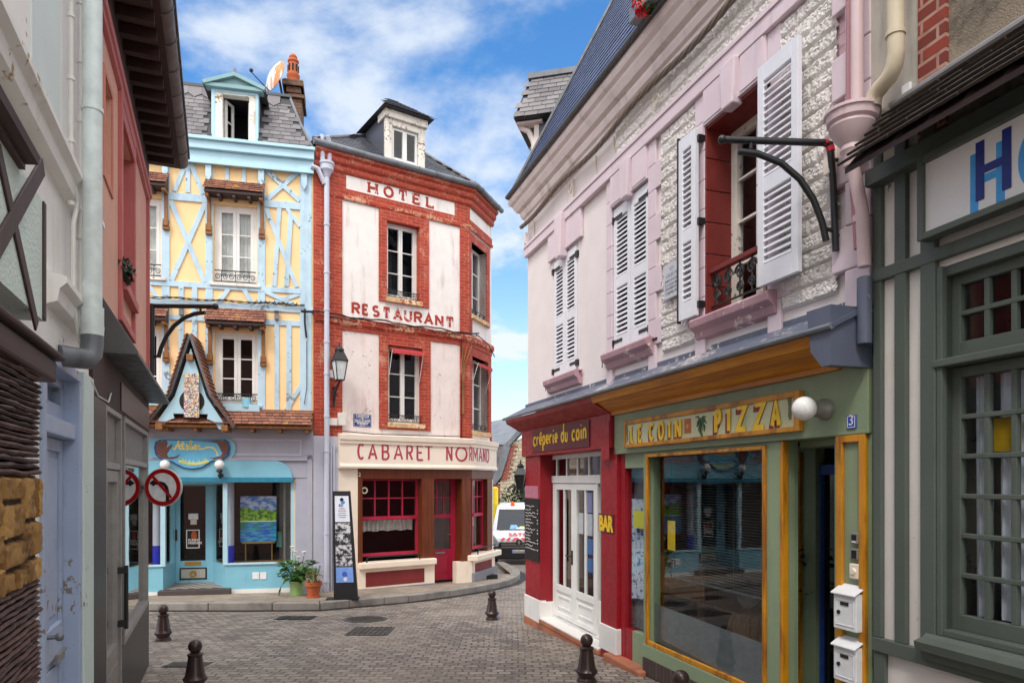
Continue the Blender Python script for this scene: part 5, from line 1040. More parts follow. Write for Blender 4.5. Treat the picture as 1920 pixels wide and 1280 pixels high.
    for i in range(5): c = A.q(15, 780+60*i, 0)[0]; mb.tube([(c, -.08, zlow+.08), (c+.03, -.1, zlow+.13), (c+.07, -.07, zlow+.06), (c+.12, -.1, zlow+.12)], .01, 5)
    mb.build('facade_cable', M['black_cable'], t)
    for x, y in ((290, 440), (922, 470)): c = q5(x, y); m = MB(); m.bx(c[0]-.04, c[0]+.04, c[1]-.09, c[1]+.09, .04, .10); m.bx(c[0]-.05, c[0]+.05, c[1]+.06, c[1]+.09, .1, .14); m.build('small_spotlight', M['grey_metal'], t, bev=.006)
    return dict(ng=ng, gab=gab, zsl=zsl, wl=wl)
AT = atelier()
def atelier_things():
    q6 = lambda x, y, n=0: A.q(16, x, y, n)
    # painted collage panel hanging in the gable
    r = A.rect(15, 300, 850, 400, 1145, .64); t = thing('collage_panel', 'tall multicoloured paint daubed panel hanging in the pointed blue gable', 'artwork', A, (r[0]+r[1])/2, .6, r[2])
    m = NT('collage'); v = m.new('ShaderNodeTexVoronoi'); m.set(v, 'Vector', m.scaled(9, 9, 16)); cr = m.new('ShaderNodeValToRGB'); cr.color_ramp.interpolation = 'CONSTANT'
    sp = m.new('ShaderNodeSeparateColor'); m.L.new(v.outputs['Color'], sp.inputs[0]); m.L.new(sp.outputs[0], cr.inputs[0]); cols = [S(220, 214, 200), S(230, 200, 60), S(60, 80, 150), S(196, 190, 176), S(170, 60, 50), S(235, 230, 220), S(70, 66, 70), S(120, 130, 120), S(214, 150, 150)]
    for i, c in enumerate(cols):
        e = cr.color_ramp.elements[i] if i < 2 else cr.color_ramp.elements.new(i/len(cols)); e.position = i/len(cols); e.color = c+(1,)
    m.bump(v.outputs[0], .5, .01); MB().bx(*r, AT['ng']-.06, AT['ng']+.0).build('painted_board', m.fin(cr.outputs[0], .4), t)
    # hanging sign of the workshop
    def outline(k=1., dz=0., cxs=437.):
        pts = [(205, 200), (212, 165), (240, 150), (640, 148), (662, 165), (672, 200), (665, 245), (630, 272), (565, 280), (545, 295), (500, 322), (437, 332), (380, 322), (335, 300), (312, 284), (250, 272), (215, 245)]
        return [((x-cxs)*k+cxs, (y-240)*k+240) for x, y in pts]
    c = q6(437, 240, .14); t = thing('workshop_sign', 'blue scalloped painted sign with yellow script reading Atelier over the shop door', 'sign', A, c[0], .1, c[1])
    pl = lambda pts, n: [(lambda v: (v[0], v[1]-.012*0))(q6(x, y, n)) for x, y in pts]
    el = lambda cx, cy, rx, ry: [(cx+rx*math.cos(R_(a)), cy+ry*math.sin(R_(a))) for a in range(0, 360, 10)]
    rr = [(715-60+60*math.cos(R_(a)), 205+70*math.sin(R_(a))) for a in range(-90, 91, 15)]+[(145+60+60*math.cos(R_(a)), 205+70*math.sin(R_(a))) for a in range(90, 271, 15)]
    MB().prism(pl(rr, .08), .062, .10).build('backboard', M['turquoise'], t, bev=.006)
    MB().prism(pl(outline(1.03), .12), .10, .135).build('sign_edge', plain('deep_blue', S(34, 84, 150), .4), t, bev=.006)
    MB().prism(pl(outline(.97), .14), .135, .142).build('sign_face', paint('sign_sky', S(104, 184, 220), .45, .1, S(70, 150, 200), streak=False), t)
    br = plain('sign_brown', S(112, 70, 58), .5); n = .142
    for i, pts in enumerate(([(208, 200), (222, 160), (275, 152), (285, 165), (278, 200), (290, 190), (318, 172), (310, 195), (295, 215), (280, 240), (290, 258), (330, 255), (368, 238), (345, 262), (310, 272), (250, 266), (218, 240)], [(668, 200), (655, 158), (600, 152), (520, 156), (450, 160), (560, 164), (595, 170), (608, 190), (630, 235), (618, 250), (570, 262), (545, 262), (575, 272), (630, 266), (660, 240)])): MB().prism(pl(pts, n), n, n+.003).build('painted_scroll', br, t)
    yl = plain('script_yellow', S(236, 216, 120), .5); sc = lambda pts: [q6(x, y, n) for x, y in pts]
    LL = MB(); k = 0
    for pts in ([(318, 205), (330, 208), (345, 180), (352, 155), (358, 200), (366, 212)], [(335, 188), (372, 184)], [(380, 160), (376, 205), (392, 208)], [(368, 178), (392, 174)], [(396, 200), (412, 192), (406, 182), (398, 195), (406, 210), (420, 204)], [(420, 204), (436, 160), (430, 156), (424, 205), (434, 208)], [(440, 190), (440, 207), (448, 205)], [(450, 200), (464, 190), (458, 182), (450, 198), (460, 210), (470, 200)], [(472, 185), (474, 208), (478, 190), (490, 186)], [(480, 208), (510, 205), (540, 195), (575, 200), (595, 225), (600, 250)]): LL.strip(sc(pts), .028, n, n+.003+.0004*k); k += 1
    LL.build('atelier_lettering', yl, t); L2 = MB(); x = 355; k = 0
    for i in range(15):
        hh = random.choice((10, 12, 26, 14, 30)); dy = 12*math.sin(math.pi*i/14); y = 282+dy*1.4-6
        L2.strip(sc([(x, y+14), (x+3, y+14-hh), (x+7, y+4), (x+8, y+13), (x+13, y+8)]), .022, n, n+.003+.0005*k); x += 12.6; k += 1
    L2.build('name_lettering', plain('script_pale', S(222, 220, 130), .5), t)
    # globe lamps
    for i, (x, lab) in enumerate(((269, 'white globe lamp behind the round no left turn sign'), (613, 'white globe lamp on a brown arm, under the right tip of the workshop sign'))):
        c = q6(x, 305, .2); u = c[0]; z = c[1]; t = thing('globe_lamp', lab, 'lamp', A, u, .09, z-.22, 'globe lamps'); r = 30/3.368*13.9/F
        MB().ball((u, -.22, z), r).build('globe', M['globe'], t, smooth=True); m = MB(); m.tube([(u, -.09, z-.24), (u, -.16, z-.26), (u, -.21, z-.22), (u, -.22, z-r)], .02, 8); m.lathe([(.05, 0), (.06, .03), (.04, .07)], (u, -.22, z-r-.06), 12); m.disc(u, z-.22, .055, .09, .11); m.build('lamp_arm', M['iron'], t, smooth=True)
    # landscape painting on an easel
    r = A.rect(16, 743, 505, 970, 790, -.4); t = thing('landscape_painting', 'bright painting of green trees over blue water standing in the shop window', 'painting', A, (r[0]+r[1])/2, -.4, AT['zsl'])
    pm = NT('painting'); sp = pm.new('ShaderNodeSeparateXYZ'); pm.L.new(pm.co, sp.inputs[0]); base = AT['zsl']; zz = pm.math('DIVIDE', pm.math('SUBTRACT', sp.outputs[2], r[2]-base), r[3]-r[2])
    w1 = pm.noise(5, 6); w2 = pm.noise(14, 5); tr = pm.math('ADD', zz, pm.math('MULTIPLY', pm.math('SUBTRACT', w1, .5), .55))
    sky = pm.mix(pm.ramp(pm.noise(1., 6, .6, pm.scaled(5, 5, 9)), .42, .6), S(70, 130, 220), S(206, 222, 240)); trees = pm.mix(pm.ramp(w2, .38, .62), S(40, 104, 40), S(150, 200, 60))
    wat = pm.mix(pm.ramp(pm.noise(1., 6, .6, pm.scaled(4, 4, 22)), .4, .62), S(20, 84, 190), S(70, 170, 190)); wat = pm.mix(pm.math('MULTIPLY', pm.ramp(w1, .45, .6), pm.ramp(zz, .15, .4)), wat, S(40, 130, 80))
    col = pm.mix(pm.ramp(tr, .70, .74), trees, sky); col = pm.mix(pm.ramp(zz, .44, .46), wat, col); col = pm.mix(pm.math('MULTIPLY', pm.ramp(zz, .435, .445), pm.ramp(zz, .47, .46, 0, 1)), col, S(222, 226, 180)); pm.bump(w2, .3, .004)
    MB().bx(*r, -.43, -.4).build('canvas', pm.fin(col, .4), t); m = MB()
    for x in (775, 942): u = q6(x, 0, -.4)[0]; m.tube([(u, .42, AT['zsl']+.0), (u, .42, r[2]+.05)], .012, 6)
    m.bx(r[0]+.03, r[1]-.03, r[2]-.03, r[2], -.44, -.38); m.build('easel', M['gold'], t)
    c = q6(992, 775, -.6); t = MB(); t.lathe([(.07, -.16), (.05, .16)], (c[0], .6, c[1]), 14); o = t.build('table_lamp', plain('mint_shade', S(120, 170, 160), .6), None, A, (c[0], .6, c[1])); tag(o, 'pale green lamp shade right of the painting in the shop window', 'lamp')
    # turquoise pot on the lower sill
    c = A.q(15, 715, 1078, .08); t = MB(); k = 14./F/3.556; t.lathe([(32*k, 0), (26*k, 50*k), (24*k, 62*k), (20*k, 62*k), (20*k, 50*k)], (c[0], -.03, c[1]), 16); o = t.build('flower_pot', M['turquoise'], None, A, (c[0], -.03, c[1]), smooth=True); tag(o, 'turquoise pot on the planter board under the lower window', 'pot')
    # satellite dish
    n = -1.55; c = A.p(515, 143, n); t = thing('satellite_dish', 'rust stained satellite dish beside the chimney on the slate roof', 'satellite dish', A, c[0], n, c[1]-.5)
    f = Frame(0, 0, origin=(0, 0), ang=0); m = MB(); R = .36
    m.lathe([(.001, .10), (R*.4, .084), (R*.75, .04), (R, 0), (R, -.012), (R*.75, .028), (R*.4, .072), (.001, .088)], (0, 0, 0), 28, 'y'); rot = Matrix.Rotation(R_(-54), 3, 'Z') @ Matrix.Rotation(R_(-14), 3, 'X') @ Matrix.Rotation(R_(14), 3, 'Y')
    m.v = [tuple(rot @ Vector(v)+Vector((c[0], -n, c[1]))) for v in m.v]; m.build('dish', M['rust_dish'], t, smooth=True)
    m = MB(); p = lambda v: tuple(rot @ Vector(v)+Vector((c[0], -n, c[1]))); m.tube([p((0, .0, -R)), p((-.0, -.5, -.25))], .012, 6); m.tube([p((0, .12, 0)), (c[0]+.15, -n+.05, c[1]-.35), (c[0]+.2, -n+.1, c[1]-.6)], .025, 6); m.ball(p((0, -.5, -.22)), .045, 8); m.build('dish_arm', M['black_metal'], t)
atelier_things()
# ---------------------------------------------------------------- pink house with the creperie and the pizzeria
def shutter(par, u0, u1, z0, z1, n, th=.035, rail_at=.47, name='shutter'):
    mb = frame4(MB(), u0, u1, z0, z1, .07, .07, .16, .13, n, n+th); zm = z0+(z1-z0)*rail_at; mb.bx(u0+.07, u1-.07, zm-.06, zm+.06, n, n+th-.001)
    for a, b in ((z0+.16, zm-.06), (zm+.06, z1-.13)):
        k = int((b-a)/.052)
        for i in range(k):
            z = a+(b-a)*(i+.5)/k; mb.hexa([(u0+.068, -n-.002, z+.014), (u1-.068, -n-.002, z+.014), (u1-.068, -n-.008, z+.022), (u0+.068, -n-.008, z+.022), (u0+.068, -n-th+.006, z-.024), (u1-.068, -n-th+.006, z-.024), (u1-.068, -n-th+.002, z-.014), (u0+.068, -n-th+.002, z-.014)])
    return mb.build(name, M['shutter'], par, bev=.003)
def pink_house():
    f = Rt; t = thing('corner_house', 'pale pink and rough stone corner house with white louvered shutters over two shop fronts', 'house', f, 0, 0, GZ(11.1))
    uE = f.u(1645); zC = avg(f.q(23, 140, 1255)[1], f.p(1640, 574)[1]); zB = GZ(11)-.6
    zk0 = f.p(985, 424)[1]; zk1 = zk0+.42; zb1, zb0 = f.p(984, 472)[1], f.p(984, 490)[1]
    w1 = f.rect(23, 290, 445, 425, 1035); w1 = (f.u(1040), f.u(1083), avg(f.q(23, 300, 1075)[1], f.q(23, 425, 1032)[1]), avg(f.q(23, 290, 438)[1], f.q(23, 400, 350)[1]))
    w2 = (f.u(1152), f.u(1220), avg(f.q(23, 635, 925)[1], f.q(23, 820, 862)[1]), avg(f.q(23, 612, 152)[1], f.q(23, 785, 15)[1]))
    w3 = (f.u(1327), f.u(1327)+.87, f.q(25, 370, 683)[1], avg(f.q(24, 310, 718)[1], f.p(1322, 236)[1])-.04)
    zG = zC-.05
    mb = MB(); shopA = (f.u(1013), f.u(1140), zB+.1, zG-.6); shopB = (f.u(1170), f.u(1562), zB+.05, f.q(32, 400, 345)[1])
    upper = [(w[0], w[1], w[2], w[3]) for w in (w1, w2, w3)]
    holed(mb, 0, uE, zC-.02, zk1, upper, 0, .28); shell(mb, 0, uE, zC-.02, zk1, 0, 6.5); mb.quad((0, 0, zC-.02), (0, 6.5, zC-.02), (uE, 6.5, zC-.02), (uE, 0, zC-.02)); mb.build('upper_wall', M['pink_render'], t)
    MB().bx(w3[0]-.5, w3[1]+.5, w3[2]-.4, w3[3]+.3, -1.4, -1.35).build('interior', M['dark_room'], t)
    # rough stone facing with real relief
    def stone(a, b, c, d, holes, name, bh=.125, bw=.33):
        mb = MB(); st = .0095; nu, nz = int((b-a)/st), int((d-c)/st); idx = {}
        for j in range(nz+1):
            for i in range(nu+1):
                u = a+(b-a)*i/nu; z = c+(d-c)*j/nz
                if any(h[0]-.001 <= u <= h[1]+.001 and h[2]-.001 <= z <= h[3]+.001 for h in holes): continue
                r = int(math.floor((z-c)/bh)); fz = (z-c)/bh-r; uu = (u-a)/bw+(.5 if r % 2 else 0)+.13*math.sin(r*3.7); fu = uu-math.floor(uu)
                e = min(min(fz, 1-fz)*bh, min(fu, 1-fu)*bw); p = max(0, min(1, (e-.007)/.010)); p = p*p*(3-2*p)
                v = mnoise.noise(Vector((u*38, z*38, 1.3)))*.5+mnoise.noise(Vector((u*80, z*80, 7.)))*.6
                v2 = max(0., min(.75, .62+v)); h = .006+p*(.012+.026*v2+.004*mnoise.noise(Vector((math.floor(uu)*3.1, r*5.3, 2))))
                idx[(i, j)] = len(mb.v); mb.v.append((u, -h, z))
        for j in range(nz):
            for i in range(nu):
                q = [idx.get(k) for k in ((i, j), (i+1, j), (i+1, j+1), (i, j+1))]
                if None not in q: mb.f.append(tuple(q))
        return mb.build(name, M['stone_face'], t)
    sA, sB = f.u(1245), uE-.32
    blocks3 = (w3[0]-.22, w3[1]+.22)
    stone(sA, w3[0]-.16, zC+.18, zb0, [], 'stone_facing'); stone(w3[1]+.16, sB, zC+.18, zb0, [], 'stone_facing'); stone(f.u(1152)+.1, uE-.1, zb1+.01, zk0+.03, [], 'stone_frieze')
    # pink dressings
    pk = MB(); pk.bx(0, uE, zb0, zb1, 0, .07); pk.bx(0, uE, zb1-.03, zb1+.02, .07, .085); pk.build('string_course', M['pink'], t, bev=.012)
    pr = [(0, zk0-.02), (.04, zk0), (.05, zk0+.06), (.08, zk0+.08), (.10, zk0+.14), (.10, zk0+.17), (.15, zk0+.20), (.19, zk0+.27), (.20, zk0+.30), (.24, zk0+.33), (.26, zk0+.37), (.26, zk1), (0, zk1+.02)]
    MB().extr(pr, -.0, uE, 1.0, 0).build('cornice', M['cornice'], t)
    m = MB(); m.add(*(lambda k: ([(-n, -n, z) for n, z in pr]+[(-n, 3.0, z) for n, z in pr], [(i, i+k, (i+1) % k+k, (i+1) % k) for i in range(k)]))(len(pr))); m.build('cornice_return', M['cornice'], t)
    def surround(w, quoin, name, lint=True):
        zt = zb0-.001; bh = .27
        for sd in (0, 1):
            mb = MB(); z = zC+.02; i = 0
            while z < zt-.02:
                z1 = min(z+bh, zt); ex = (.26 if i % 2 else .16) if sd or w is w3 else .15
                mb.bx(w[0]-ex, w[0]-.002, z+.002, z1-.002, 0, .034) if not sd else mb.bx(w[1]+.002, w[1]+ex, z+.002, z1-.002, 0, .034)
                z = z1; i += 1
            mb.build(name, M['pink'], t, bev=.006)
        mb = MB(); mb.bx(w[0], w[1], w[3], zt, 0, .055); m = (w[0]+w[1])/2
        for s in (-1, 1): mb.bx(m+s*.42, m+s*.12, w[3]+.02, zt, .055, .062)
        mb.build('lintel', M['pink'], t, bev=.008)
        k = MB().prism([(m-.08, w[3]-.05), (m+.08, w[3]-.05), (m+.11, zt+.02), (m-.11, zt+.02)], 0, .11); k.build('keystone', M['pink'], t, bev=.015)
    surround(w3, True, 'window_quoins'); surround(w2, True, 'window_quoins')
    m1 = MB(); m1.bx(w1[0]-.16, w1[1]+.2, w1[3]+.02, zb0, 0, .05); m1.build('lintel', M['pink'], t, bev=.008); m = (w1[0]+w1[1])/2
    MB().prism([(m-.09, w1[3]-.08), (m+.09, w1[3]-.08), (m+.14, zb1-.05), (m-.14, zb1-.05)], 0, .13).build('keystone', M['pink'], t, bev=.015)
    q = MB(); z = zC; i = 0
    while z < zb0-.05: z1 = min(z+.3, zb0); q.bx(uE-(.34 if i % 2 else .22), uE-.0, z+.003, z1-.003, 0, .06); z = z1; i += 1
    q.build('corner_quoins', M['pink'], t, bev=.01)
    for w, ex in ((w1, .16), (w2, .12), (w3, .12)):
        pr2 = [(0, w[2]-.20), (.05, w[2]-.18), (.07, w[2]-.12), (.12, w[2]-.08), (.13, w[2]-.02), (.11, w[2]), (-.15, w[2]+.01)]
        MB().extr(pr2, w[0]-ex, w[1]+ex).build('sill', M['pink_sill'], t, bev=.006)
    # shutters
    for w in (w1, w2):
        m = (w[0]+w[1])/2; 
        for a, b in ((w[0]+.01, m-.006), (m+.006, w[1]-.01)):
            o = shutter(t, a, b, w[2]+.02, w[3]-.02, -.02); hg = MB(); e = a if a < m-.1 else b; s = 1 if e == a else -1
            for zz in (w[2]+.12, w[3]-.14): hg.bx(e, e+s*.22, zz-.018, zz+.018, .015, .021); hg.bx(e-.06*s, e+.01*s, zz-.05, zz+.03, -.01, .03)
            hg.build('hinge', M['black_metal'], o)
        MB().bx(w[0], w[1], w[2], w[3], -.12, -.10).build('interior', M['dark_room'], t)
        bb = MB()
        for e, s in ((w[0]-.16, -1), (w[1]+.14, 1)): bb.bx(e-.06, e+.06, w[2]-.04, w[2]-.022, .03, .05); bb.bx(e-.07, e-.055, w[2]-.14, w[2]+.02, .05, .056)
        bb.build('shutter_stay', M['black_metal'], t)
    hw = .49
    la, lb = f.q(25, 180, 0, .09)[0], w3[0]-.03; hw = lb-la; zs0, zs1 = w3[2]+.03, w3[3]-.0
    ra = f.u(1428, .11); rb = f.u(1504, .11)
    for (a, b, ed) in ((lb-hw, lb, lb), (ra, rb, ra)):
        n_ = .075 if a < w3[0] else .11
        o = shutter(t, a, b, zs0, zs1, n_, .04, .45); hg = MB(); far = a if ed == b else b; hg.bx(far-.012, far, zs0-.02, zs1+.03, n_+.01, n_+.05) if ed == b else None
        for zz in (zs0+.1, (zs0+zs1)/2, zs1-.1): hg.bx(ed-.015, ed+.03, zz-.03, zz+.03, n_-.06, n_+.02)
        hg.build('hinge', M['black_metal'], o)
    # open window: oxblood reveal, casement, rail
    rv = MB(); z = w3[2]
    k = 6
    for i in range(k):
        za, zb_ = w3[2]+(w3[3]-w3[2])*i/k, w3[2]+(w3[3]-w3[2])*(i+1)/k
        rv.bx(w3[0]-.0, w3[0]+.02, za+.004, zb_-.004, -.30, .03); rv.bx(w3[1]-.02, w3[1], za+.004, zb_-.004, -.30, .03)
    rv.bx(w3[0], w3[1], w3[3]-.03, w3[3]-.001, -.3, .02); rv.build('window_reveal', M['oxblood'], t, bev=.005)
    win(t, w3[0]+.02, w3[1]-.02, w3[2], w3[3]-.02, -.24, M['old_white'], M['glass'], 2, 4, fw=.05)
    rl = MB(); a, b, n = w3[0]+.02, w3[1]-.02, -.03; zr = w3[2]+.40; rl.bx(a, b, zr, zr+.045, n-.03, n+.03); o = rl.build('window_guard', M['oxblood'], t, bev=.006)
    rl = MB()
    for i in range(5): u = a+(b-a)*(i+.5)/5; scroll(rl, u, zr-.09, .07, n, .010, 1 if i % 2 else -1); scroll(rl, u, zr-.22, .05, n, .009, -1 if i % 2 else 1); rl.tube([(u, -n, zr), (u, -n, zr-.3)], .009, 5)
    rl.tube([(a, -n, zr-.3), (b, -n, zr-.3)], .01, 5); rl.build('guard_scrolls', M['iron'], o)
    # slate mansard
    ns, zs = .22, zk1+.03; Hs = 4.0; back = 2.0; Ls = math.hypot(Hs, back)
    up = f.q(22, 285, 870, 0)
    rf = MB(); rf.quad((-.25, -ns, zs), (uE+.1, -ns, zs), (uE+.1, -ns+back, zs+Hs), (.35, -ns+back, zs+Hs)); rf.quad((-.25, -ns, zs), (-.25, 6.4, zs), (.35, 5.5, zs+Hs), (.35, -ns+back, zs+Hs)); rf.quad((.35, -ns+back, zs+Hs), (uE+.1, -ns+back, zs+Hs), (uE+.1, 5.5, zs+Hs), (.35, 5.5, zs+Hs)); rf.quad((uE+.1, -ns, zs), (uE+.1, 6.4, zs), (uE+.1, 5.5, zs+Hs), (uE+.1, -ns+back, zs+Hs)); rf.quad((-.25, 6.4, zs), (uE+.1, 6.4, zs), (uE+.1, 5.5, zs+Hs), (.35, 5.5, zs+Hs)); rf.build('roof', M['slate_base'], t)
    sl = MB(); O = Vector((-.25, -ns, zs)); es = Vector((0, back, Hs)); sl.tiles(O, (1, 0, 0), es, uE+.3, Ls, .17, .27, .008, keep=lambda x, y: x > .6*(y/Ls), jit=.03, gap=.01); sl.build('roof_slates', M['slate_blue'], t)
    hp = MB(); hp.tube([(-.26, -ns-.02, zs+.02), (.34, -ns+back-.02, zs+Hs)], .035, 8); hp.tube([(.34, -ns+back, zs+Hs), (uE, -ns+back, zs+Hs)], .05, 8); hp.build('hip_capping', M['dark_lead'], t)
    g = MB(); g.tube([(-.2, -.29, zk1+.03), (uE+.05, -.29, zk1+.03)], .035, 10); g.bx(-.2, uE+.05, zk1-.005, zk1+.012, .0, .28); g.build('gutter', M['dark_lead'], t)
    # dormer on the hidden end face, slate roof and timber brackets
    fD = Frame(0, 0, origin=((963-CX)/F*12.5, 12.5), ang=math.atan2(-.253, .968)); wD = f.w
    def DF(mb):
        th = fD.ang-f.ang; c, s_ = math.cos(th), math.sin(th); dx, dy = fD.o[0]-f.o[0], fD.o[1]-f.o[1]; ou, oy = dx*f.d[0]+dy*f.d[1], dx*f.i[0]+dy*f.i[1]
        mb.v = [(ou+c*x-s_*y, oy+s_*x+c*y, z) for x, y, z in mb.v]; return mb
    ze, zt = EYE+(HY-222)*12.5/F, EYE+(HY-150)*13.1/F; h_ = .62; Lg = 1.9
    mb = MB(); mb.quad((0, 0, ze), (Lg, 0, ze), (Lg, h_, zt), (.16, h_, zt)); mb.quad((0, 2*h_, ze), (Lg, 2*h_, ze), (Lg, h_, zt), (.16, h_, zt)); mb.quad((0, 0, ze), (0, 2*h_, ze), (.16, h_, zt)); mb.quad((0, 0, ze), (Lg, 0, ze), (Lg, 2*h_, ze), (0, 2*h_, ze))
    d = DF(mb).build('dormer', M['slate_base'], t); s = MB(); s.tiles((0, -.01, ze), (1, 0, 0), (0, h_, zt-ze), Lg, math.hypot(h_, zt-ze), .13, .24, .008, keep=lambda x, y: x > .22*y); DF(s).build('dormer_slates', M['slate_warm'], d)
    DF(MB().bx(.14, Lg, zt-.05, zt+.05, -h_-.1, -h_+.1)).build('dormer_ridge', M['zinc'], d)
    DF(MB().bx(.42, Lg, zs+.1, ze-.01, -2*h_+.1, -.22)).build('dormer_cheek', M['slate'], d); b = MB()
    for y in (.26, 2*h_-.16):
        b.tube([(.40, y, zs+.75), (.36, y, zs+1.0), (.32, y, ze-.35), (.22, y, ze-.14), (.06, y, ze-.05)], [.05, .06, .06, .05, .05], 6); b.bx(.33, .42, zs+.9, ze-.02, -y-.05, -y+.05)
    b.bx(.02, .5, ze-.05, ze-.012, -.32, -.12); DF(b).build('dormer_bracket', M['cornice'], d)
    # bundled cable under the cornice
    cb = MB()
    for k in range(5):
        pts = [(-.05+(uE+.1)*i/60, -.10-.02*math.cos(i*.9+k*1.25), zk0-.06+.02*math.sin(i*.9+k*1.25)-.03*math.sin(i*.33)) for i in range(61)]; cb.tube(pts, .014, 5)
    cb.build('facade_cable', M['cable'], t); cb = MB()
    for u, dz in ((.35, .5), (1.9, .3), (2.6, .42), (3.1, .2)): cb.tube([(u, -.02, zk0-.08), (u+.03, -.03, zk0-.08-dz)], .008, 5)
    for u in (1.95, 4.2): cb.tube([(u+.06*math.cos(a/8*6.3), -.09, zk0-.24+.06*math.sin(a/8*6.3)) for a in range(9)], .008, 5)
    cb.build('loose_wire', M['cream_pipe'], t)
    MB().tube([(.10, -.03, zb1+.05), (.10, -.1, zb1+.05)], .025, 8).tube([(.10, -.07, zk0-.2), (.10, -.07, zb1+.03)], .03, 8).build('insulator', M['cornice'], t)
    # pipes at the near end
    u = f.q(24, 1165, 0, .14)[0]; u = f.u(1605, .14); mb = MB(); zfun = f.q(24, 1200, 640, .2)[1]; 
    mb.tube([(u, -.13, zk0-.1), (u, -.13, zfun+.05)], .040, 14); mb.lathe([(.052, -.32), (.056, -.25), (.075, -.22), (.07, -.19), (.115, -.13), (.142, -.07), (.135, -.05), (.155, -.035), (.16, .01), (.172, .015), (.172, .035)], (u+.03, -.2, zfun), 20); mb.tube([(u+.03, -.2, zfun-.3), (u+.05, -.14, zfun-.6), (u+.06, -.13, zC+.25)], .041, 14)
    for z in (zk0-.3, zfun-.65, zC+1.2): mb.tube([(u+.03, -.13, z-.02), (u+.03, -.13, z+.02)], .049, 14)
    dpo = mb.build('downpipe', M['pink_pipe'], t, smooth=True); MB().tube([(u+.06, -.13, zC-.25), (u+.06, -.13, zC+.18)], .046, 14).build('pipe_foot', M['lead_blue'], dpo, smooth=True)
    MB().tube([(u-.10, -.09, zk0-.1), (u-.1, -.09, zfun), (u-.04, -.09, zfun-.7), (u-.03, -.09, zC+.4)], .028, 8).build('thin_pipe', paint('thin_pink', S(186, 130, 136), .5), t, smooth=True)
    # canopy between the floors
    ncn = .37; zc1 = zC; zfr = avg(f.q(25, 0, 1050, ncn)[1], f.q(25, 1300, 640, ncn)[1]); uc = f.u(1158); blu = paint('lead_flat', S(92, 98, 116), .5, .12, S(60, 64, 78), streak=False)
    cn = MB(); cn.hexa([(-.12, -ncn, zfr-.03), (uE, -ncn, zfr-.03), (uE, 0, zC+.02), (-.12, 0, zC+.02), (-.12, -ncn, zfr), (uE, -ncn, zfr), (uE, 0, zC+.06), (-.12, 0, zC+.06)]); cn.bx(-.1, uE, zC-.0, zC+.10, .0, .012); can = cn.build('canopy', M['lead_blue'], t); 
    MB().tube([(-.14, -ncn, zfr-.015), (uE, -ncn, zfr-.015)], .022, 8).build('canopy_edge', M['zinc'], can)
    zso = avg(f.q(32, 40, 190)[1], f.q(32, 1050, 0)[1]);
    sf = MB(); pr3 = [(ncn-.02, zfr-.035), (ncn-.05, zfr-.11), (.26, zso+.10), (.14, zso+.02), (.05, zso-.02), (.05, zso+.1), (ncn-.08, zfr-.03)]; sf.extr([(n, z) for n, z in pr3], uc, uE-.22); sf.build('canopy_soffit', M['yellow_soffit'], can)
    e = MB().prism([(uE-.24, zC), (uE-.02, zC), (uE-.02, zso-.06), (uE-.10, zso-.06), (uE-.20, zso+.05)], .02, ncn-.01); e.build('canopy_end', blu, can)
    sf = MB().extr([(ncn-.02, zfr-.035), (ncn-.04, zfr-.09), (.1, zfr-.22), (.1, zfr-.04)], -.1, uc-.002); sf.build('creperie_soffit', M['crimson'], can)
    # ------------------------------------------------ creperie front
    q = lambda x, y, n=0: f.q(31, x, y, n); cr = M['crimson']; ftA = GZ(10)
    zl = avg(q(205, 226)[1], q(445, 194)[1]); da, db = q(205, 0, -.15)[0], q(458, 0, -.15)[0]; gz = GZ(9.5)-.5
    zp0, zp1 = q(128, 962)[1], q(128, 868)[1]
    mb = MB(); pw = q(178, 0, .05)[0]; mb.bx(-.02, uc, zl-.02, zfr+.0, -.3, .10); mb.bx(.02, pw, gz, zl-.02, -.3, .05); pr0, pr1 = q(462, 0, .04)[0], q(535, 0, .04)[0]; mb.bx(pr0, pr1, gz, zl-.021, -.3, .05); mb.bx(pr1, f.u(1166), gz, zl+.1, -.3, .0); mb.bx(f.q(31, 470, 0, .08)[0], uc-.002, zl-.16, zl+.3, .1, .112); mb.bx(0, .02, gz, zC, -6.4, -.28); red = mb.build('creperie_front', cr, t, bev=.006)
    MB().bx(uE-.02, uE, gz, zC, -6.4, -.3).bx(0, uE, gz, zC, -6.4, -6.38).build('back_wall', M['pink_render'], t)
    MB().bx(.0, pw+.015, zp0-.02, zp1, -.05, .065).bx(pw-.06, pw+.03, zp0-.0, zp1-.02, -.2, .04).build('pillar_base', M['white_paint'], t, bev=.01); pb = MB(); zq = q(490, 1010)[1]; zq1 = q(490, 1012, .05)[1]; pb.bx(pr0-.01, pr1+.02, q(490, 1130, .05)[1], zq1, -.05, .07); pb.build('pillar_base', M['white_paint'], t, bev=.01)
    st = MB(); st.bx(-.02, pr1+.02, gz, zp0-.01, -.3, .07); st.bx(pw+.02, pr0-.02, zp0-.01, zp0+.06, -.3, .08); st.build('doorstep', M['step_brick'], t, bev=.015)
    MB().bx(pw+.03, pr0-.03, zp0+.06, zp0+.075, -.28, .075).build('threshold', M['white_paint'], t)
    n = -.15; zd0 = zp0+.08; fr = MB(); frame4(fr, da-.02, db+.05, zd0, zl-.02, .05, .05, .05, .06, n-.06, n); zt0, zt1 = q(330, 340, n)[1], q(330, 320, n)[1]; 
    ztr = avg(q(250, 345, n)[1], q(440, 330, n)[1]); fr.bx(da+.03, db, ztr-.06, ztr+.05, n-.055, n+.01); u0 = da+.03; k = 5
    for i in range(1, k): u = u0+(db-u0)*i/k; fr.bx(u-.018, u+.018, ztr+.05, zl-.08, n-.045, n-.01)
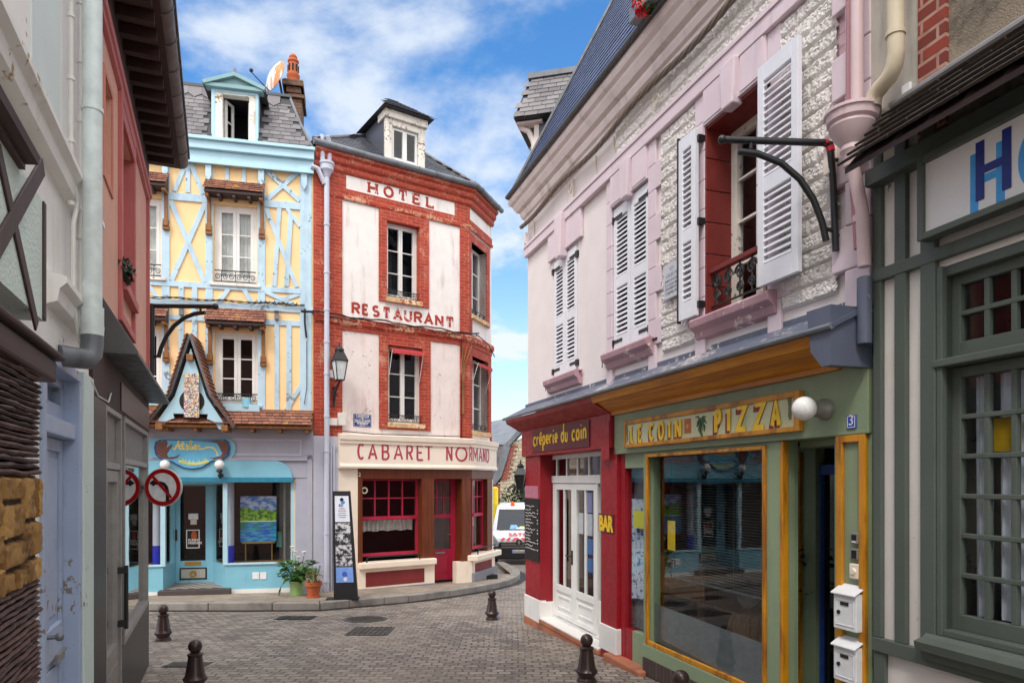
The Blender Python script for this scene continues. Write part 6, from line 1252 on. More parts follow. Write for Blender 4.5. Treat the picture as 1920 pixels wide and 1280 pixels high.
    s0, s1 = q(243, 0, n)[0], q(438, 0, n)[0]; fr.bx(s0-.04, s0, zd0+.05, ztr-.06, n-.05, n+.005); fr.bx(s1, s1+.04, zd0+.05, ztr-.06, n-.05, n+.005); zr = avg(q(230, 830, n)[1], q(395, 890, n)[1])
    for a, b in ((da+.03, s0-.04), (s1+.04, db)): fr.bx(a, b, zd0+.05, zr+.03, n-.045, n-.015); 
    fo = fr.build('door_frame', M['white_paint'], t, bev=.004); gl = MB()
    for a, b, c, d_ in ((da, db, ztr, zl-.04), (da, s0, zr, ztr), (s1, db, zr, ztr)): gl.quad((a, -n+.03, c), (b, -n+.03, c), (b, -n+.03, d_), (a, -n+.03, d_))
    gl.build('pane', M['glass'], fo); m = (s0+s1)/2
    for a, b in ((s0+.003, m-.003), (m+.003, s1-.003)):
        d = MB(); w = b-a; frame4(d, a, b, zd0+.02, ztr-.07, .085, .085, .09, .085, n-.05, n+.0); c = (a+b)/2; d.bx(c-.02, c+.02, zr+.05, ztr-.155, n-.04, n-.005); d.bx(a+.085, b-.085, zr-.04, zr+.05, n-.049, n-.001); d.bx(a+.085, b-.085, zd0+.11, zr-.04, n-.04, n-.02)
        frame4(d, a+.13, b-.13, zd0+.17, zr-.1, .03, .03, .03, .03, n-.02, n-.006); o = d.build('door', M['white_paint'], t, bev=.004)
        MB().quad((a+.07, -n+.025, zr), (b-.07, -n+.025, zr), (b-.07, -n+.025, ztr-.12), (a+.07, -n+.025, ztr-.12)).build('pane', M['glass'], o)
        if a < m-.1: h = MB(); zz = q(312, 690, n)[1]; h.bx(b-.06, b-.02, zz-.12, zz+.08, n, n+.012); h.tube([(b-.04, -n, zz), (b-.04, -n-.05, zz), (b-.15, -n-.055, zz)], .011, 8); h.build('door_handle', M['black_metal'], o)
    pp = [plain('notice_white', S(222, 224, 230), .6), plain('notice_blue', S(60, 120, 190), .5), plain('notice_lilac', S(150, 150, 200), .5)]
    for (x0, y0, x1, y1, c) in ((215, 492, 232, 525, 0), (216, 532, 236, 620, 2), (226, 640, 238, 665, 0), (216, 680, 228, 735, 2), (230, 695, 240, 735, 1), (222, 748, 238, 815, 2), (356, 494, 378, 592, 0), (397, 400, 419, 495, 2), (394, 498, 420, 602, 0), (390, 610, 421, 690, 1), (392, 700, 421, 772, 1)):
        r = f.rect(31, x0, y0, x1, y1, n-.03); MB().bx(*r, n-.034, n-.029).build('door_notice', pp[c], fo)
    MB().bx(.1, uE-.1, zB, zC-.1, -3.2, -3.15).bx(.05, uE-.1, zB, GZ(6)+.02, -3.15, -.3).bx(.05, uE-.1, zl+.2, zl+.25, -3.15, -.3).build('interior', M['dark_room'], t)
    MB().bx(da+.1, db+.6, zd0+.5, zd0+1.0, -1.6, -1.3).build('counter', M['ochre_wood'], t)
    # ------------------------------------------------ pizzeria front
    q = lambda x, y, n=0: f.q(32, x, y, n); gr = M['green']
    gA, gB = f.q(32, 40, 0)[0], f.q(32, 1050, 0, .03)[0]; zfa0 = avg(q(40, 378)[1], q(1050, 262)[1]); zfa1 = zso+.02
    mb = MB(); mb.bx(uc+.01, gB, zfa0, zfa1, -.2, .05); mb.build('shop_fascia', gr, t, bev=.005)
    MB().bx(uc+.01, uE-.25, zfa1-.06, zfa1+.03, .05, .09).build('fascia_trim', M['yellow_soffit'], t)
    zsill = avg(q(170, 1135)[1], q(540, 1278)[1]); wa, wb = q(155, 0, .02)[0], q(636, 0, .02)[0]; zwt = avg(q(155, 372)[1], q(636, 322)[1])
    mb = MB(); mb.bx(wa-.03, wb, zwt, zfa0, -.15, .02); mb.bx(wa-.08, wa, zB, zfa0, -.15, .015); pc = q(690, 0, .02)[0]; mb.bx(wb, pc, zB, zfa0, -.15, .025); mb.build('shop_post', gr, t, bev=.005)
    mb = MB(); frame4(mb, wa, wb, zsill, zwt, .05, .035, .05, .035, 0.01, .045); w = mb.build('shop_window', M['yellow_trim'], t, bev=.006)
    MB().quad((wa+.01, .06, zsill+.02), (wb-.02, -.04, zsill+.02), (wb-.02, -.04, zwt-.02), (wa+.01, .06, zwt-.02)).build('pane', M['shop_glass'], w)
    zfl = avg(q(170, 972)[1], q(625, 1105)[1]); MB().quad((wa+.02, .064, zsill+.03), (wb-.03, -.036, zsill+.03), (wb-.03, -.036, zfl), (wa+.02, .064, zfl)).build('frosted_film', M['film_grey'], w)
    mb = MB(); mb.bx(wa-.02, pc, zB, zsill-.14, -.1, .06); mb.build('brick_base', M['dark_brick'], t); MB().bx(wa-.04, pc, zsill-.14, zsill-.001, -.1, .05).build('base_board', gr, t, bev=.006)
    # narrow side light with curtain
    na, nb_ = q(78, 0, -.04)[0], wa-.08; zn0, zn1 = q(110, 1070, -.04)[1], q(110, 420, -.04)[1]
    mb = MB(); mb.bx(f.u(1166), na, zB, zfa0, -.1, -.005); mb.bx(na, na+.18, zB, zn0, -.1, -.01); sb = mb.build('side_light_frame', M['crimson'], t); mb = MB(); mb.bx(na+.18, nb_, zB+.2, zn0, -.1, -.008); mb.bx(na, nb_, zn1, zfa0, -.1, -.01); mb.build('side_light_panel', gr, t)
    zcu = (q(110, 545, -.04)[1], q(110, 945, -.04)[1]); MB().quad((na, .05, zn0), (nb_, .05, zn0), (nb_, .05, zn1), (na, .05, zn1)).build('pane', M['glass'], sb)
    fl = NT('floral'); v = fl.noise(16, 4); cc = fl.mix(fl.ramp(v, .55, .62), S(206, 214, 226), S(90, 120, 176)); cc = fl.mix(fl.ramp(fl.noise(23, 3), .62, .66), cc, S(110, 60, 80)); fm = fl.fin(cc, .9); drape_mb(na, nb_, zcu[1], zcu[0], -.09, .015).build('curtain', fm, sb)
    MB().bx(na, nb_, zn0, zcu[1]+.05, -.14, -.13).bx(na, nb_, zcu[0]-.02, zn1, -.14, -.13).build('side_light_back', M['film_grey'], sb)
    st_ = NT('striped'); w_ = st_.new('ShaderNodeTexWave'); w_.bands_direction = 'Z'; st_.set(w_, 'Scale', 9.); sm = st_.fin(st_.mix(st_.ramp(w_.outputs[1], .45, .55), S(226, 206, 40), S(90, 130, 60)), .6)
    r = f.rect(32, 101, 588, 146, 664, -.03); MB().bx(*r, -.044, -.034).build('striped_notice', sm, sb)
    r = f.rect(32, 203, 630, 232, 752, -.02); MB().bx(*r, -.13, -.125).build('yellow_notice', M['yellow_text'], w)
    MB().bx(f.u(1150), wa+.05, zB, zp0-.26 if False else GZ(8.3)+.10, -.05, .14).build('brick_step', M['step_brick'], t, bev=.02)
    # venetian blind inside
    bl = MB(); k = 46; zb0_ = q(420, 890, -.2)[1]
    for i in range(k): z = zwt-.1-(zwt-.1-zb0_)*i/k; bl.quad((wa+.1, .19, z), (wb-.1, .19, z), (wb-.1, .215, z+.006), (wa+.1, .215, z+.006))
    bl.bx(wa+.1, wb-.1, zb0_-.02, zb0_, -.215, -.19)
    for i in range(4): u = wa+.2+(wb-wa-.4)*i/3; bl.tube([(u, .18, zb0_), (u, .18, zwt-.05)], .003, 4)
    bl.build('venetian_blind', plain('blind', S(70, 74, 78), .5), w)
    # recessed entrance
    ea, eb = pc, q(905, 0, .02)[0]; nr = -.75
    mb = MB(); mb.bx(eb, q(925, 0, .02)[0], zB, zfa0, -.75, .02); mb.bx(q(925, 0, .02)[0], gB, zB, zfa0, -.2, .02); mb.bx(gB-.0, uE, zB, zC-.2, -.3, -.02); mb.bx(q(760, 0, nr)[0], q(830, 0, nr)[0], zB, zfa0, nr-.1, nr); mb.bx(ea, eb, zfa0-.05, zfa0, nr, -.16); mb.build('shop_pilaster', gr, t, bev=.005)
    mb = MB(); mb.bx(pc, pc+.035, zB, zfa0, -.03, .03); x = q(772, 0, nr)[0]; mb.bx(x-.04, x+.02, zB, zfa0-.05, nr, nr+.03)
    p0, p1 = q(935, 0, .02)[0], q(1028, 0, .02)[0]; zpt = avg(q(935, 295)[1], q(1028, 283)[1])
    mb.bx(p0-.028, p0+.028, zB, zpt, .02, .05); mb.bx(p1-.028, p1+.028, zB, zpt, .02, .05); mb.bx(p0+.028, p1-.028, zpt-.05, zpt, .02, .048); mb.build('yellow_moulding', M['yellow_trim'], t, bev=.006)
    sg = MB(); sg.quad((pc+.03, .1, zB), (q(765, 0, nr)[0], -nr, zB), (q(765, 0, nr)[0], -nr, zfa0), (pc+.03, .1, zfa0)); sg.build('side_glass', M['shop_glass'], t)
    dd = MB(); a, b = q(825, 0, nr-.05)[0], eb+.4; frame4(dd, a, b, zB, q(860, 405, nr)[1], .09, .06, 0, .09, nr-.1, nr-.04); o = dd.build('door', M['blue_door'], t, bev=.005); MB().bx(a+.09, b, zB, q(860, 440, nr)[1]-.01, nr-.09, nr-.08).build('pane', plain('dark_pane', (.01, .011, .012), .06), o)
    # furniture seen through the window
    gz6 = GZ(6); wd = wood('light_wood', S(196, 140, 84), S(150, 100, 56), .5); tb = MB(); u = q(480, 0, -.9)[0]; z = q(480, 965, -.9)[1]; tb.bx(u-.3, u+.45, z-.03, z, -1.3, -.7)
    for a_ in (-.27, .42):
        for n_ in (-1.26, -.74): tb.bx(u+a_-.03, u+a_+.03, gz6-.2, z-.03, n_-.03, n_+.03)
    o = tb.build('table', wd, t); br = MB(); u2 = q(580, 0, -.8)[0]; br.lathe([(.22, -.62), (.28, -.4), (.30, -.25), (.28, -.1), (.23, 0)], (u2, .85, z+.02), 20); br.build('barrel', wd, t); bw = MB(); u3 = q(528, 0, -.8)[0]; bw.lathe([(.04, 0), (.1, .05), (.12, .1), (.11, .1), (.09, .05)], (u3, .9, z+.03), 16); bw.build('bowl', M['white_plastic'], t)
    fl = MB(); u = q(735, 0, -.6)[0]; z = q(735, 830, -.6)[1]
    for i in range(60): a_ = random.random()*6.3; r_ = .14*random.random()**.5; zz = z+random.uniform(-.25, .22); c = Vector((u+r_*math.cos(a_)*.6, .75+r_*math.sin(a_), zz)); v = Vector((random.uniform(-1, 1), random.uniform(-1, 1), random.uniform(-.5, 1))).normalized()*.06; w_ = Vector((-v.y, v.x, 0)).normalized()*.025; fl.quad(c-w_, c+v*.5-w_*1.2, c+v, c+w_)
    fl.build('indoor_plant', M['leaf_dark'], t)
    return dict(zl=zl, zfr=zfr, zC=zC, zso=zso, zfa0=zfa0, zfa1=zfa1, uE=uE, gB=gB, zs=zs, w3=w3)
RH = pink_house()
def right_things():
    f = Rt; q1 = lambda x, y, n=0: f.q(31, x, y, n); q7 = lambda x, y, n=0: f.q(37, x, y, n)
    # creperie sign
    n = .115; r = (q1(142, 0, n)[0], q1(404, 0, n)[0], avg(q1(142, 222, n)[1], q1(404, 185, n)[1]), avg(q1(142, 120, n)[1], q1(404, 60, n)[1])); t = thing('creperie_sign', 'dark red board with yellow script crêperie du coin over the white doors', 'sign', f, (r[0]+r[1])/2, n, r[2])
    MB().bx(*r, .101, n).build('sign_board', M['dark_crimson'], t, bev=.004); mb = MB(); x0, x1 = r[0]+.06, r[1]-.05; H_ = r[3]-r[2]; base = r[2]+H_*.32; xh = H_*.36
    s = 'creperie du coin'; wd = {'i': .55, ' ': .7, 'r': .85}; tot = sum(wd.get(c, 1) for c in s); u = x0; sc = (x1-x0)/tot
    for i, ch in enumerate(s):
        w = wd.get(ch, 1)*sc
        if ch == ' ': mb.build('painted_word', M['yellow_text'], t); mb = MB()
        else:
            letter(mb, ch, u+w*.1, u+w*.82, base, base+xh, n, .034, 0, .004)
            if i == 2: mb.strip([(u+w*.2, base+xh*1.2), (u+w*.5, base+xh*1.5), (u+w*.8, base+xh*1.2)], .02, n, n+.006)
        u += w
    mb.build('painted_word', M['yellow_text'], t)
    # BAR sign
    r = (f.q(31, 449, 0, .06)[0], f.q(31, 517, 0, .06)[0], avg(q1(450, 578, .06)[1], q1(517, 588, .06)[1]), avg(q1(450, 498, .06)[1], q1(517, 500, .06)[1])); t = thing('bar_sign', 'small dark red plaque with yellow capitals BAR on the red pillar', 'sign', f, (r[0]+r[1])/2, .05, r[2])
    MB().bx(*r, .051, .062).build('sign_board', M['dark_crimson'], t); text(t, 'BAR', (r[0]+r[1])/2, r[2]+(r[3]-r[2])*.08, .064, (r[3]-r[2])*1.15, M['yellow_text'], 'bar_lettering', bold=.012, fit=(r[1]-r[0])*.95)
    # pizza sign
    n = .10; r = (q7(95, 0, n)[0], q7(1800, 0, n)[0], avg(q7(100, 642, n)[1], q7(1800, 425, n)[1]), avg(q7(95, 385, n)[1], q7(1800, 20, n)[1])); t = thing('pizza_sign', 'long yellow framed wooden sign reading LE COIN PIZZA with a small palm', 'sign', f, (r[0]+r[1])/2, .05, r[2])
    MB().bx(r[0]+.02, r[1]-.02, r[2]+.02, r[3]-.02, .05, n-.02).build('sign_board', M['board_green'], t); frame4(MB(), *r, .035, .06, .04, .045, .051, n-.004).build('sign_frame', M['yellow_trim'], t, bev=.006)
    nb = n-.02; WD = {w_: (MB(), MB()) for w_ in ('LE', 'COIN', 'PIZZA')}; H_ = r[3]-r[2]; b0, b1 = r[2]+H_*.2, r[2]+H_*.74; c1 = r[2]+H_*.82
    for ch, a, b in (('L', 172, 213), ('E', 246, 290), ('C', 354, 404), ('O', 442, 504), ('I', 545, 566), ('N', 605, 672), ('P', 994, 1060), ('I', 1112, 1152), ('Z', 1200, 1308), ('Z', 1372, 1490), ('A', 1540, 1640)):
        u0, u1 = q7(a, 0, nb)[0]+.02, q7(b, 0, nb)[0]-.02; big = a > 900; zt = c1 if big else b1
        L1, L2 = WD['LE' if a < 300 else 'COIN' if a < 700 else 'PIZZA']; letter(L2, ch, u0-.03, u1-.03, b0-.035, zt-.035, nb, .05 if big else .042, 0, .003); letter(L1, ch, u0, u1, b0, zt, nb+.008, .045 if big else .036, 0, .003)
    for w_, (L1, L2) in WD.items(): L2.build('letter_shadow', M['red_text'], t); L1.build('painted_word', M['yellow_text'], t)
    a, b = q7(693, 0, nb)[0], q7(757, 0, nb)[0]; z0, z1 = q7(725, 478, nb)[1], q7(725, 335, nb)[1]; MB().bx(a, b, z0, z1, nb, nb+.003).build('orange_square', plain('rust_orange', S(180, 96, 40), .5), t); MB().disc((a+b)/2, (z0+z1)/2, .022, nb+.003, nb+.005).build('orange_dot', plain('orange', S(230, 150, 60), .5), t)
    pm = MB(); pc = q7(852, 350, nb); k = 0
    for i in range(22): an = R_(random.uniform(150, 390)); L = random.uniform(.06, .12); e = (pc[0]+L*.8*math.cos(an), pc[1]+L*math.sin(an)-.02); pm.strip([pc, ((pc[0]+e[0])/2, (pc[1]+e[1])/2+.02), e], .012, nb, nb+.002+.0003*k); k += 1
    pm.strip([(pc[0], pc[1]), (pc[0]+.0, pc[1]-.1), (pc[0]+.04, pc[1]-.17)], .014, nb, nb+.012); pm.build('painted_palm', plain('palm_green', S(64, 92, 60), .6), t)
    pm = MB()
    for x in (135, 1715):
        c = q7(x, 480 if x < 900 else 220, nb)
        for i in range(12): pm.strip([(c[0]+random.uniform(-.02, .02), c[1]+random.uniform(-.1, .08)), (c[0]+random.uniform(-.02, .02), c[1]+random.uniform(-.08, .1))], .014, nb, nb+.002+.0003*i)
    pm.build('painted_leaves', plain('palm_green2', S(110, 122, 74), .6), t)
    # globe lamp
    c = f.q(32, 815, 173, .30); cu = f.q(32, 868, 0, .06)[0]; t = thing('globe_lamp', 'large white globe wall lamp right of the pizzeria sign', 'lamp', f, cu, .05, c[1], 'globe lamps'); r = .082
    MB().ball((cu, -.24, c[1]), r*1.03).build('globe', M['globe'], t, smooth=True); MB().lathe([(.075, .051), (.075, .08), (.06, .10), (.058, .18)], (cu, 0, c[1]), 24, 'y').build('lamp_base', M['alu'], t, smooth=True)
    # house number plaque
    r = f.rect(32, 958, 210, 996, 262, .05); t = thing('house_number_plate', 'small blue enamel plate with number 3 on the green shop front', 'number plate', f, (r[0]+r[1])/2, .05, r[2]); MB().bx(*r, .051, .06).build('plate', plain('enamel_blue', S(40, 84, 190), .3), t, bev=.004); frame4(MB(), r[0]+.008, r[1]-.008, r[2]+.008, r[3]-.008, .004, .004, .004, .004, .06, .062).build('plate_border', M['sign_white'], t); text(t, '3', (r[0]+r[1])/2, r[2]+.025, .0615, .1, M['sign_white'], 'number')
    # mail boxes
    for k, (x0, y0, x1, y1, lab) in enumerate(((1560, 1096, 1617, 1183, 'upper white mailbox on the green pilaster, below the light switch'), (1560, 1196, 1617, 1282, 'lower white mailbox, directly beneath the other white mailbox'))):
        n1 = .10; a = f.p(1612, (y0+y1)/2, .02)[0]-.03; w = .20; z1 = f.p(1600, y0+18, n1)[1]; z0 = f.p(1600, y1+2, n1)[1]; u0, u1 = a-w/2-.02, a+w/2-.02
        t = thing('mailbox', lab, 'mailbox', f, a, .02, z0, 'white mailboxes'); MB().bx(u0, u1, z0, z1, .021, n1).build('box_body', M['white_plastic'], t, bev=.006)
        MB().hexa([(u0-.008, -n1-.02, z1-.015), (u1+.008, -n1-.02, z1-.015), (u1+.008, -.021, z1+.04), (u0-.008, -.021, z1+.04), (u0-.008, -n1-.02, z1-.005), (u1+.008, -n1-.02, z1-.005), (u1+.008, -.021, z1+.052), (u0-.008, -.021, z1+.052)]).build('box_lid', M['white_plastic'], t, bev=.003)
        frame4(MB(), u0+.02, u1-.02, z0+.03, z1-.05, .004, .004, .004, .004, n1, n1+.004).build('box_door', M['shutter'], t); m = (u0+u1)/2; MB().bx(m-.035, m+.035, z1-.085, z1-.062, n1, n1+.005).build('name_holder', M['iron'], t); MB().lathe([(.014, n1), (.014, n1+.008)], (u0+.05, 0, (z0+z1)/2-.01), 12, 'y').build('box_lock', M['black_metal'], t)
    for (x0, y0, x1, y1, lab, nm, mt, inn) in ((967, 678, 1000, 726, 'upper grey intercom with a dark button field on the green pilaster', 'intercom', M['alu'], M['black_panel']), (967, 740, 1000, 788, 'grey keypad between the intercom and the cream switch', 'keypad', M['alu'], M['black_panel']), (963, 800, 1002, 866, 'cream dimmer style switch plate under the grey keypad', 'switch', M['cream'], M['cream'])):
        r = f.rect(32, x0, y0, x1, y1, .05); c = (r[0]+r[1])/2; t = thing(nm, lab, nm, f, c, .02, r[2]); w = .034 if nm != 'switch' else .04; MB().bx(c-w, c+w, r[2], r[3], .021, .05).build('housing', mt, t, bev=.006)
        m = (r[2]+r[3])/2
        if nm == 'switch': MB().lathe([(.022, .05), (.018, .062)], (c, 0, m), 16, 'y').build('knob', inn, t)
        else: MB().bx(c-.02, c+.02, m-.012 if nm == 'intercom' else m-.03, r[3]-.012, .05, .053).build('display', inn, t); MB().bx(c-.016, c+.016, r[2]+.012, m-.018, .05, .054).build('button', M['white_plastic'], t) if nm == 'intercom' else None
    # marble plaque
    r = (f.q(23, 890, 0, .06)[0], f.q(23, 978, 0, .06)[0], avg(f.q(23, 893, 652, .06)[1], f.q(23, 978, 610, .06)[1]), avg(f.q(23, 890, 460, .06)[1], f.q(23, 968, 430, .06)[1])); t = thing('memorial_plaque', 'grey marble memorial plaque with engraved lines beside the left open shutter', 'plaque', f, (r[0]+r[1])/2, .05, r[2]); MB().bx(*r, .05, .07).build('plaque_slab', paint('marble', S(196, 198, 206), .3, .06), t, bev=.005); eg = plain('engraving', S(130, 132, 140), .6); w = r[1]-r[0]; h = r[3]-r[2]
    for s_, z, k in (('ICI', .80, .2), ('LOUIS M.', .62, .7), ('peintre de la mer', .48, .8), ('a vu le jour dans', .36, .8), ('cette maison et y', .25, .8), ('a longtemps vécu', .13, .75)): text(t, s_, (r[0]+r[1])/2, r[2]+h*z, .071, .05, eg, 'engraved_line', fit=w*k)
    # flower box
    u = f.q(22, 900, 90, .25)[0]; zz = RH['zs']; cxy = f.p(1199, 46, .30); u0 = cxy[0]; z0 = cxy[1]-.03;  t = thing('flower_box', 'window box with red geraniums on the blue slate roof edge', 'flower box', f, u0+.5, .30, z0)
    MB().bx(u0, u0+1.1, z0, z0+.17, .22, .42).build('box', M['grey_metal'], t, bev=.01); gm, fm = MB(), MB()
    def leafy(mb, c, r, k, s):
        for i in range(k):
            v = Vector((random.gauss(0, 1), random.gauss(0, 1), random.gauss(0, 1))).normalized(); p = Vector(c)+v*r*random.random()**.4; a = Vector((random.gauss(0, 1), random.gauss(0, 1), random.gauss(0, 1))).normalized(); b = a.cross(v).normalized(); mb.quad(p-a*s, p+b*s*.6, p+a*s, p-b*s*.6)
    leafy(gm, (u0+.2, -.32, z0+.24), .16, 90, .05); leafy(gm, (u0+.7, -.32, z0+.3), .2, 160, .06); c1 = f.p(1205, 16, .40); c2 = f.p(1196, 8, .38); leafy(fm, (c1[0], -.40, c1[1]), .08, 120, .026); leafy(fm, (c2[0], -.38, c2[1]), .06, 70, .024); leafy(gm, (c1[0]+.05, -.36, c1[1]), .09, 50, .03); gm.build('foliage', M['leaf'], t); fm.build('blossom', M['red_flower'], t)
    # wall bracket above the pizzeria
    a = f.p(1562, 268, .10); p = f.w(a[0], .10, a[1]); t = thing('sign_bracket', 'empty black iron sign bracket with curved strut beside the tall white shutter', 'bracket', WF, p.x, -p.y, p.z-.6); Yv = p.y; Xp = lambda px: (px-CX)/F*Yv; Zp = lambda py: EYE-(py-HY)/F*Yv
    mb = MB(); mb.tube([(Xp(1352), Yv, Zp(262)), (Xp(1360), Yv, Zp(262)), (Xp(1545), Yv, Zp(268)), (Xp(1556), Yv, Zp(272))], [.022, .024, .024, .026], 10); mb.ball((Xp(1354), Yv, Zp(262)), .03, 10); mb.tube([(Xp(1408), Yv, Zp(262)), (Xp(1408), Yv, Zp(280))], .014, 8); mb.build('arm', M['black_metal'], t, smooth=True)
    mb = MB(); mb.tube([(Xp(1384), Yv, Zp(284)), (Xp(1420), Yv, Zp(288)), (Xp(1465), Yv, Zp(306)), (Xp(1500), Yv, Zp(336)), (Xp(1525), Yv, Zp(374)), (Xp(1541), Yv, Zp(415)), (Xp(1549), Yv, Zp(452))], .023, 10); mb.build('curved_strut', M['black_metal'], t, smooth=True)
    mb = MB(); mb.tube([(Xp(1556), Yv, Zp(268)), (Xp(1562), Yv, Zp(340)), (Xp(1567), Yv, Zp(470))], .024, 10); mb.tube([(Xp(1567), Yv, Zp(440)), (Xp(1583), Yv+.02, Zp(444))], .014, 8); mb.tube([(Xp(1550), Yv, Zp(430)), (Xp(1566), Yv, Zp(432))], .016, 8); mb.tube([(Xp(1562), Yv, Zp(300)), (Xp(1580), Yv+.03, Zp(296))], .014, 8); mb.build('upright', M['black_metal'], t, smooth=True); MB().tube([(Xp(1546), Yv, Zp(268)), (Xp(1551), Yv, Zp(268.4))], .027, 10).tube([(Xp(1556.5), Yv, Zp(275)), (Xp(1558), Yv, Zp(284))], .028, 10).build('red_tape', plain('red_tape', S(190, 24, 40), .5), t)
    MB().add([], []) ; m = MB(); c = f.q(24, 1003, 915, .13); m.bx(c[0]-.03, c[0]+.03, c[1]-.1, c[1]+.09, .06, .13); o = m.build('junction_box', M['cream'], None, f, (c[0], -.06, c[1]), bev=.006); tag(o, 'cream junction box beside the black bracket upright on the stone wall', 'junction box')
    # creperie lantern and menu board
    c = f.q(34, 440, 545, 0.)
    p = WF.p
    u = -.02; z = f.q(31, 100, 385, .1)[1]; fl = Frame(0, 0, origin=tuple(f.w(0.0, -.12)[:2]), ang=math.atan2(-.97, -.25)); z = EYE-(918-HY)*11.2/F; lantern('wall_lantern', 'small black lantern on the red crêperie corner above the menu board', fl, 0, .24, z, .58, M['black_metal'], plain('dark_lamp', (.02, .02, .02), .2))
    r = (f.q(31, 124, 0, .07)[0], f.q(31, 172, 0, .07)[0], avg(q1(126, 712, .07)[1], q1(172, 722, .07)[1]), q1(145, 430, .07)[1]); r = (.03, r[1], r[2], r[3]); t = thing('menu_chalkboard', 'tall black menu chalkboard with white handwriting on the red pillar', 'chalkboard', f, (r[0]+r[1])/2, .05, r[2]); MB().bx(*r, .051, .07).build('board', M['black_panel'], t, bev=.004); ck = MB(); random.seed(5); k = 0
    for i in range(14):
        z = r[3]-.12-(r[3]-r[2]-.3)*i/13; a = r[0]+.04; ln = random.uniform(.35, .8)*(r[1]-r[0]); 
        pts = [(a+ln*j/9, z+random.uniform(-.012, .014)) for j in range(10)]; ck.strip(pts, .007, .07, .0715+.0001*k); k += 1
        if i % 3: ck.strip([(r[1]-.07, z+.01), (r[1]-.05, z-.01), (r[1]-.03, z+.012)], .007, .07, .0715+.0001*k); k += 1
    ck.build('chalk_writing', M['sign_white'], t); MB().bx(r[0], r[1]-.06, r[3]+.01, r[3]+.2, .051, .062).build('header_card', plain('faded_red', S(180, 110, 130), .6), t)
right_things()
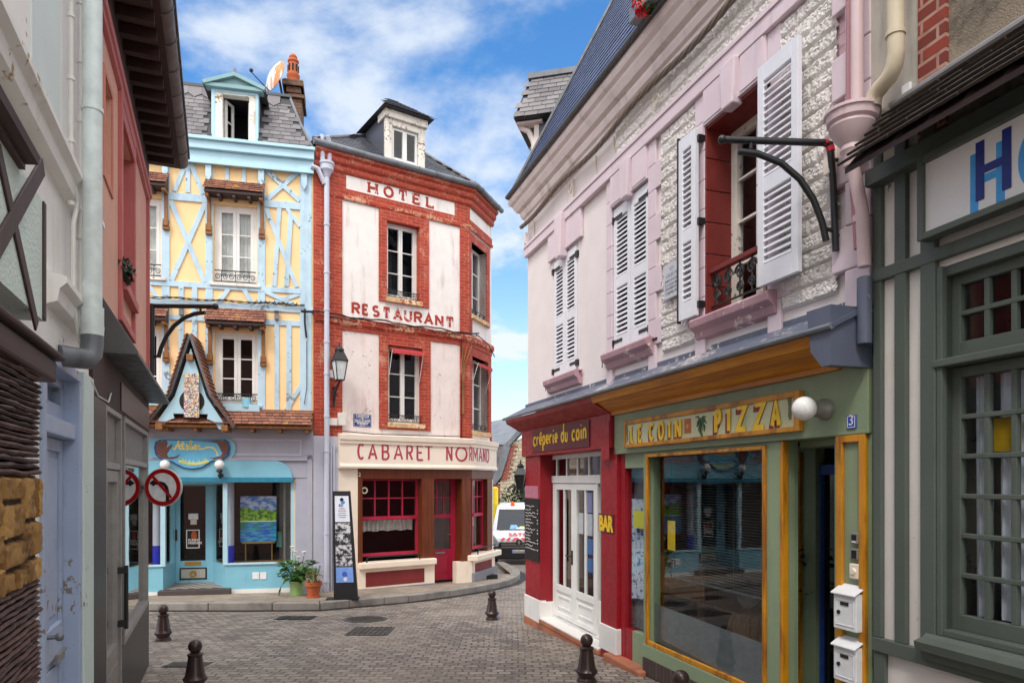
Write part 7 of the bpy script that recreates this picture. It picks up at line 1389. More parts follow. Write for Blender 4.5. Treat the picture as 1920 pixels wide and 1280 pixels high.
# ---------------------------------------------------------------- grey-green half timbered house on the right edge
def green_house():
    f = Nr; t = thing('timbered_shop', 'grey green timbered house with white panels and a slate canopy at the right edge', 'house', f, 0, 0, GZ(4.5))
    W = 7.5; zb = GZ(4)-.5; q7 = lambda x, y, n=0: f.q(27, x, y, n); q8 = lambda x, y, n=0: f.q(28, x, y, n); q6 = lambda x, y, n=0: f.q(26, x, y, n); gt = M['green_timber']
    n1 = min((abs(f.u(1577, k*.01)-f.u(1675)), k*.01) for k in range(10, 80))[1]; ze = f.p(1577, 319, n1)[1]; zj = avg(f.q(26, 315, 550)[1], f.p(1920, 56)[1])
    zs0, zs1 = avg(q6(450, 1210, .1)[1], f.p(1900, 388, .1)[1]), avg(q6(445, 790, .1)[1], q6(960, 530, .1)[1])
    ug = lambda x: q7(x, 0)[0]
    wa = ug(450); zw1 = q7(480, 165)[1]; zwm1, zwm0 = q7(480, 650)[1], q7(480, 690)[1]; zw0 = q8(650, 1010)[1]; wb = q7(490, 0, -.05)[0]+(q7(840, 0, -.05)[0]-q7(690, 0, -.05)[0])*6+.222
    ztop = ze+2.6
    mb = MB(); holed(mb, 0, W, zb, ze+.3, [(wa, wb, zw0, zw1)], 0, .2); shell(mb, 0, W, zb, ze+.3, 0, 5); mb.build('wall', M['white_panel'], t)
    mb = MB(); mb.bx(.0, W, ze+.1, ztop, -5, .0); mb.build('upper_wall', M['lichen_render'], t)
    # upper wall dressings
    a, b = q6(432, 0, .02)[0], q6(570, 0, .02)[0]; mb = MB(); mb.bx(a, b, ze+.1, ztop, 0, .025); mb.build('brick_strip', M['red_brick'], t); MB().bx(-.25, a-.002, ze+.1, ztop, -.1, .012).build('grey_render_strip', M['grey_render'], t)
    MB().bx(-.72, -.25, ze+.1, ztop, -.3, -.02).build('pink_brick_strip', brick('pink_brick', S(206, 170, 180), S(196, 158, 168), S(188, 160, 164), .24, .09, .01, bump=1.), t)
    # timbers
    tb = MB(); zr1, zr0 = q7(240, 150)[1], q7(240, 215)[1]; zp = q8(450, 1060)[1]
    posts = [(ug(125), ug(165)), (ug(236), ug(295)), (ug(372), wa-.0)]
    zt = zs1+.35
    for i, (x0, x1) in enumerate(posts): tb.bx(x0, x1, zp, zt, 0, .035+.001*i)
    tb.bx(posts[0][0]+.0, wb, zr0, zr1, 0, .042); tb.bx(posts[0][0], W, zp-.09, zp, 0, .045); tb.bx(posts[0][0], posts[0][0]+.09, zb, zp-.09, 0, .03); [tb.bx(wb+k_, wb+k_+w_, zp, zt, 0, .04) for k_, w_ in ((0, .3), (.7, .2), (1.3, .2), (1.9, .2), (2.5, .2), (3.1, .2))]; tb.bx(-.02, posts[0][0], zb, zt, -.1, .02); tb.bx(0, W, zs1+.0, ze+.05, 0, .03)
    tb.build('timber_frame', gt, t, bev=.008)
    # window
    mb = MB(); n = -.05; fw = .12; ia = q7(490, 0, n)[0]
    mb.bx(wa+.002, wa+.04, zw0, zw1, -.12, .03); mb.bx(wa+.04, ia, zw0, zw1, -.12, .0); mb.bx(wb-.1, wb-.002, zw0, zw1, -.12, .02); mb.bx(ia, wb-.1, zw1-.06, zw1-.002, -.12, .0); mb.bx(ia-.02, wb-.1, zwm0, zwm1, -.12, .045)
    mb.bx(ia, wb-.1, zw0, zw0+.04, -.12, .02); fo = mb.build('window_frame', gt, t, bev=.006)
    c0 = q7(840, 0, n)[0]-q7(690, 0, n)[0]; pw = c0; 
    def sash(z0, z1, rows, name, u0):
        m = MB(); u1 = u0+pw*6+.1; frame4(m, u0, u1, z0, z1, .075, .075, .09, .06, n-.05, n); a, b, c, d = u0+.075, u1-.075, z0+.09, z1-.06; k = 6
        for i in range(1, k): u = a+(b-a)*i/k; m.bx(u-.016, u+.016, c, d, n-.04, n-.006)
        for i in range(1, rows): z = c+(d-c)*i/rows; m.bx(a, b, z-.014, z+.014, n-.038, n-.003)
        o = m.build(name, gt, t, bev=.004); MB().quad((a, -n+.03, c), (b, -n+.03, c), (b, -n+.03, d), (a, -n+.03, d)).build('pane', M['glass'], o); return o, a, b, c, d
    zt0, zt1 = zwm1+.005, zw1-.06; o1 = sash(zt0, zt1, 2, 'transom_window', ia+.01); o2, a, b, c, d = sash(zw0+.04, zwm0-.005, 6, 'casement_window', ia+.01)
    cu = MB(); drape(cu, a+.02, a+pw*.92, c, d, n-.08, .02); drape(cu, a+pw*1.05, b, c, d, n-.08, .022); cu.build('curtain', M['grey_curtain'], o2)
    ph = (d-c)/6; MB().bx(a+pw*1.03, a+pw*1.97, c+ph*4+.02, c+ph*5-.02, n-.045, n-.04).build('yellow_pane', plain('amber', S(176, 140, 10), .2), o2)
    MB().bx(wa-.1, wb+.1, zw0-.3, zt1+.3, -.75, -.7).build('interior', M['dark_room'], t)
    sl = MB(); s0 = q8(610, 0, .1)[0]; sl.extr([(0, zw0-.16), (.07, zw0-.15), (.08, zw0-.10), (.12, zw0-.09), (.13, zw0-.04), (.06, zw0-.02), (.04, zw0), (0, zw0)], wa-.06, wb+.1); sl.build('sill', M['green_timber'], t)
    # canopy of slates
    mb = MB(); nn, zz = n1, zj-ze; Ls = math.hypot(nn, zz); ul = f.u(1577, n1); mb.tiles((ul, -n1, ze), (1, 0, 0), (0, nn, zz), W-ul, Ls, Ls/6, .2, .016, jit=.15); can = mb.build('canopy_slates', M['dark_shingle'], t)
    mb = MB(); mb.hexa([(ul+.02, -n1+.01, ze-.035), (W, -n1+.01, ze-.035), (W, 0, zj-.05), (ul+.02, 0, zj-.05), (ul+.02, -n1+.01, ze-.002), (W, -n1+.01, ze-.002), (W, 0, zj), (ul+.02, 0, zj)]); mb.build('canopy_board', M['dark_beam_x'], can); MB().tube([(ul+.02, -.03, zj+.02), (W, -.03, zj+.02)], .028, 10).build('canopy_flashing', M['alu'], can)
    k = MB(); 
    for u in (.02, 1.0, 2.4): k.beam((u, 0), (u, .01), .01, 0, .01)
    pr = [(0, ze-.1), (.16, ze-.1), (.16, ze-.16), (.08, ze-.28), (0, ze-.32)]; MB().bx(posts[0][0], W, ze-.02, ze+.08, 0, .1).build('canopy_beam', gt, can)
    # pipe
    mb = MB(); pp = [f.q(26, *c, .12) for c in ((318, 0), (318, 170), (322, 260), (312, 330), (285, 390), (245, 435), (215, 475), (203, 525))]; x = pp[0][0]; mb.tube([(x, -.12, ztop)]+[(x+(p_[0]-x)*1.0, -.12, p_[1]) for p_ in pp], .05, 12); z1 = pp[1][1]; mb.tube([(x, -.12, z1-.015), (x, -.12, z1+.015)], .058, 12); mb.build('rain_pipe', M['cream_pipe'], t, smooth=True)
    r = f.rect(26, 355, 435, 394, 497, .02); m = MB().bx(*r, .013, .03); m.build('meter_label', M['white_plastic'], t)
    # sign
    u0, u1 = q6(432, 0, .12)[0], q6(432, 0, .12)[0]+2.4; ts = thing('white_shop_sign', 'white sign board in a grey green frame with a large blue letter H', 'sign', f, (u0+u1)/2, .05, zs0)
    MB().bx(u0+.03, u1-.03, zs0+.03, zs1-.03, .05, .11).build('sign_board', M['sign_white'], ts); frame4(MB(), u0, u1, zs0, zs1, .04, .04, .04, .05, .046, .135).build('sign_frame', gt, ts, bev=.006)
    nb = .11; a, b = q6(722, 0, nb)[0], q6(898, 0, nb)[0]; zt = avg(q6(740, 712, nb)[1], q6(875, 640, nb)[1]); z0 = avg(q6(745, 1000, nb)[1], q6(880, 945, nb)[1]); w = (b-a)*.24
    for (du, dz, m_, e, nm) in ((-.035, -.05, M['sky_blue'], .002, 'letter_shadow'), (0, 0, M['navy'], .006, 'sign_letter')):
        for off, ch in ((0, 'H'), (b-a+.07, 'O')):
            mb = MB(); x0, x1 = a+off+du, b+off+du; y0, y1 = z0+dz, zt+dz
            if ch == 'H': mb.prism([(x0, y0), (x0+w, y0), (x0+w, (y0+y1)/2-w*.45), (x1-w, (y0+y1)/2-w*.45), (x1-w, y0), (x1, y0), (x1, y1), (x1-w, y1), (x1-w, (y0+y1)/2+w*.45), (x0+w, (y0+y1)/2+w*.45), (x0+w, y1), (x0, y1)], nb, nb+e)
            else: mb.strip([((x0+x1)/2+(x1-x0-w)/2*math.cos(R_(i*10+90)), (y0+y1)/2+(y1-y0-w)/2*math.sin(R_(i*10+90))) for i in range(37)], w, nb, nb+e)
            mb.build(nm, m_, ts)
green_house()
# ---------------------------------------------------------------- left side: salmon house with the dark shop front, white half timbered house
def salmon_house():
    f = Lf; t = thing('salmon_house', 'salmon rendered house with red window trim over a dark glazed shop front', 'house', f, -1.5, 0, GZ(7))
    ua, ue = f.u(186), 0.; ul = f.u(166); zB = GZ(6)-.5; zE = f.p(334, 319, .31)[1]; zcn = avg(f.p(187, 546)[1], f.p(222, 640)[1])
    zca = avg(f.p(252, 632, .22)[1], f.p(322, 768, .24)[1]); zwt = zca+.38
    w1 = (f.u(194.5), f.u(208), f.p(207, 354)[1], f.p(196, 142)[1]); w2 = (f.u(224), f.u(246.5), avg(f.q(12, 685, 272)[1], f.q(12, 748, 382)[1]), f.q(11, 600, 600)[1])
    zsh = 2.25; shop = (ul+.01, -.03, zB+.1, zca-.05)
    mb = MB(); holed(mb, ul, ue, zB, zE, [w1, w2, shop], 0, .22); shell(mb, ul, ue, zB, zE, 0, 5); mb.build('wall', M['salmon'], t)
    MB().bx(w1[0]+.0, w1[1]-.0, w1[2], w1[3], -.215, -.2).bx(w2[0], w2[1], w2[2], w2[3], -.215, -.2).build('window_blank', M['salmon_trim'], t)
    e = .10; MB().bx(-.10, -.0, zwt-.4, zE-.5, 0, .03).build('corner_trim', M['salmon_trim'], t); tr = MB(); tr.bx(w2[0]-e, w2[0], w2[2]-.35, w2[3]+.4, 0, .03); tr.bx(w2[1], w2[1]+e, w2[2]-.35, w2[3]+.4, 0, .03); tr.bx(w2[0], w2[1], w2[3], w2[3]+.4, 0, .03); tr.bx(w2[0], w2[1], w2[2]-.35, w2[2]-.28, 0, .03); tr.bx(w2[0]-.03, w2[1]+.03, w2[2]-.08, w2[2], -.2, .06); tr.bx(w2[1]-.015, w2[1], w2[2], w2[3], -.21, .0); tr.bx(w2[0], w2[1], w2[3]+.12, w2[3]+.14, .03, .035); tr.build('window_trim', M['salmon_trim'], t, bev=.006)
    fr = MB(); frame4(fr, w1[0]-.05, w1[1]+.05, w1[2]-.05, w1[3]+.05, .05, .05, .05, .05, 0, .012); fr.build('plaster_frame', paint('salmon_pale', S(206, 136, 112), .85), t)
    zm = f.p(285, 372, .05)[1]; pr = [(0, zm-.06), (.03, zm-.05), (.035, zm-.01), (.05, zm), (.055, zm+.05), (0, zm+.06)]; MB().extr(pr, ul, ue+.03).build('cornice', M['salmon_trim'], t)
    n = .34; so = MB(); so.bx(ul, ue+.14, zE-.02, zE+.03, 0, n)
    for i in range(16): u = ul+.1+(ue-ul)*i/16; so.bx(u-.035, u+.035, zE-.11, zE-.02, 0, n-.05)
    so.bx(ul, ue+.02, zm+.06, zE-.02, 0, .02); so.build('eaves', M['brown_soffit'], t)
    g = MB(); g.tube([(ul, -n, zE+.07), (ue+.16, -n, zE+.07)], .085, 12)
    for i in range(9): u = ul+.2+(ue-ul)*i/9; g.tube([(u-.012, -n, zE+.07), (u+.012, -n, zE+.07)], .092, 12)
    g.bx(ul, ue+.17, zE+.12, zE+.17, n-.1, n+.1); g.build('gutter', M['old_gutter'], t, smooth=True)
    rf = MB(); rf.quad((ul, -n, zE+.12), (ue+.16, -n, zE+.12), (ue+.16, 2.5, zE+2.6), (ul, 2.5, zE+2.6)); rf.quad((ul, 5.2, zE+.1), (ue+.16, 5.2, zE+.1), (ue+.16, 2.5, zE+2.6), (ul, 2.5, zE+2.6)); rf.quad((ue, 0, zE), (ue, 5, zE), (ue, 2.5, zE+2.55)); rf.quad((ul, 0, zE), (ul, 5, zE), (ul, 2.5, zE+2.55)); rf.build('roof', M['tile'], t)
    # lead canopy
    k = .23; c0 = f.u(189); mb = MB(); mb.hexa([(c0, -k, zca-.03), (ue+.02, -k, zca-.03), (ue+.02, 0, zca-.03), (c0, 0, zca-.03), (c0, -k, zca), (ue+.02, -k, zca), (ue+.02, 0, zwt), (c0, 0, zwt)]); mb.build('lead_canopy', M['dark_lead'], t, bev=.006)
    # shop front
    fa = MB(); fa.bx(ul+.02, ue-.02, zsh, zca-.031, -.12, .02); fa.build('shop_fascia', M['brown_soffit'], t); MB().bx(f.u(219.5)+.02, ue-.1, zsh+.03, zca-.12, .02, .03).build('fascia_board', plain('fascia_brown', S(74, 56, 52), .4), t)
    d0, d1 = f.u(190), f.u(221); g0, g1 = f.u(225), f.u(271); zs = avg(f.p(231, 1201)[1], f.p(270, 1134)[1]); ztr = f.p(245, 872)[1]; zt = zsh-.005
    MB().bx(ul+.01, d0, zB+.05, zsh, -.2, .03).build('tiled_pillar', M['black_tile'], t)
    MB().bx(g0-.04, ue-.005, zB, zs-.001, -.2, .02).build('stall_riser', M['black_tile'], t); MB().bx(g1+.005, ue-.005, zs, zsh, -.2, .015).build('end_pillar', plain('dark_end', S(62, 60, 60), .4), t)
    fr = MB(); frame4(fr, g0, g1, zs, zt, .045, .045, .06, .04, -.06, .035); fr.bx(g0+.045, g1-.045, ztr, ztr+.05, -.055, .03); w = fr.build('shop_window', M['alu'], t, bev=.004); MB().quad((g0, .01, zs), (g1, .01, zs), (g1, .01, ztr), (g0, .01, ztr)).build('pane', M['mirror_glass'], w); MB().quad((g0, .01, ztr), (g1, .01, ztr), (g1, .01, zt), (g0, .01, zt)).build('frosted_pane', M['frosted'], w)
    fr = MB(); frame4(fr, d0, d1, zB+.1, zt, .05, .05, .0, .04, -.06, .03); zd = ztr-.06; fr.bx(d0+.05, d1-.05, zd, zd+.05, -.055, .025); w = fr.build('door_frame', M['alu'], t, bev=.004); zg = f.p(205, 1222)[1]; MB().quad((d0, .01, zd+.05), (d1, .01, zd+.05), (d1, .01, zt), (d0, .01, zt)).build('frosted_pane', M['frosted'], w)
    dm = MB(); frame4(dm, d0+.055, d1-.055, zB+.15, zd-.005, .07, .09, zg-zB-.15, .09, -.045, .012); dm.bx(d0+.15, d1-.17, zB+.45, zg-.14, .012, .018); d = dm.build('door', M['alu'], t, bev=.004); MB().quad((d0+.1, .02, zg), (d1-.1, .02, zg), (d1-.1, .02, zd-.08), (d0+.1, .02, zd-.08)).build('pane', M['mirror_glass'], d)
    h = MB(); x = d1-.09; za, zb_ = f.p(221, 1065)[1], f.p(221, 1175)[1]; h.tube([(x, -.07, zb_), (x, -.07, f.p(221, 1058)[1])], .016, 8); h.bx(x-.03, x+.03, zb_+.02, zb_+.07, .012, .08); h.bx(x-.03, x+.03, za-.03, za+.02, .012, .08); h.build('door_handle', M['black_metal'], d)
    MB().bx(ul+.1, ue-.05, zB+.06, zca, -2.2, -2.15).bx(ul+.1, ue-.05, zB+.06, zB+.08, -2.15, -.2).build('interior', M['dark_room'], t)
    cb = MB(); cb.tube([f.q(12, 520, 830, .03)[0:1]+(-.03,)+f.q(12, 520, 830, .03)[1:], f.q(12, 560, 920, .03)[0:1]+(-.03,)+f.q(12, 560, 920, .03)[1:], f.q(12, 620, 955, .03)[0:1]+(-.03,)+f.q(12, 620, 955, .03)[1:], f.q(12, 635, 905, .03)[0:1]+(-.03,)+f.q(12, 635, 905, .03)[1:]], .006, 5); cb.build('loose_cable', M['white_plastic'], t)
    # big pale downpipe between the houses
    u = f.u(173, .13); zq = f.p(172, 628, .13)[1]; mb = MB(); mb.tube([(u, -.13, zq), (u, -.13, zE+1.5)], .048, 16)
    for y in (203, ): z = f.p(172, y, .13)[1]; mb.tube([(u, -.13, z-.012), (u, -.13, z+.012)], .054, 16)
    z = f.p(172, 575, .13)[1]; mb.tube([(u, -.13, zq), (u, -.13, z)], .056, 16); dp = mb.build('downpipe', M['pipe_mint'], t, smooth=True)
    mb = MB(); mb.tube([(u, -.13, zq+.02), (u, -.13, zq-.04), (u-.01, -.125, zq-.10), (u-.04, -.11, zq-.135), (u-.10, -.07, zq-.14), (u-.15, -.0, zq-.14)], .055, 14); mb.build('pipe_elbow', M['zinc'], dp, smooth=True)
    MB().tube([(f.u(159, .05), -.05, zwt-.3), (f.u(159, .05), -.05, zE+1)], .02, 8).build('maroon_pipe', plain('plum', S(120, 60, 72), .5), t)
    return dict(w2=w2, n=n)
SH = salmon_house()
def timber_house():
    f = Lf; t = thing('half_timbered_house', 'white rendered house with dark beams, a pale blue door and an ochre stone pier', 'house', f, f.u(60), 0, GZ(3))
    ul, ur = f.u(-900)-9, f.u(166); ul = ur-9.; zB = GZ(3)-.5; zT = 7.5
    a, b = f.u(74), f.u(147); 
    zdt = f.p(100, 690)[1]; zbm1, zbm0 = avg(f.p(0, 566, .0)[1], f.p(126, 670)[1]), avg(f.p(0, 640)[1], f.p(120, 708)[1])
    mb = MB(); hole = (a, b, zB+.1, f.p(112, 672)[1]); holed(mb, ul, ur, zB, zT, [hole], 0, .25); shell(mb, ul, ur, zB, zT, 0, 5); mb.build('wall', M['left_white'], t)
    # ghost window panel, moulding
    g = f.rect(0, 58, 0, 110, 290); z1 = f.p(60, 0)[1]; MB().bx(f.u(57), f.u(111), f.p(100, 285)[1], z1+.6, 0, .006).build('painted_panel', paint('pale_panel', S(214, 224, 222), .8, .04), t)
    pr = lambda z: [(0, z-.08), (.05, z-.06), (.06, z), (.09, z+.03), (.09, z+.06), (0, z+.08)]
    zm = avg(f.p(100, 320)[1], f.p(145, 385)[1]); MB().extr(pr(zm), ul, ur-.0).build('cornice', M['left_white'], t)
    # jettied panel
    n = .10; u1 = f.u(83, n); zt = zm+.0; z0 = zbm1-.02; zr = avg(f.p(0, 165, .2)[1], f.p(97, 303, .2)[1]); zt = zr+.01; MB().bx(ul, u1, z0, zt, 0, n).build('mint_panel', M['mint'], t)
    tb = MB(); P_ = lambda x, y: f.p(x, y, n); tb.beam((u1-.02, z0), (u1-.02, zt), .04, n, n+.008)
    A1, A2 = P_(0, 446), P_(76, 312); tb.beam((A1[0]-.25*(A2[0]-A1[0]), A1[1]-.25*(A2[1]-A1[1])), A2, .07, n, n+.012); B1, B2 = P_(0, 311), P_(66, 612); tb.beam((B1[0]-.1*(B2[0]-B1[0]), B1[1]-.1*(B2[1]-B1[1])), B2, .06, n, n+.008)
    for k in range(2, 8): x = u1-.025-k*.72; tb.beam((x, z0), (x, zt), .09, n, n+.03); tb.beam((x-.68, z0), (x-.04, zt), .08, n, n+.03)
    tb.build('timber_frame', M['dark_beam'], t, bev=.006)
    zr = avg(f.p(0, 165, .2)[1], f.p(97, 303, .2)[1]); e = f.u(97, .2); MB().extr([(0, zr-.01), (.12, zr-.01), (.12, zr+.01), (.16, zr+.015), (.165, zr+.045), (0, zr+.07)], ul, e-.0).build('roof_board', M['dark_beam_x'], t)
    nb = .16; e = f.u(124, nb); z0b = avg(f.p(0, 655, nb)[1], f.p(120, 710, nb)[1]); z1b = avg(f.p(0, 566, nb)[1], f.p(126, 670, nb)[1]); zmid = (z0b+z1b)/2+.03
    mb = MB(); mb.bx(ul, e, zmid+.004, z1b, 0, nb); mb.bx(ul, e-.04, z0b, zmid, -.3, nb-.025); mb.build('bressummer', M['dark_beam_x'], t, bev=.012)
    # pier of sticks and ochre stone
    npi = .12; pu1 = f.u(78, npi); zs1, zs0 = avg(f.p(0, 888, npi)[1], f.p(74, 892, npi)[1]), avg(f.p(0, 1115, npi)[1], f.p(78, 1098, npi)[1])
    st = MB()
    def sticks(z0, z1):
        z = z0
        while z < z1:
            h = random.uniform(.013, .020); x = pu1+random.uniform(-.014, .008); ph = random.random()*9; prev = None; x0 = max(ul, pu1-2.2)
            while x > x0:
                o = .008*mnoise.noise(Vector((x*9, z*31, ph)))+random.uniform(-.003, .003); dz = .006*mnoise.noise(Vector((x*7, ph, z*20)))
                r_ = [(x, -npi-o+.008, z+dz), (x, -npi-o, z+h*.5+dz), (x, -npi-o+.008, z+h+dz), (x, .02, z+h+dz), (x, .02, z+dz)]; b = len(st.v); st.v += r_
                if prev is None: st.f.append((b, b+1, b+2, b+3, b+4))
                else:
                    for i in range(5): j = (i+1) % 5; st.f.append((prev+i, prev+j, b+j, b+i))
                prev = b; x -= .05
            z += h+.005
    sticks(zB, zs0); sticks(zs1, z0b+.02); st.build('stick_cladding', M['sticks'], t)
    sm = MB()
    def stone_block(a, b, c, d):
        nu, nz = max(4, int((b-a)/.009)), max(4, int((d-c)/.009)); base = len(sm.v); ph = random.random()*20; o0 = random.uniform(0, .012)
        for j in range(nz+1):
            for i in range(nu+1):
                fu, fz = i/nu, j/nz; u = a+(b-a)*fu; z = c+(d-c)*fz; e = min(min(fu, 1-fu)*(b-a), min(fz, 1-fz)*(d-c)); p = min(1, e/.014); p = math.sqrt(max(0, 1-(1-p)**2))
                wob = .005*mnoise.noise(Vector((u*30, z*30, ph))); sm.v.append((u+wob, -npi+.02-p*(.020+o0*.6+.007*mnoise.noise(Vector((u*22, z*22, ph)))+.007*mnoise.noise(Vector((u*75, z*75, ph)))), z+wob))
        for j in range(nz):
            for i in range(nu): q = base+j*(nu+1)+i; sm.f.append((q, q+1, q+nu+2, q+nu+1))
    x = pu1+.004
    while x > pu1-1.5:
        w = random.uniform(.20, .30); z = zs0
        while z < zs1-.02:
            h = random.uniform(.07, .15); z1 = zs1 if z+h > zs1-.05 else z+h
            if random.random() < .6: k = random.uniform(.35, .65); stone_block(x-w+.007, x-w*k-.007, z+.006, z1-.006); stone_block(x-w*k+.007, x-.007, z+.006, z1-.006)
            else: stone_block(x-w+.007, x-.007, z+.006, z1-.006)
            z = z1
        x -= w
    sm.build('stone_pier', M['ochre_stone'], t, smooth=True); MB().bx(ul, pu1-.02, zs0, zs1, -.1, npi-.017).build('pier_mortar', plain('mortar_dark', S(60, 48, 38), .9), t)
    # door
    db = M['door_blue']; nd = -.06; zt0, zt1 = f.p(125, 798, nd)[1], f.p(112, 680, nd)[1]; ztb = f.p(125, 826, nd)[1]
    fr = MB(); frame4(fr, a+.002, b-.002, zB+.1, hole[3]-.002, .05, .075, 0, .06, -.2, .02); fr.bx(a+.05, b-.077, ztb, zt0, -.18, .0); o = fr.build('door_frame', db, t, bev=.006)
    ta, tb_ = a+.05, b-.077; zq1 = hole[3]-.062; fm = MB(); frame4(fm, ta, tb_, zt0, zq1, .05, .06, .10, .05, nd-.05, nd); m = (ta+tb_)/2; fm.bx(m-.03, m+.03, zt0+.10, zq1-.05, nd-.045, nd-.003); tw = fm.build('transom_window', db, t, bev=.004); MB().quad((ta, -nd+.03, zt0), (tb_, -nd+.03, zt0), (tb_, -nd+.03, zq1), (ta, -nd+.03, zq1)).build('pane', M['glass'], tw); cu = MB(); drape(cu, ta, tb_, zt0, zq1, nd-.1, .02); cu.build('curtain', M['grey_curtain'], tw)
    zl = f.p(110, 1165, nd)[1]; zk = f.p(110, 1190, nd)[1]; dm = MB(); dm.bx(ta+.002, tb_-.002, zB+.12, ztb-.003, nd-.05, nd-.02)
    w_ = tb_-ta; frame4(dm, ta+.002, tb_-.002, zB+.12, ztb-.003, .07, .07, .1, .07, nd-.02, nd); dm.bx(m-.05, m+.05, zl, ztb-.073, nd-.02, nd-.001); dm.bx(ta+.072, tb_-.072, zk-.1, zl, nd-.02, nd+.006); dm.bx(ta+.11, m-.09, zl+.05, ztb-.11, nd-.02, nd-.01); dm.bx(m+.09, tb_-.11, zl+.05, ztb-.11, nd-.02, nd-.01); dm.bx(ta+.12, tb_-.12, zB+.3, zk-.16, nd-.02, nd-.008); d = dm.build('door', db, t, bev=.005)
    c = f.p(107, 1232, nd); lb = MB(); lb.bx(c[0]-.09, c[0]+.09, c[1]-.02, c[1]+.025, nd, nd+.02); lb.bx(c[0]-.1, c[0]+.1, c[1]+.025, c[1]+.035, nd, nd+.03); lb.build('letter_slot', M['alu'], d); c = f.p(86, 1195, nd); k = MB(); k.tube([(c[0], -nd, c[1]), (c[0], -nd-.05, c[1])], .012, 8); k.ball((c[0], -nd-.06, c[1]), .022, 10); k.build('door_knob', M['grey_metal'], d)
    lg = f.p(140, 560)[1]; MB().extr(pr(f.p(140, 600)[1]), f.u(84), ur-.02).build('lintel_moulding', M['left_white'], t); MB().bx(b+.0, ur, zB, f.p(140, 690)[1], 0, .03).build('mint_pilaster', paint('pilaster_mint', S(206, 222, 216), .6, .05, chips=S(110, 100, 90), chipv=(.67, .69)), t, bev=.005)
    MB().bx(ur-.0, ur+.005, zB, zT, -5, -.0).build('party_wall', M['left_white'], t)
    # cable conduits
    for px, r, nm in ((133, .012, 'conduit'), (150, .013, 'conduit')):
        u = f.u(px, .04); z0 = f.p(px, 640 if px > 140 else 470, .04)[1]; mb = MB()
        if px < 140: u2 = f.u(150, .05)-.02; mb.tube([(u, -.04, 7.4), (u, -.04, f.p(px, 300, .04)[1]), (u+.03, -.05, f.p(px, 335, .04)[1]), (u+.07, -.06, f.p(px, 370, .04)[1]), (u+.0, -.05, f.p(px, 420, .04)[1]), (u, -.05, f.p(px, 560, .04)[1]), (u+.05, -.06, f.p(px, 610, .04)[1]), (u+.12, -.07, f.p(px, 640, .04)[1]), (u+.14, -.08, f.p(px, 665, .04)[1])], r, 8)
        else: mb.tube([(u, -.04, z0), (u, -.04, 7.4)], r, 8)
        for i in range(12): z = z0+.25+i*.33; mb.tube([(u, -.04, z-.01), (u, -.04, z+.01)], r*1.5, 8)
        mb.build(nm, paint('conduit_white', S(224, 222, 216), .5, .05), t, smooth=True)
    mb = MB(); mb.bx(ul, ur, zT, zT+.2, -5, .2); mb.build('roof', M['slate_base'], t)
timber_house()
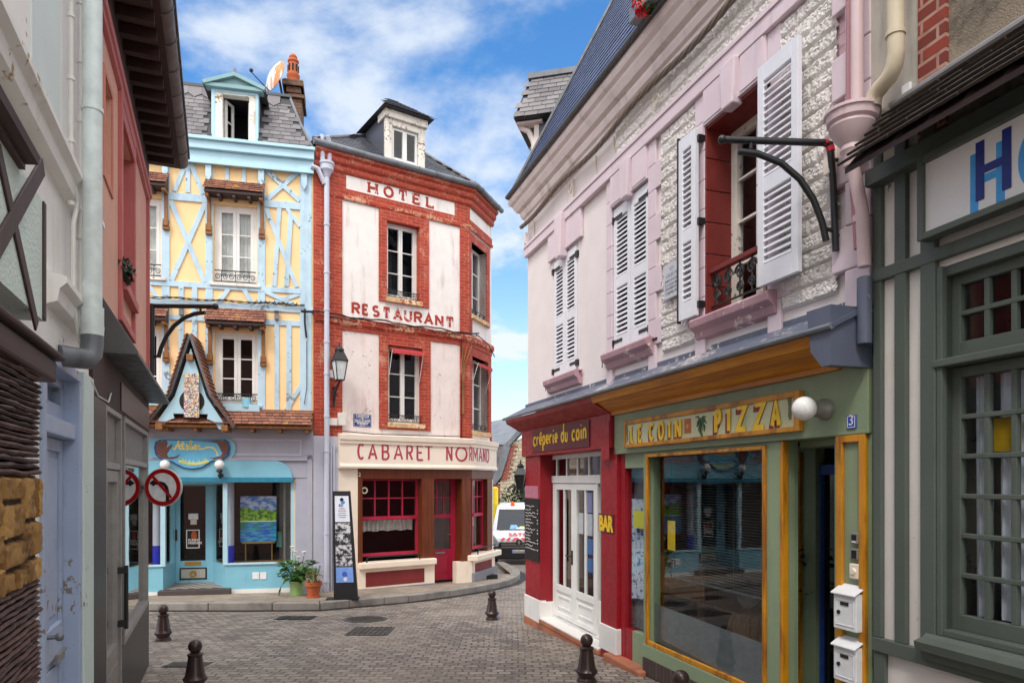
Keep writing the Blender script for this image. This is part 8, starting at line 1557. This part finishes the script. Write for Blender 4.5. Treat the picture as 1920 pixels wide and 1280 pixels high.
def left_things():
    f = Lf
    # geranium-less green plant at the salmon window
    w2 = SH['w2']; t = thing('window_plant', 'small leafy plant hanging out of the red framed salmon window', 'plant', f, w2[1]-.08, .0, w2[2]); mb = MB(); c = f.q(12, 722, 215, .05)
    for i in range(170):
        v = Vector((random.gauss(0, 1), random.gauss(0, 1), random.gauss(0, 1))).normalized(); p = Vector((c[0], -.02, c[1]))+Vector((v.x*.12, v.y*.10, v.z*.13))*random.random()**.4; a = Vector((random.gauss(0, 1), random.gauss(0, 1), random.gauss(0, 1))).normalized(); b = a.cross(v).normalized(); mb.quad(p-a*.03, p+b*.016, p+a*.03, p-b*.016)
    mb.build('foliage', M['leaf_dark'], t); m = MB(); m.lathe([(.035, -.06), (.05, .06)], (c[0]-.06, .0, w2[2]+.08), 12); m.build('plant_pot', M['iron'], t)
    # iron sign bracket
    Yv = 8.0; X = lambda px: (px-CX)/F*Yv; Z = lambda py: EYE-(py-HY)/F*Yv; t = thing('sign_bracket', 'empty black iron bracket on the salmon house corner before the yellow house', 'bracket', WF, X(284), -Yv, Z(690))
    MB().tube([(X(276), Yv, Z(573)), (X(402), Yv, Z(574.5))], .026, 10).ball((X(404), Yv, Z(574.5)), .036, 10).tube([(X(376), Yv, Z(575)), (X(376), Yv, Z(584))], .014, 8).build('arm', M['black_metal'], t, smooth=True)
    MB().tube([(X(x), Yv, Z(y)) for x, y in ((385, 586), (365, 588), (345, 596), (326, 611), (312, 630), (302, 652), (297, 670))], .024, 10).build('curved_strut', M['black_metal'], t, smooth=True)
    MB().tube([(X(285), Yv, Z(570)), (X(285), Yv, Z(700))], .03, 10).tube([(X(276), Yv, Z(582)), (X(285), Yv, Z(582))], .02, 8).tube([(X(274), Yv, Z(668)), (X(299), Yv, Z(668))], .016, 8).build('upright', M['black_metal'], t, smooth=True)
    # no left turn sign
    Yv = 7.55; sx, sz = (305-CX)/F*Yv, EYE-(913-HY)/F*Yv; r = 36/F*Yv; fs = Frame(0, 0, origin=(sx, Yv), ang=R_(-3)); t = thing('no_left_turn_sign', 'round red and white no left turn sign sticking out from the salmon house', 'road sign', fs, 0, 0, sz-r)
    MB().disc(0, sz, r, -.035, 0, 48).build('sign_plate', plain('sign_grey', S(196, 196, 196), .4), t, bev=.008); MB().disc(0, sz, r*.955, .0, .003, 48).build('red_ring', plain('sign_red', S(176, 14, 22), .3), t); MB().disc(0, sz, r*.74, .003, .006, 48).build('sign_face', plain('sign_face', S(236, 236, 238), .4), t)
    k = r/36; ar = MB(); ar.strip([(10*k, sz-26*k), (10*k, sz-8*k), (8*k, sz+0*k), (3*k, sz+6*k), (-4*k, sz+8*k), (-16*k, sz+8*k)], 6.2*k, .006, .009); ar.prism([(-25*k, sz+8*k), (-16*k, sz+14.5*k), (-14*k, sz+9*k), (-14*k, sz+7*k), (-16*k, sz+1.5*k)], .006, .0095); ar.build('left_arrow', M['black_panel'], t); MB().strip([(-17.5*k, sz+19.5*k), (17.5*k, sz-19.5*k)], 5*k, .009, .013).build('red_bar', bpy.data.materials['sign_red'], t)
    MB().tube([(-.0, .04, sz), (-.16, .05, sz), (-.30, .08, sz)], .02, 8).build('mounting_arm', M['grey_metal'], t)
left_things()
# ---------------------------------------------------------------- street furniture, pots, van, background
def bollard():
    t = thing('bollard', 'b', 'bollard', WF, 0, 0, 0, 'brown ball topped bollards'); k = 1.0
    MB().lathe([(.105, -.12), (.105, .012), (.098, .018), (.098, .03), (.082, .045), (.082, .06), (.112, .10), (.114, .115), (.098, .135), (.09, .16), (.068, .30), (.064, .33), (.074, .338), (.074, .352), (.055, .362), (.035, .375)], (0, 0, 0), 28).build('post', M['bollard'], t, smooth=True)
    MB().ball((0, 0, .425), .066, 26).build('ball', M['bollard'], t, smooth=True); return t
B0 = bollard(); n = 0
for px, py, lab in ((306, 1200, 'brown ball topped bollard near the base of the dark tiled shop front'), (366, 1292, 'brown ball topped bollard in front of the slotted grate, cut by the bottom edge'), (922.5, 1161, 'brown ball topped bollard standing alone between hotel kerb and crêperie'), (1100, 1277, 'brown ball topped bollard in front of the white crêperie doors'), (1277, 1372, 'bollard of which only the ball top shows, below the brick base of the pizzeria')):
    X, Y = gp(px, py); o = B0
    if n:
        o = B0.copy(); C.objects.link(o)
        for c in list(B0.children): d = c.copy(); C.objects.link(d); d.parent = o
    o.location = (X, Y, GZ(Y)); o['label'] = lab; n += 1
def lens(mb, p, d, L, w, bend=.3):       # one leaf: six-point blade from p along d
    d = Vector(d).normalized(); s = d.cross(Vector((0, 0, 1))); s = s.normalized() if s.length > .05 else Vector((1, 0, 0)); up = s.cross(d); pts = []
    c = [Vector(p)+d*(L*t)-Vector((0, 0, 1))*(bend*L*t*t) for t in (0, .35, .7, 1)]
    mb.add([c[0], c[1]-s*w+up*w*.3, c[2]-s*w*.8+up*w*.2, c[3], c[2]+s*w*.8+up*w*.2, c[1]+s*w+up*w*.3, c[1], c[2]], [(0, 1, 6), (1, 2, 7, 6), (2, 3, 7), (0, 6, 5), (6, 7, 4, 5), (7, 3, 4)])
def pots():
    X, Y = gp(556, 1115, KH); z = GZ(Y)+KH; f = Frame(0, 0, origin=(X, Y), ang=0); s = Y/F
    t = thing('arum_lily', 'white arum lily with broad green leaves in a pale green pot by the blue shop', 'plant', f, 0, 0, z)
    MB().lathe([(11*s, 0), (11.5*s, 2*s), (10.5*s, 2*s), (13.5*s, 23*s), (15*s, 24*s), (15*s, 27*s), (13*s, 27*s), (12.6*s, 22*s)], (0, 0, z), 22).build('pot', M['green_pot'], t, smooth=True); MB().lathe([(13*s, 0), (14*s, 1.5*s)], (0, 0, z), 22).build('saucer', M['green_pot'], t)
    mb, fl, stm = MB(), MB(), MB()
    for i in range(95):
        a = random.random()*6.28; el = random.uniform(.1, 1.3); L = random.uniform(.15, .26); h = random.uniform(.0, .3); p = Vector((.06*math.cos(a), .06*math.sin(a), z+25*s)); tip = p+Vector((math.cos(a)*.18*math.cos(el), math.sin(a)*.18*math.cos(el), h+.08)); stm.tube([p, tip], .005, 4); lens(mb, tip, (math.cos(a), math.sin(a), random.uniform(-.3, .7)), L, L*.33, .3)
    for dx, dh in ((-.07, .62), (-.02, .53), (.16, .52), (.05, .42)):
        c = Vector((dx, -.06, z+25*s+dh)); stm.tube([(dx*.3, 0, z+25*s), (dx, -.05, c.z)], .006, 5); fl.lathe([(.006, 0), (.022, .04), (.045, .08), (.05, .085), (.02, .06)], tuple(c), 10)
    lens(mb, (-.30, -.02, z+.16), (-.2, -.3, -1), .16, .03); lens(mb, (-.27, -.02, z+.2), (-.6, -.2, -.8), .14, .028); stm.tube([(-.05, 0, z+25*s), (-.2, -.02, z+.38), (-.3, -.02, z+.16)], .006, 5)
    stm.build('stem', M['leaf'], t); mb.build('foliage', M['leaf'], t); fl.build('blossom', M['white_flower'], t)
    X, Y = gp(588, 1119, KH); z = GZ(Y)+KH; f = Frame(0, 0, origin=(X, Y), ang=0); s = Y/F
    t = thing('dry_potted_plant', 'withering plant in a terracotta pot right of the arum lily', 'plant', f, 0, 0, z)
    MB().lathe([(12*s, 0), (13*s, 1*s), (13*s, 3*s), (10*s, 3*s), (13.5*s, 21*s), (16*s, 22*s), (16*s, 29*s), (14*s, 29*s), (13*s, 24*s)], (0, 0, z), 22).build('pot', M['terracotta'], t, smooth=True); mb, m2 = MB(), MB()
    for i in range(260):
        a = random.random()*6.28; r = .17*random.random()**.5; h = random.uniform(-.03, .26)*(1-r*2); v = (random.uniform(-1, 1), random.uniform(-1, 1), random.uniform(-.6, 1.)); lens(mb if i % 5 else m2, (r*math.cos(a), r*math.sin(a), z+29*s+h), v, random.uniform(.05, .10), .008, .3)
    for i in range(16): a = random.random()*6.28; m2.tube([(0, 0, z+25*s), (.09*math.cos(a), .09*math.sin(a), z+29*s+.16), (.14*math.cos(a), .14*math.sin(a), z+29*s+random.uniform(.2, .34))], .004, 4)
    mb.build('dry_foliage', M['dry_leaf'], t); m2.build('foliage', M['leaf'], t)
pots()
def van():
    Y0 = 24.4; X0 = (973-CX)/F*Y0; f = Frame(0, 0, origin=(X0, Y0), ang=R_(0)); g = GZ(Y0); k = 1.0
    t = thing('white_van', 'white van with red hood stripes and an orange beacon between hotel and crêperie', 'van', f, 0, 0, g)
    wp = paint('van_white', S(236, 236, 238), .25, .02); blk = plain('van_black', S(30, 31, 34), .5); gl = plain('van_glass', S(38, 46, 54), .08)
    H2 = 2.05; W = .98
    # side profile (y back, z up) and width at each station -> lofted body
    st = [(.00, .34, .70, .86), (.10, .30, .92, .93), (.45, .28, 1.06, .96), (.82, .28, 1.16, .975), (1.25, .28, 1.55, .97), (1.66, .28, 1.96, .95), (2.2, .28, H2, .95), (4.9, .28, H2, .95), (5.0, .4, H2-.1, .93)]
    mb = MB(); R8 = []
    for y, z0, z1, w in st:
        tw = w if z1 < 1.3 else w-.13*(z1-1.1)/.9; sec = [(-w, z0), (-w, min(z1-.05, 1.05)), (-tw, z1-.10), (-tw+.12, z1), (tw-.12, z1), (tw, z1-.10), (w, min(z1-.05, 1.05)), (w, z0)]; b = len(mb.v); mb.v += [(x, y, g+z) for x, z in sec]; R8.append(b)
    for a, b in zip(R8, R8[1:]):
        for i in range(8): j = (i+1) % 8; mb.f.append((a+i, a+j, b+j, b+i))
    mb.f.append(tuple(R8[0]+i for i in range(8))); mb.f.append(tuple(R8[-1]+i for i in range(7, -1, -1))); mb.build('body', wp, t, bev=.02, smooth=True)
    ws = MB(); e = -.02; ws.hexa([(-.84, .80+e, g+1.14), (.84, .80+e, g+1.14), (.84, .85, g+1.12), (-.84, .85, g+1.12), (-.74, 1.50+e, g+1.88), (.74, 1.50+e, g+1.88), (.74, 1.58, g+1.86), (-.74, 1.58, g+1.86)]); ws.build('windscreen', gl, t)
    wl = MB(); wl.tube([(-.84, .78, g+1.14), (-.74, 1.47, g+1.89), (.74, 1.47, g+1.89), (.84, .78, g+1.14)], .03, 6); wl.build('windscreen_frame', wp, t); MB().tube([(-.7, .74, g+1.16), (.0, .76, g+1.19), (.6, .74, g+1.16)], .014, 5).build('wiper', blk, t)
    pa = MB(); pa.hexa([(-.25, .9, g+1.17), (.2, .9, g+1.17), (.2, 1.0, g+1.18), (-.25, 1.0, g+1.18), (-.2, .95, g+1.32), (.2, .95, g+1.3), (.2, 1.0, g+1.3), (-.2, 1.0, g+1.32)])
    bp = MB(); bp.bx(-.95, .95, g+.2, g+.62, -.12, .10); bp.bx(-.72, .72, g+.60, g+.80, -.06, .06); bp.build('bumper', blk, t, bev=.05)
    gr = MB()
    for i in range(4): z = g+.61+.055*i; gr.bx(-.62, .62, z, z+.02, .06, .085)
    gr.build('grille_bar', M['alu'], t); fog = MB()
    lg = MB(); lg.prism([(0, g+.88), (.055, g+.80), (0, g+.70), (-.055, g+.80)], .09, .11); lg.build('badge', M['alu'], t); MB().disc(0, g+.79, .11, .06, .09).build('badge_plate', blk, t)
    for sx in (-1, 1): hm = MB(); hm.prism([(sx*.66, g+.66), (sx*.90, g+.72), (sx*.95, g+1.02), (sx*.88, g+1.04), (sx*.70, g+.80)], -.1, .035); hm.build('headlight', plain('headlamp', S(180, 190, 200), .1, .4), t, bev=.02)
    rd = plain('van_red', S(206, 40, 40), .4); sr = MB()
    def hood(x, tt, e=.006): y = .02+.40*tt; z = .80+.24*tt; return (x, y-e*3, g+z+.05+e)
    for i in range(-4, 5):
        x = i*.2; 
        if abs(x) > .75: continue
        dirn = .07 if i >= 0 else -.07; sr.quad((x-.045, -.012, g+.84), (x+.045, -.012, g+.84), (x+.045-dirn, .10, g+.94), (x-.045-dirn, .10, g+.94))
    sr.build('hazard_stripe', rd, t); o = text(t, 'SATO', 0, g+.985, 0, .19, bpy.data.materials['van_red'], 'hood_lettering', bold=.006, fit=.74)
    for v in o.data.vertices: zz = v.co.z; v.co.y += .19+(zz+ROOT[t.name][2]-g-.985)*1.8-.01; v.co.z = (zz+ROOT[t.name][2]-g-.985)*.6+(g+1.0)-ROOT[t.name][2]+.012
    np_ = MB().bx(-.26, .26, g+.42, g+.53, .10, .115).build('number_plate', M['sign_white'], t); text(t, 'EZ-632-GL', 0, g+.435, .118, .1, M['black_panel'], 'plate_lettering', fit=.40, bold=.002); MB().bx(-.26, -.22, g+.42, g+.53, .115, .117).bx(.22, .26, g+.42, g+.53, .115, .117).build('plate_band', M['royal_blue'], np_)
    for sx in (-1, 1):
        for y in (.85, 4.1):
            m = MB(); prof = [(.19, -.1), (.30, -.11), (.335, -.08), (.335, .08), (.30, .11), (.19, .1)]; bb = len(m.v)
            for r, h in prof:
                for j in range(24): a = 2*math.pi*j/24; m.v.append((sx*.86+h, y+r*math.cos(a), g+.33+r*math.sin(a)))
            for i in range(len(prof)):
                for j in range(24): i2 = (i+1) % len(prof); m.f.append((bb+i*24+j, bb+i*24+(j+1) % 24, bb+i2*24+(j+1) % 24, bb+i2*24+j))
            o = m.build('wheel', plain('tyre', (.015, .015, .016), .8), t, smooth=True); c = MB(); b2 = len(c.v); c.v += [(sx*.93, y+.19*math.cos(2*math.pi*j/16), g+.33+.19*math.sin(2*math.pi*j/16)) for j in range(16)]; c.f.append(tuple(range(16))); c.build('rim', M['alu'], o)
        m = MB(); m.bx(sx*1.0-.02, sx*1.0+.16*sx, g+1.1, g+1.42, -1.0, -.9); m.build('wing_mirror', blk, t, bev=.03)
    m = MB(); m.lathe([(.09, 0), (.09, .03), (.07, .03), (.075, .12), (.05, .16), (.001, .17)], (-.22, 1.9, g+2.0), 16); m.build('beacon', plain('orange_lens', S(226, 96, 20), .2), t, smooth=True)
    p2 = MB(); p2.hexa([(-.35, .93, g+1.24), (.05, .93, g+1.24), (.05, 1.1, g+1.25), (-.35, 1.1, g+1.25), (-.3, .97, g+1.3), (.05, .97, g+1.3), (.05, 1.1, g+1.3), (-.3, 1.1, g+1.3)])
    for i, (x0, x1, z1, m) in enumerate(((-.33, .02, 1.34, plain('paper_blue', S(130, 180, 220), .6)), (.0, .5, 1.29, plain('paper_lime', S(196, 216, 140), .6)), (-.1, .2, 1.25, M['white_plastic']))): y = .86+.0*i; MB().hexa([(x0, .805-.03*0+(1.19-1.14)*.94-.035, g+1.19), (x1, .805+(1.19-1.14)*.94-.035, g+1.19), (x1, .82+.05*.94, g+1.19), (x0, .82+.05*.94, g+1.19), (x0+.04, .80+(z1-1.14)*.94-.035, g+z1), (x1-.1, .80+(z1-1.14)*.94-.035, g+z1), (x1-.1, .82+(z1-1.14)*.94, g+z1), (x0+.04, .82+(z1-1.14)*.94, g+z1)]).build('dashboard_paper', m, t)
van()
def backdrop():
    Yb = 33.; f = Frame(0, 0, origin=((925-CX)/F*Yb, Yb), ang=R_(-16)); g = GZ(Yb)
    q = lambda x, y, n=0: f.q(34, x, y, n); t = thing('stone_house', 'far stone gabled house with brick edge and a slate mansard behind the van', 'house', f, 2, 0, g)
    st = brick('rubble', S(206, 194, 168), S(172, 160, 138), S(150, 140, 122), .3, .17, .03, S(110, 104, 92), (.5, .66), .9, 1.)
    a = q(255, 500)[0]; zt = q(440, 135)[1]; ze = q(255, 500)[1]; c = q(320, 190); e = q(425, 90)
    pk = e[0]+3.2; pts = [(a, g-1), (a, ze), (q(300, 260)[0], q(300, 260)[1]), (q(325, 185)[0], q(325, 185)[1]), (e[0], q(425, 140)[1]), (pk, q(425, 140)[1]+1.6), (pk+4, q(425, 140)[1]+.2), (pk+4.5, g-1)]
    MB().prism(pts, -8, 0).build('gable_wall', st, t)
    br = MB()
    for i in range(16):
        tt = i/16; A_, B_ = (q(262, 490), q(335, 195)); u = A_[0]+(B_[0]-A_[0])*tt; z = A_[1]+(B_[1]-A_[1])*tt; dz = (B_[1]-A_[1])/16; w = .42 if i % 2 else .28; br.bx(u, u+w, z, z+dz-.01, 0, .03)
    br.build('brick_edge', M['red_brick'], t)
    zi = MB(); zi.strip([q(195, 505), q(245, 440), q(290, 300), q(318, 190)], .34, -.2, .12); zi.strip([q(318, 195), (e[0], e[1]+.05), (pk, pts[5][1]+.15)], .2, -.2, .15); zi.build('verge', M['zinc'], t)
    sl = MB(); P0 = q(190, 505); Q0 = q(310, 185); L = Q0[1]-P0[1]; base = Vector((a-1.3, .05, P0[1])); 
    sm = MB(); sm.quad((a-2.2, .1, P0[1]), (a, .1, P0[1]), (c[0]-.1, .1, c[1]), (c[0]-2.4, .1, c[1])); sm.build('mansard', M['slate_base'], t); sl.tiles((a-2.3, .08, P0[1]), (1, 0, 0), (0, .0001, 1), 3.2, L, .2, .3, .01, keep=lambda x, y: x < 2.3-.1+(c[0]-a)*y/L); sl.build('mansard_slates', M['slate_warm'], t)
    tp = MB(); tp.quad((c[0]-2.6, .0, c[1]), (c[0]+.1, .0, c[1]), (e[0]+.1, .3, e[1]), (e[0]-1., 4., e[1]+1.2), (c[0]-2.6, 4., c[1]+1.4)); tp.quad((e[0]+.1, 0, e[1]), (pk, 0, pts[5][1]+.1), (pk, 8, pts[5][1]+.1), (e[0]+.1, 8, e[1])); tp.build('metal_roof', M['zinc'], t)
    w = MB(); w.bx(a-4, a, g-1, q(230, 510)[1], -.5, -.02); w.build('low_wall', M['red_brick'], t)
    # bushes
    for i, (px, py, r, lab, s) in enumerate(((990, 915, 1.3, 'dark ivy like shrub climbing the far stone wall', 1.), (948, 950, .8, 'small green shrub at the foot of the far stone wall', .8))):
        Y = 30.; X = (px-CX)/F*Y; z = EYE-(py-HY)/F*Y; gg = GZ(Y); t2 = thing('shrub', lab, 'shrub', WF, X, -Y, gg, 'shrubs by the far stone wall'); mb = MB()
        for j in range(1500 if i == 0 else 500):
            v = Vector((random.gauss(0, 1), random.gauss(0, 1), random.gauss(0, 1))).normalized(); rr = random.random()**.45; lump = 1+.3*math.sin(v.x*5+i)*math.cos(v.z*6); p = Vector((X+v.x*r*.75*rr*lump, Y+v.y*r*.6*rr, z-.3+v.z*r*1.1*rr*lump)); a_ = Vector((random.gauss(0, 1), random.gauss(0, 1), random.gauss(0, 1))).normalized(); b = a_.cross(v).normalized(); L = random.uniform(.05, .12); mb.quad(p-a_*L, p+b*L*.5, p+a_*L, p-b*L*.5)
        mb.build('foliage', M['leaf_dark'] if i == 0 else M['leaf'], t2); tr = MB()
        for j in range(6): a_ = j*1.05; tr.tube([(X+.1*math.cos(a_), Y+.1*math.sin(a_), gg-.1), (X+.25*math.cos(a_), Y+.25*math.sin(a_), z-r*.5), (X+.5*r*math.cos(a_), Y+.4*r*math.sin(a_), z+.2)], [.05, .035, .015], 5)
        tr.build('stem', M['dark_beam'], t2)
    Y = 28.; x = (928.5-CX)/F*Y; z0, z1 = GZ(Y), EYE-(912-HY)/F*Y; t3 = MB().lathe([(.12, -.1), (.12, z1-z0-.05), (.06, z1-z0)], (x, Y, z0), 12); o = t3.build('yellow_post', plain('post_yellow', S(224, 196, 30), .5), None, WF, (x, Y, z0)); tag(o, 'yellow post standing behind the white van by the hotel edge', 'post')
backdrop()
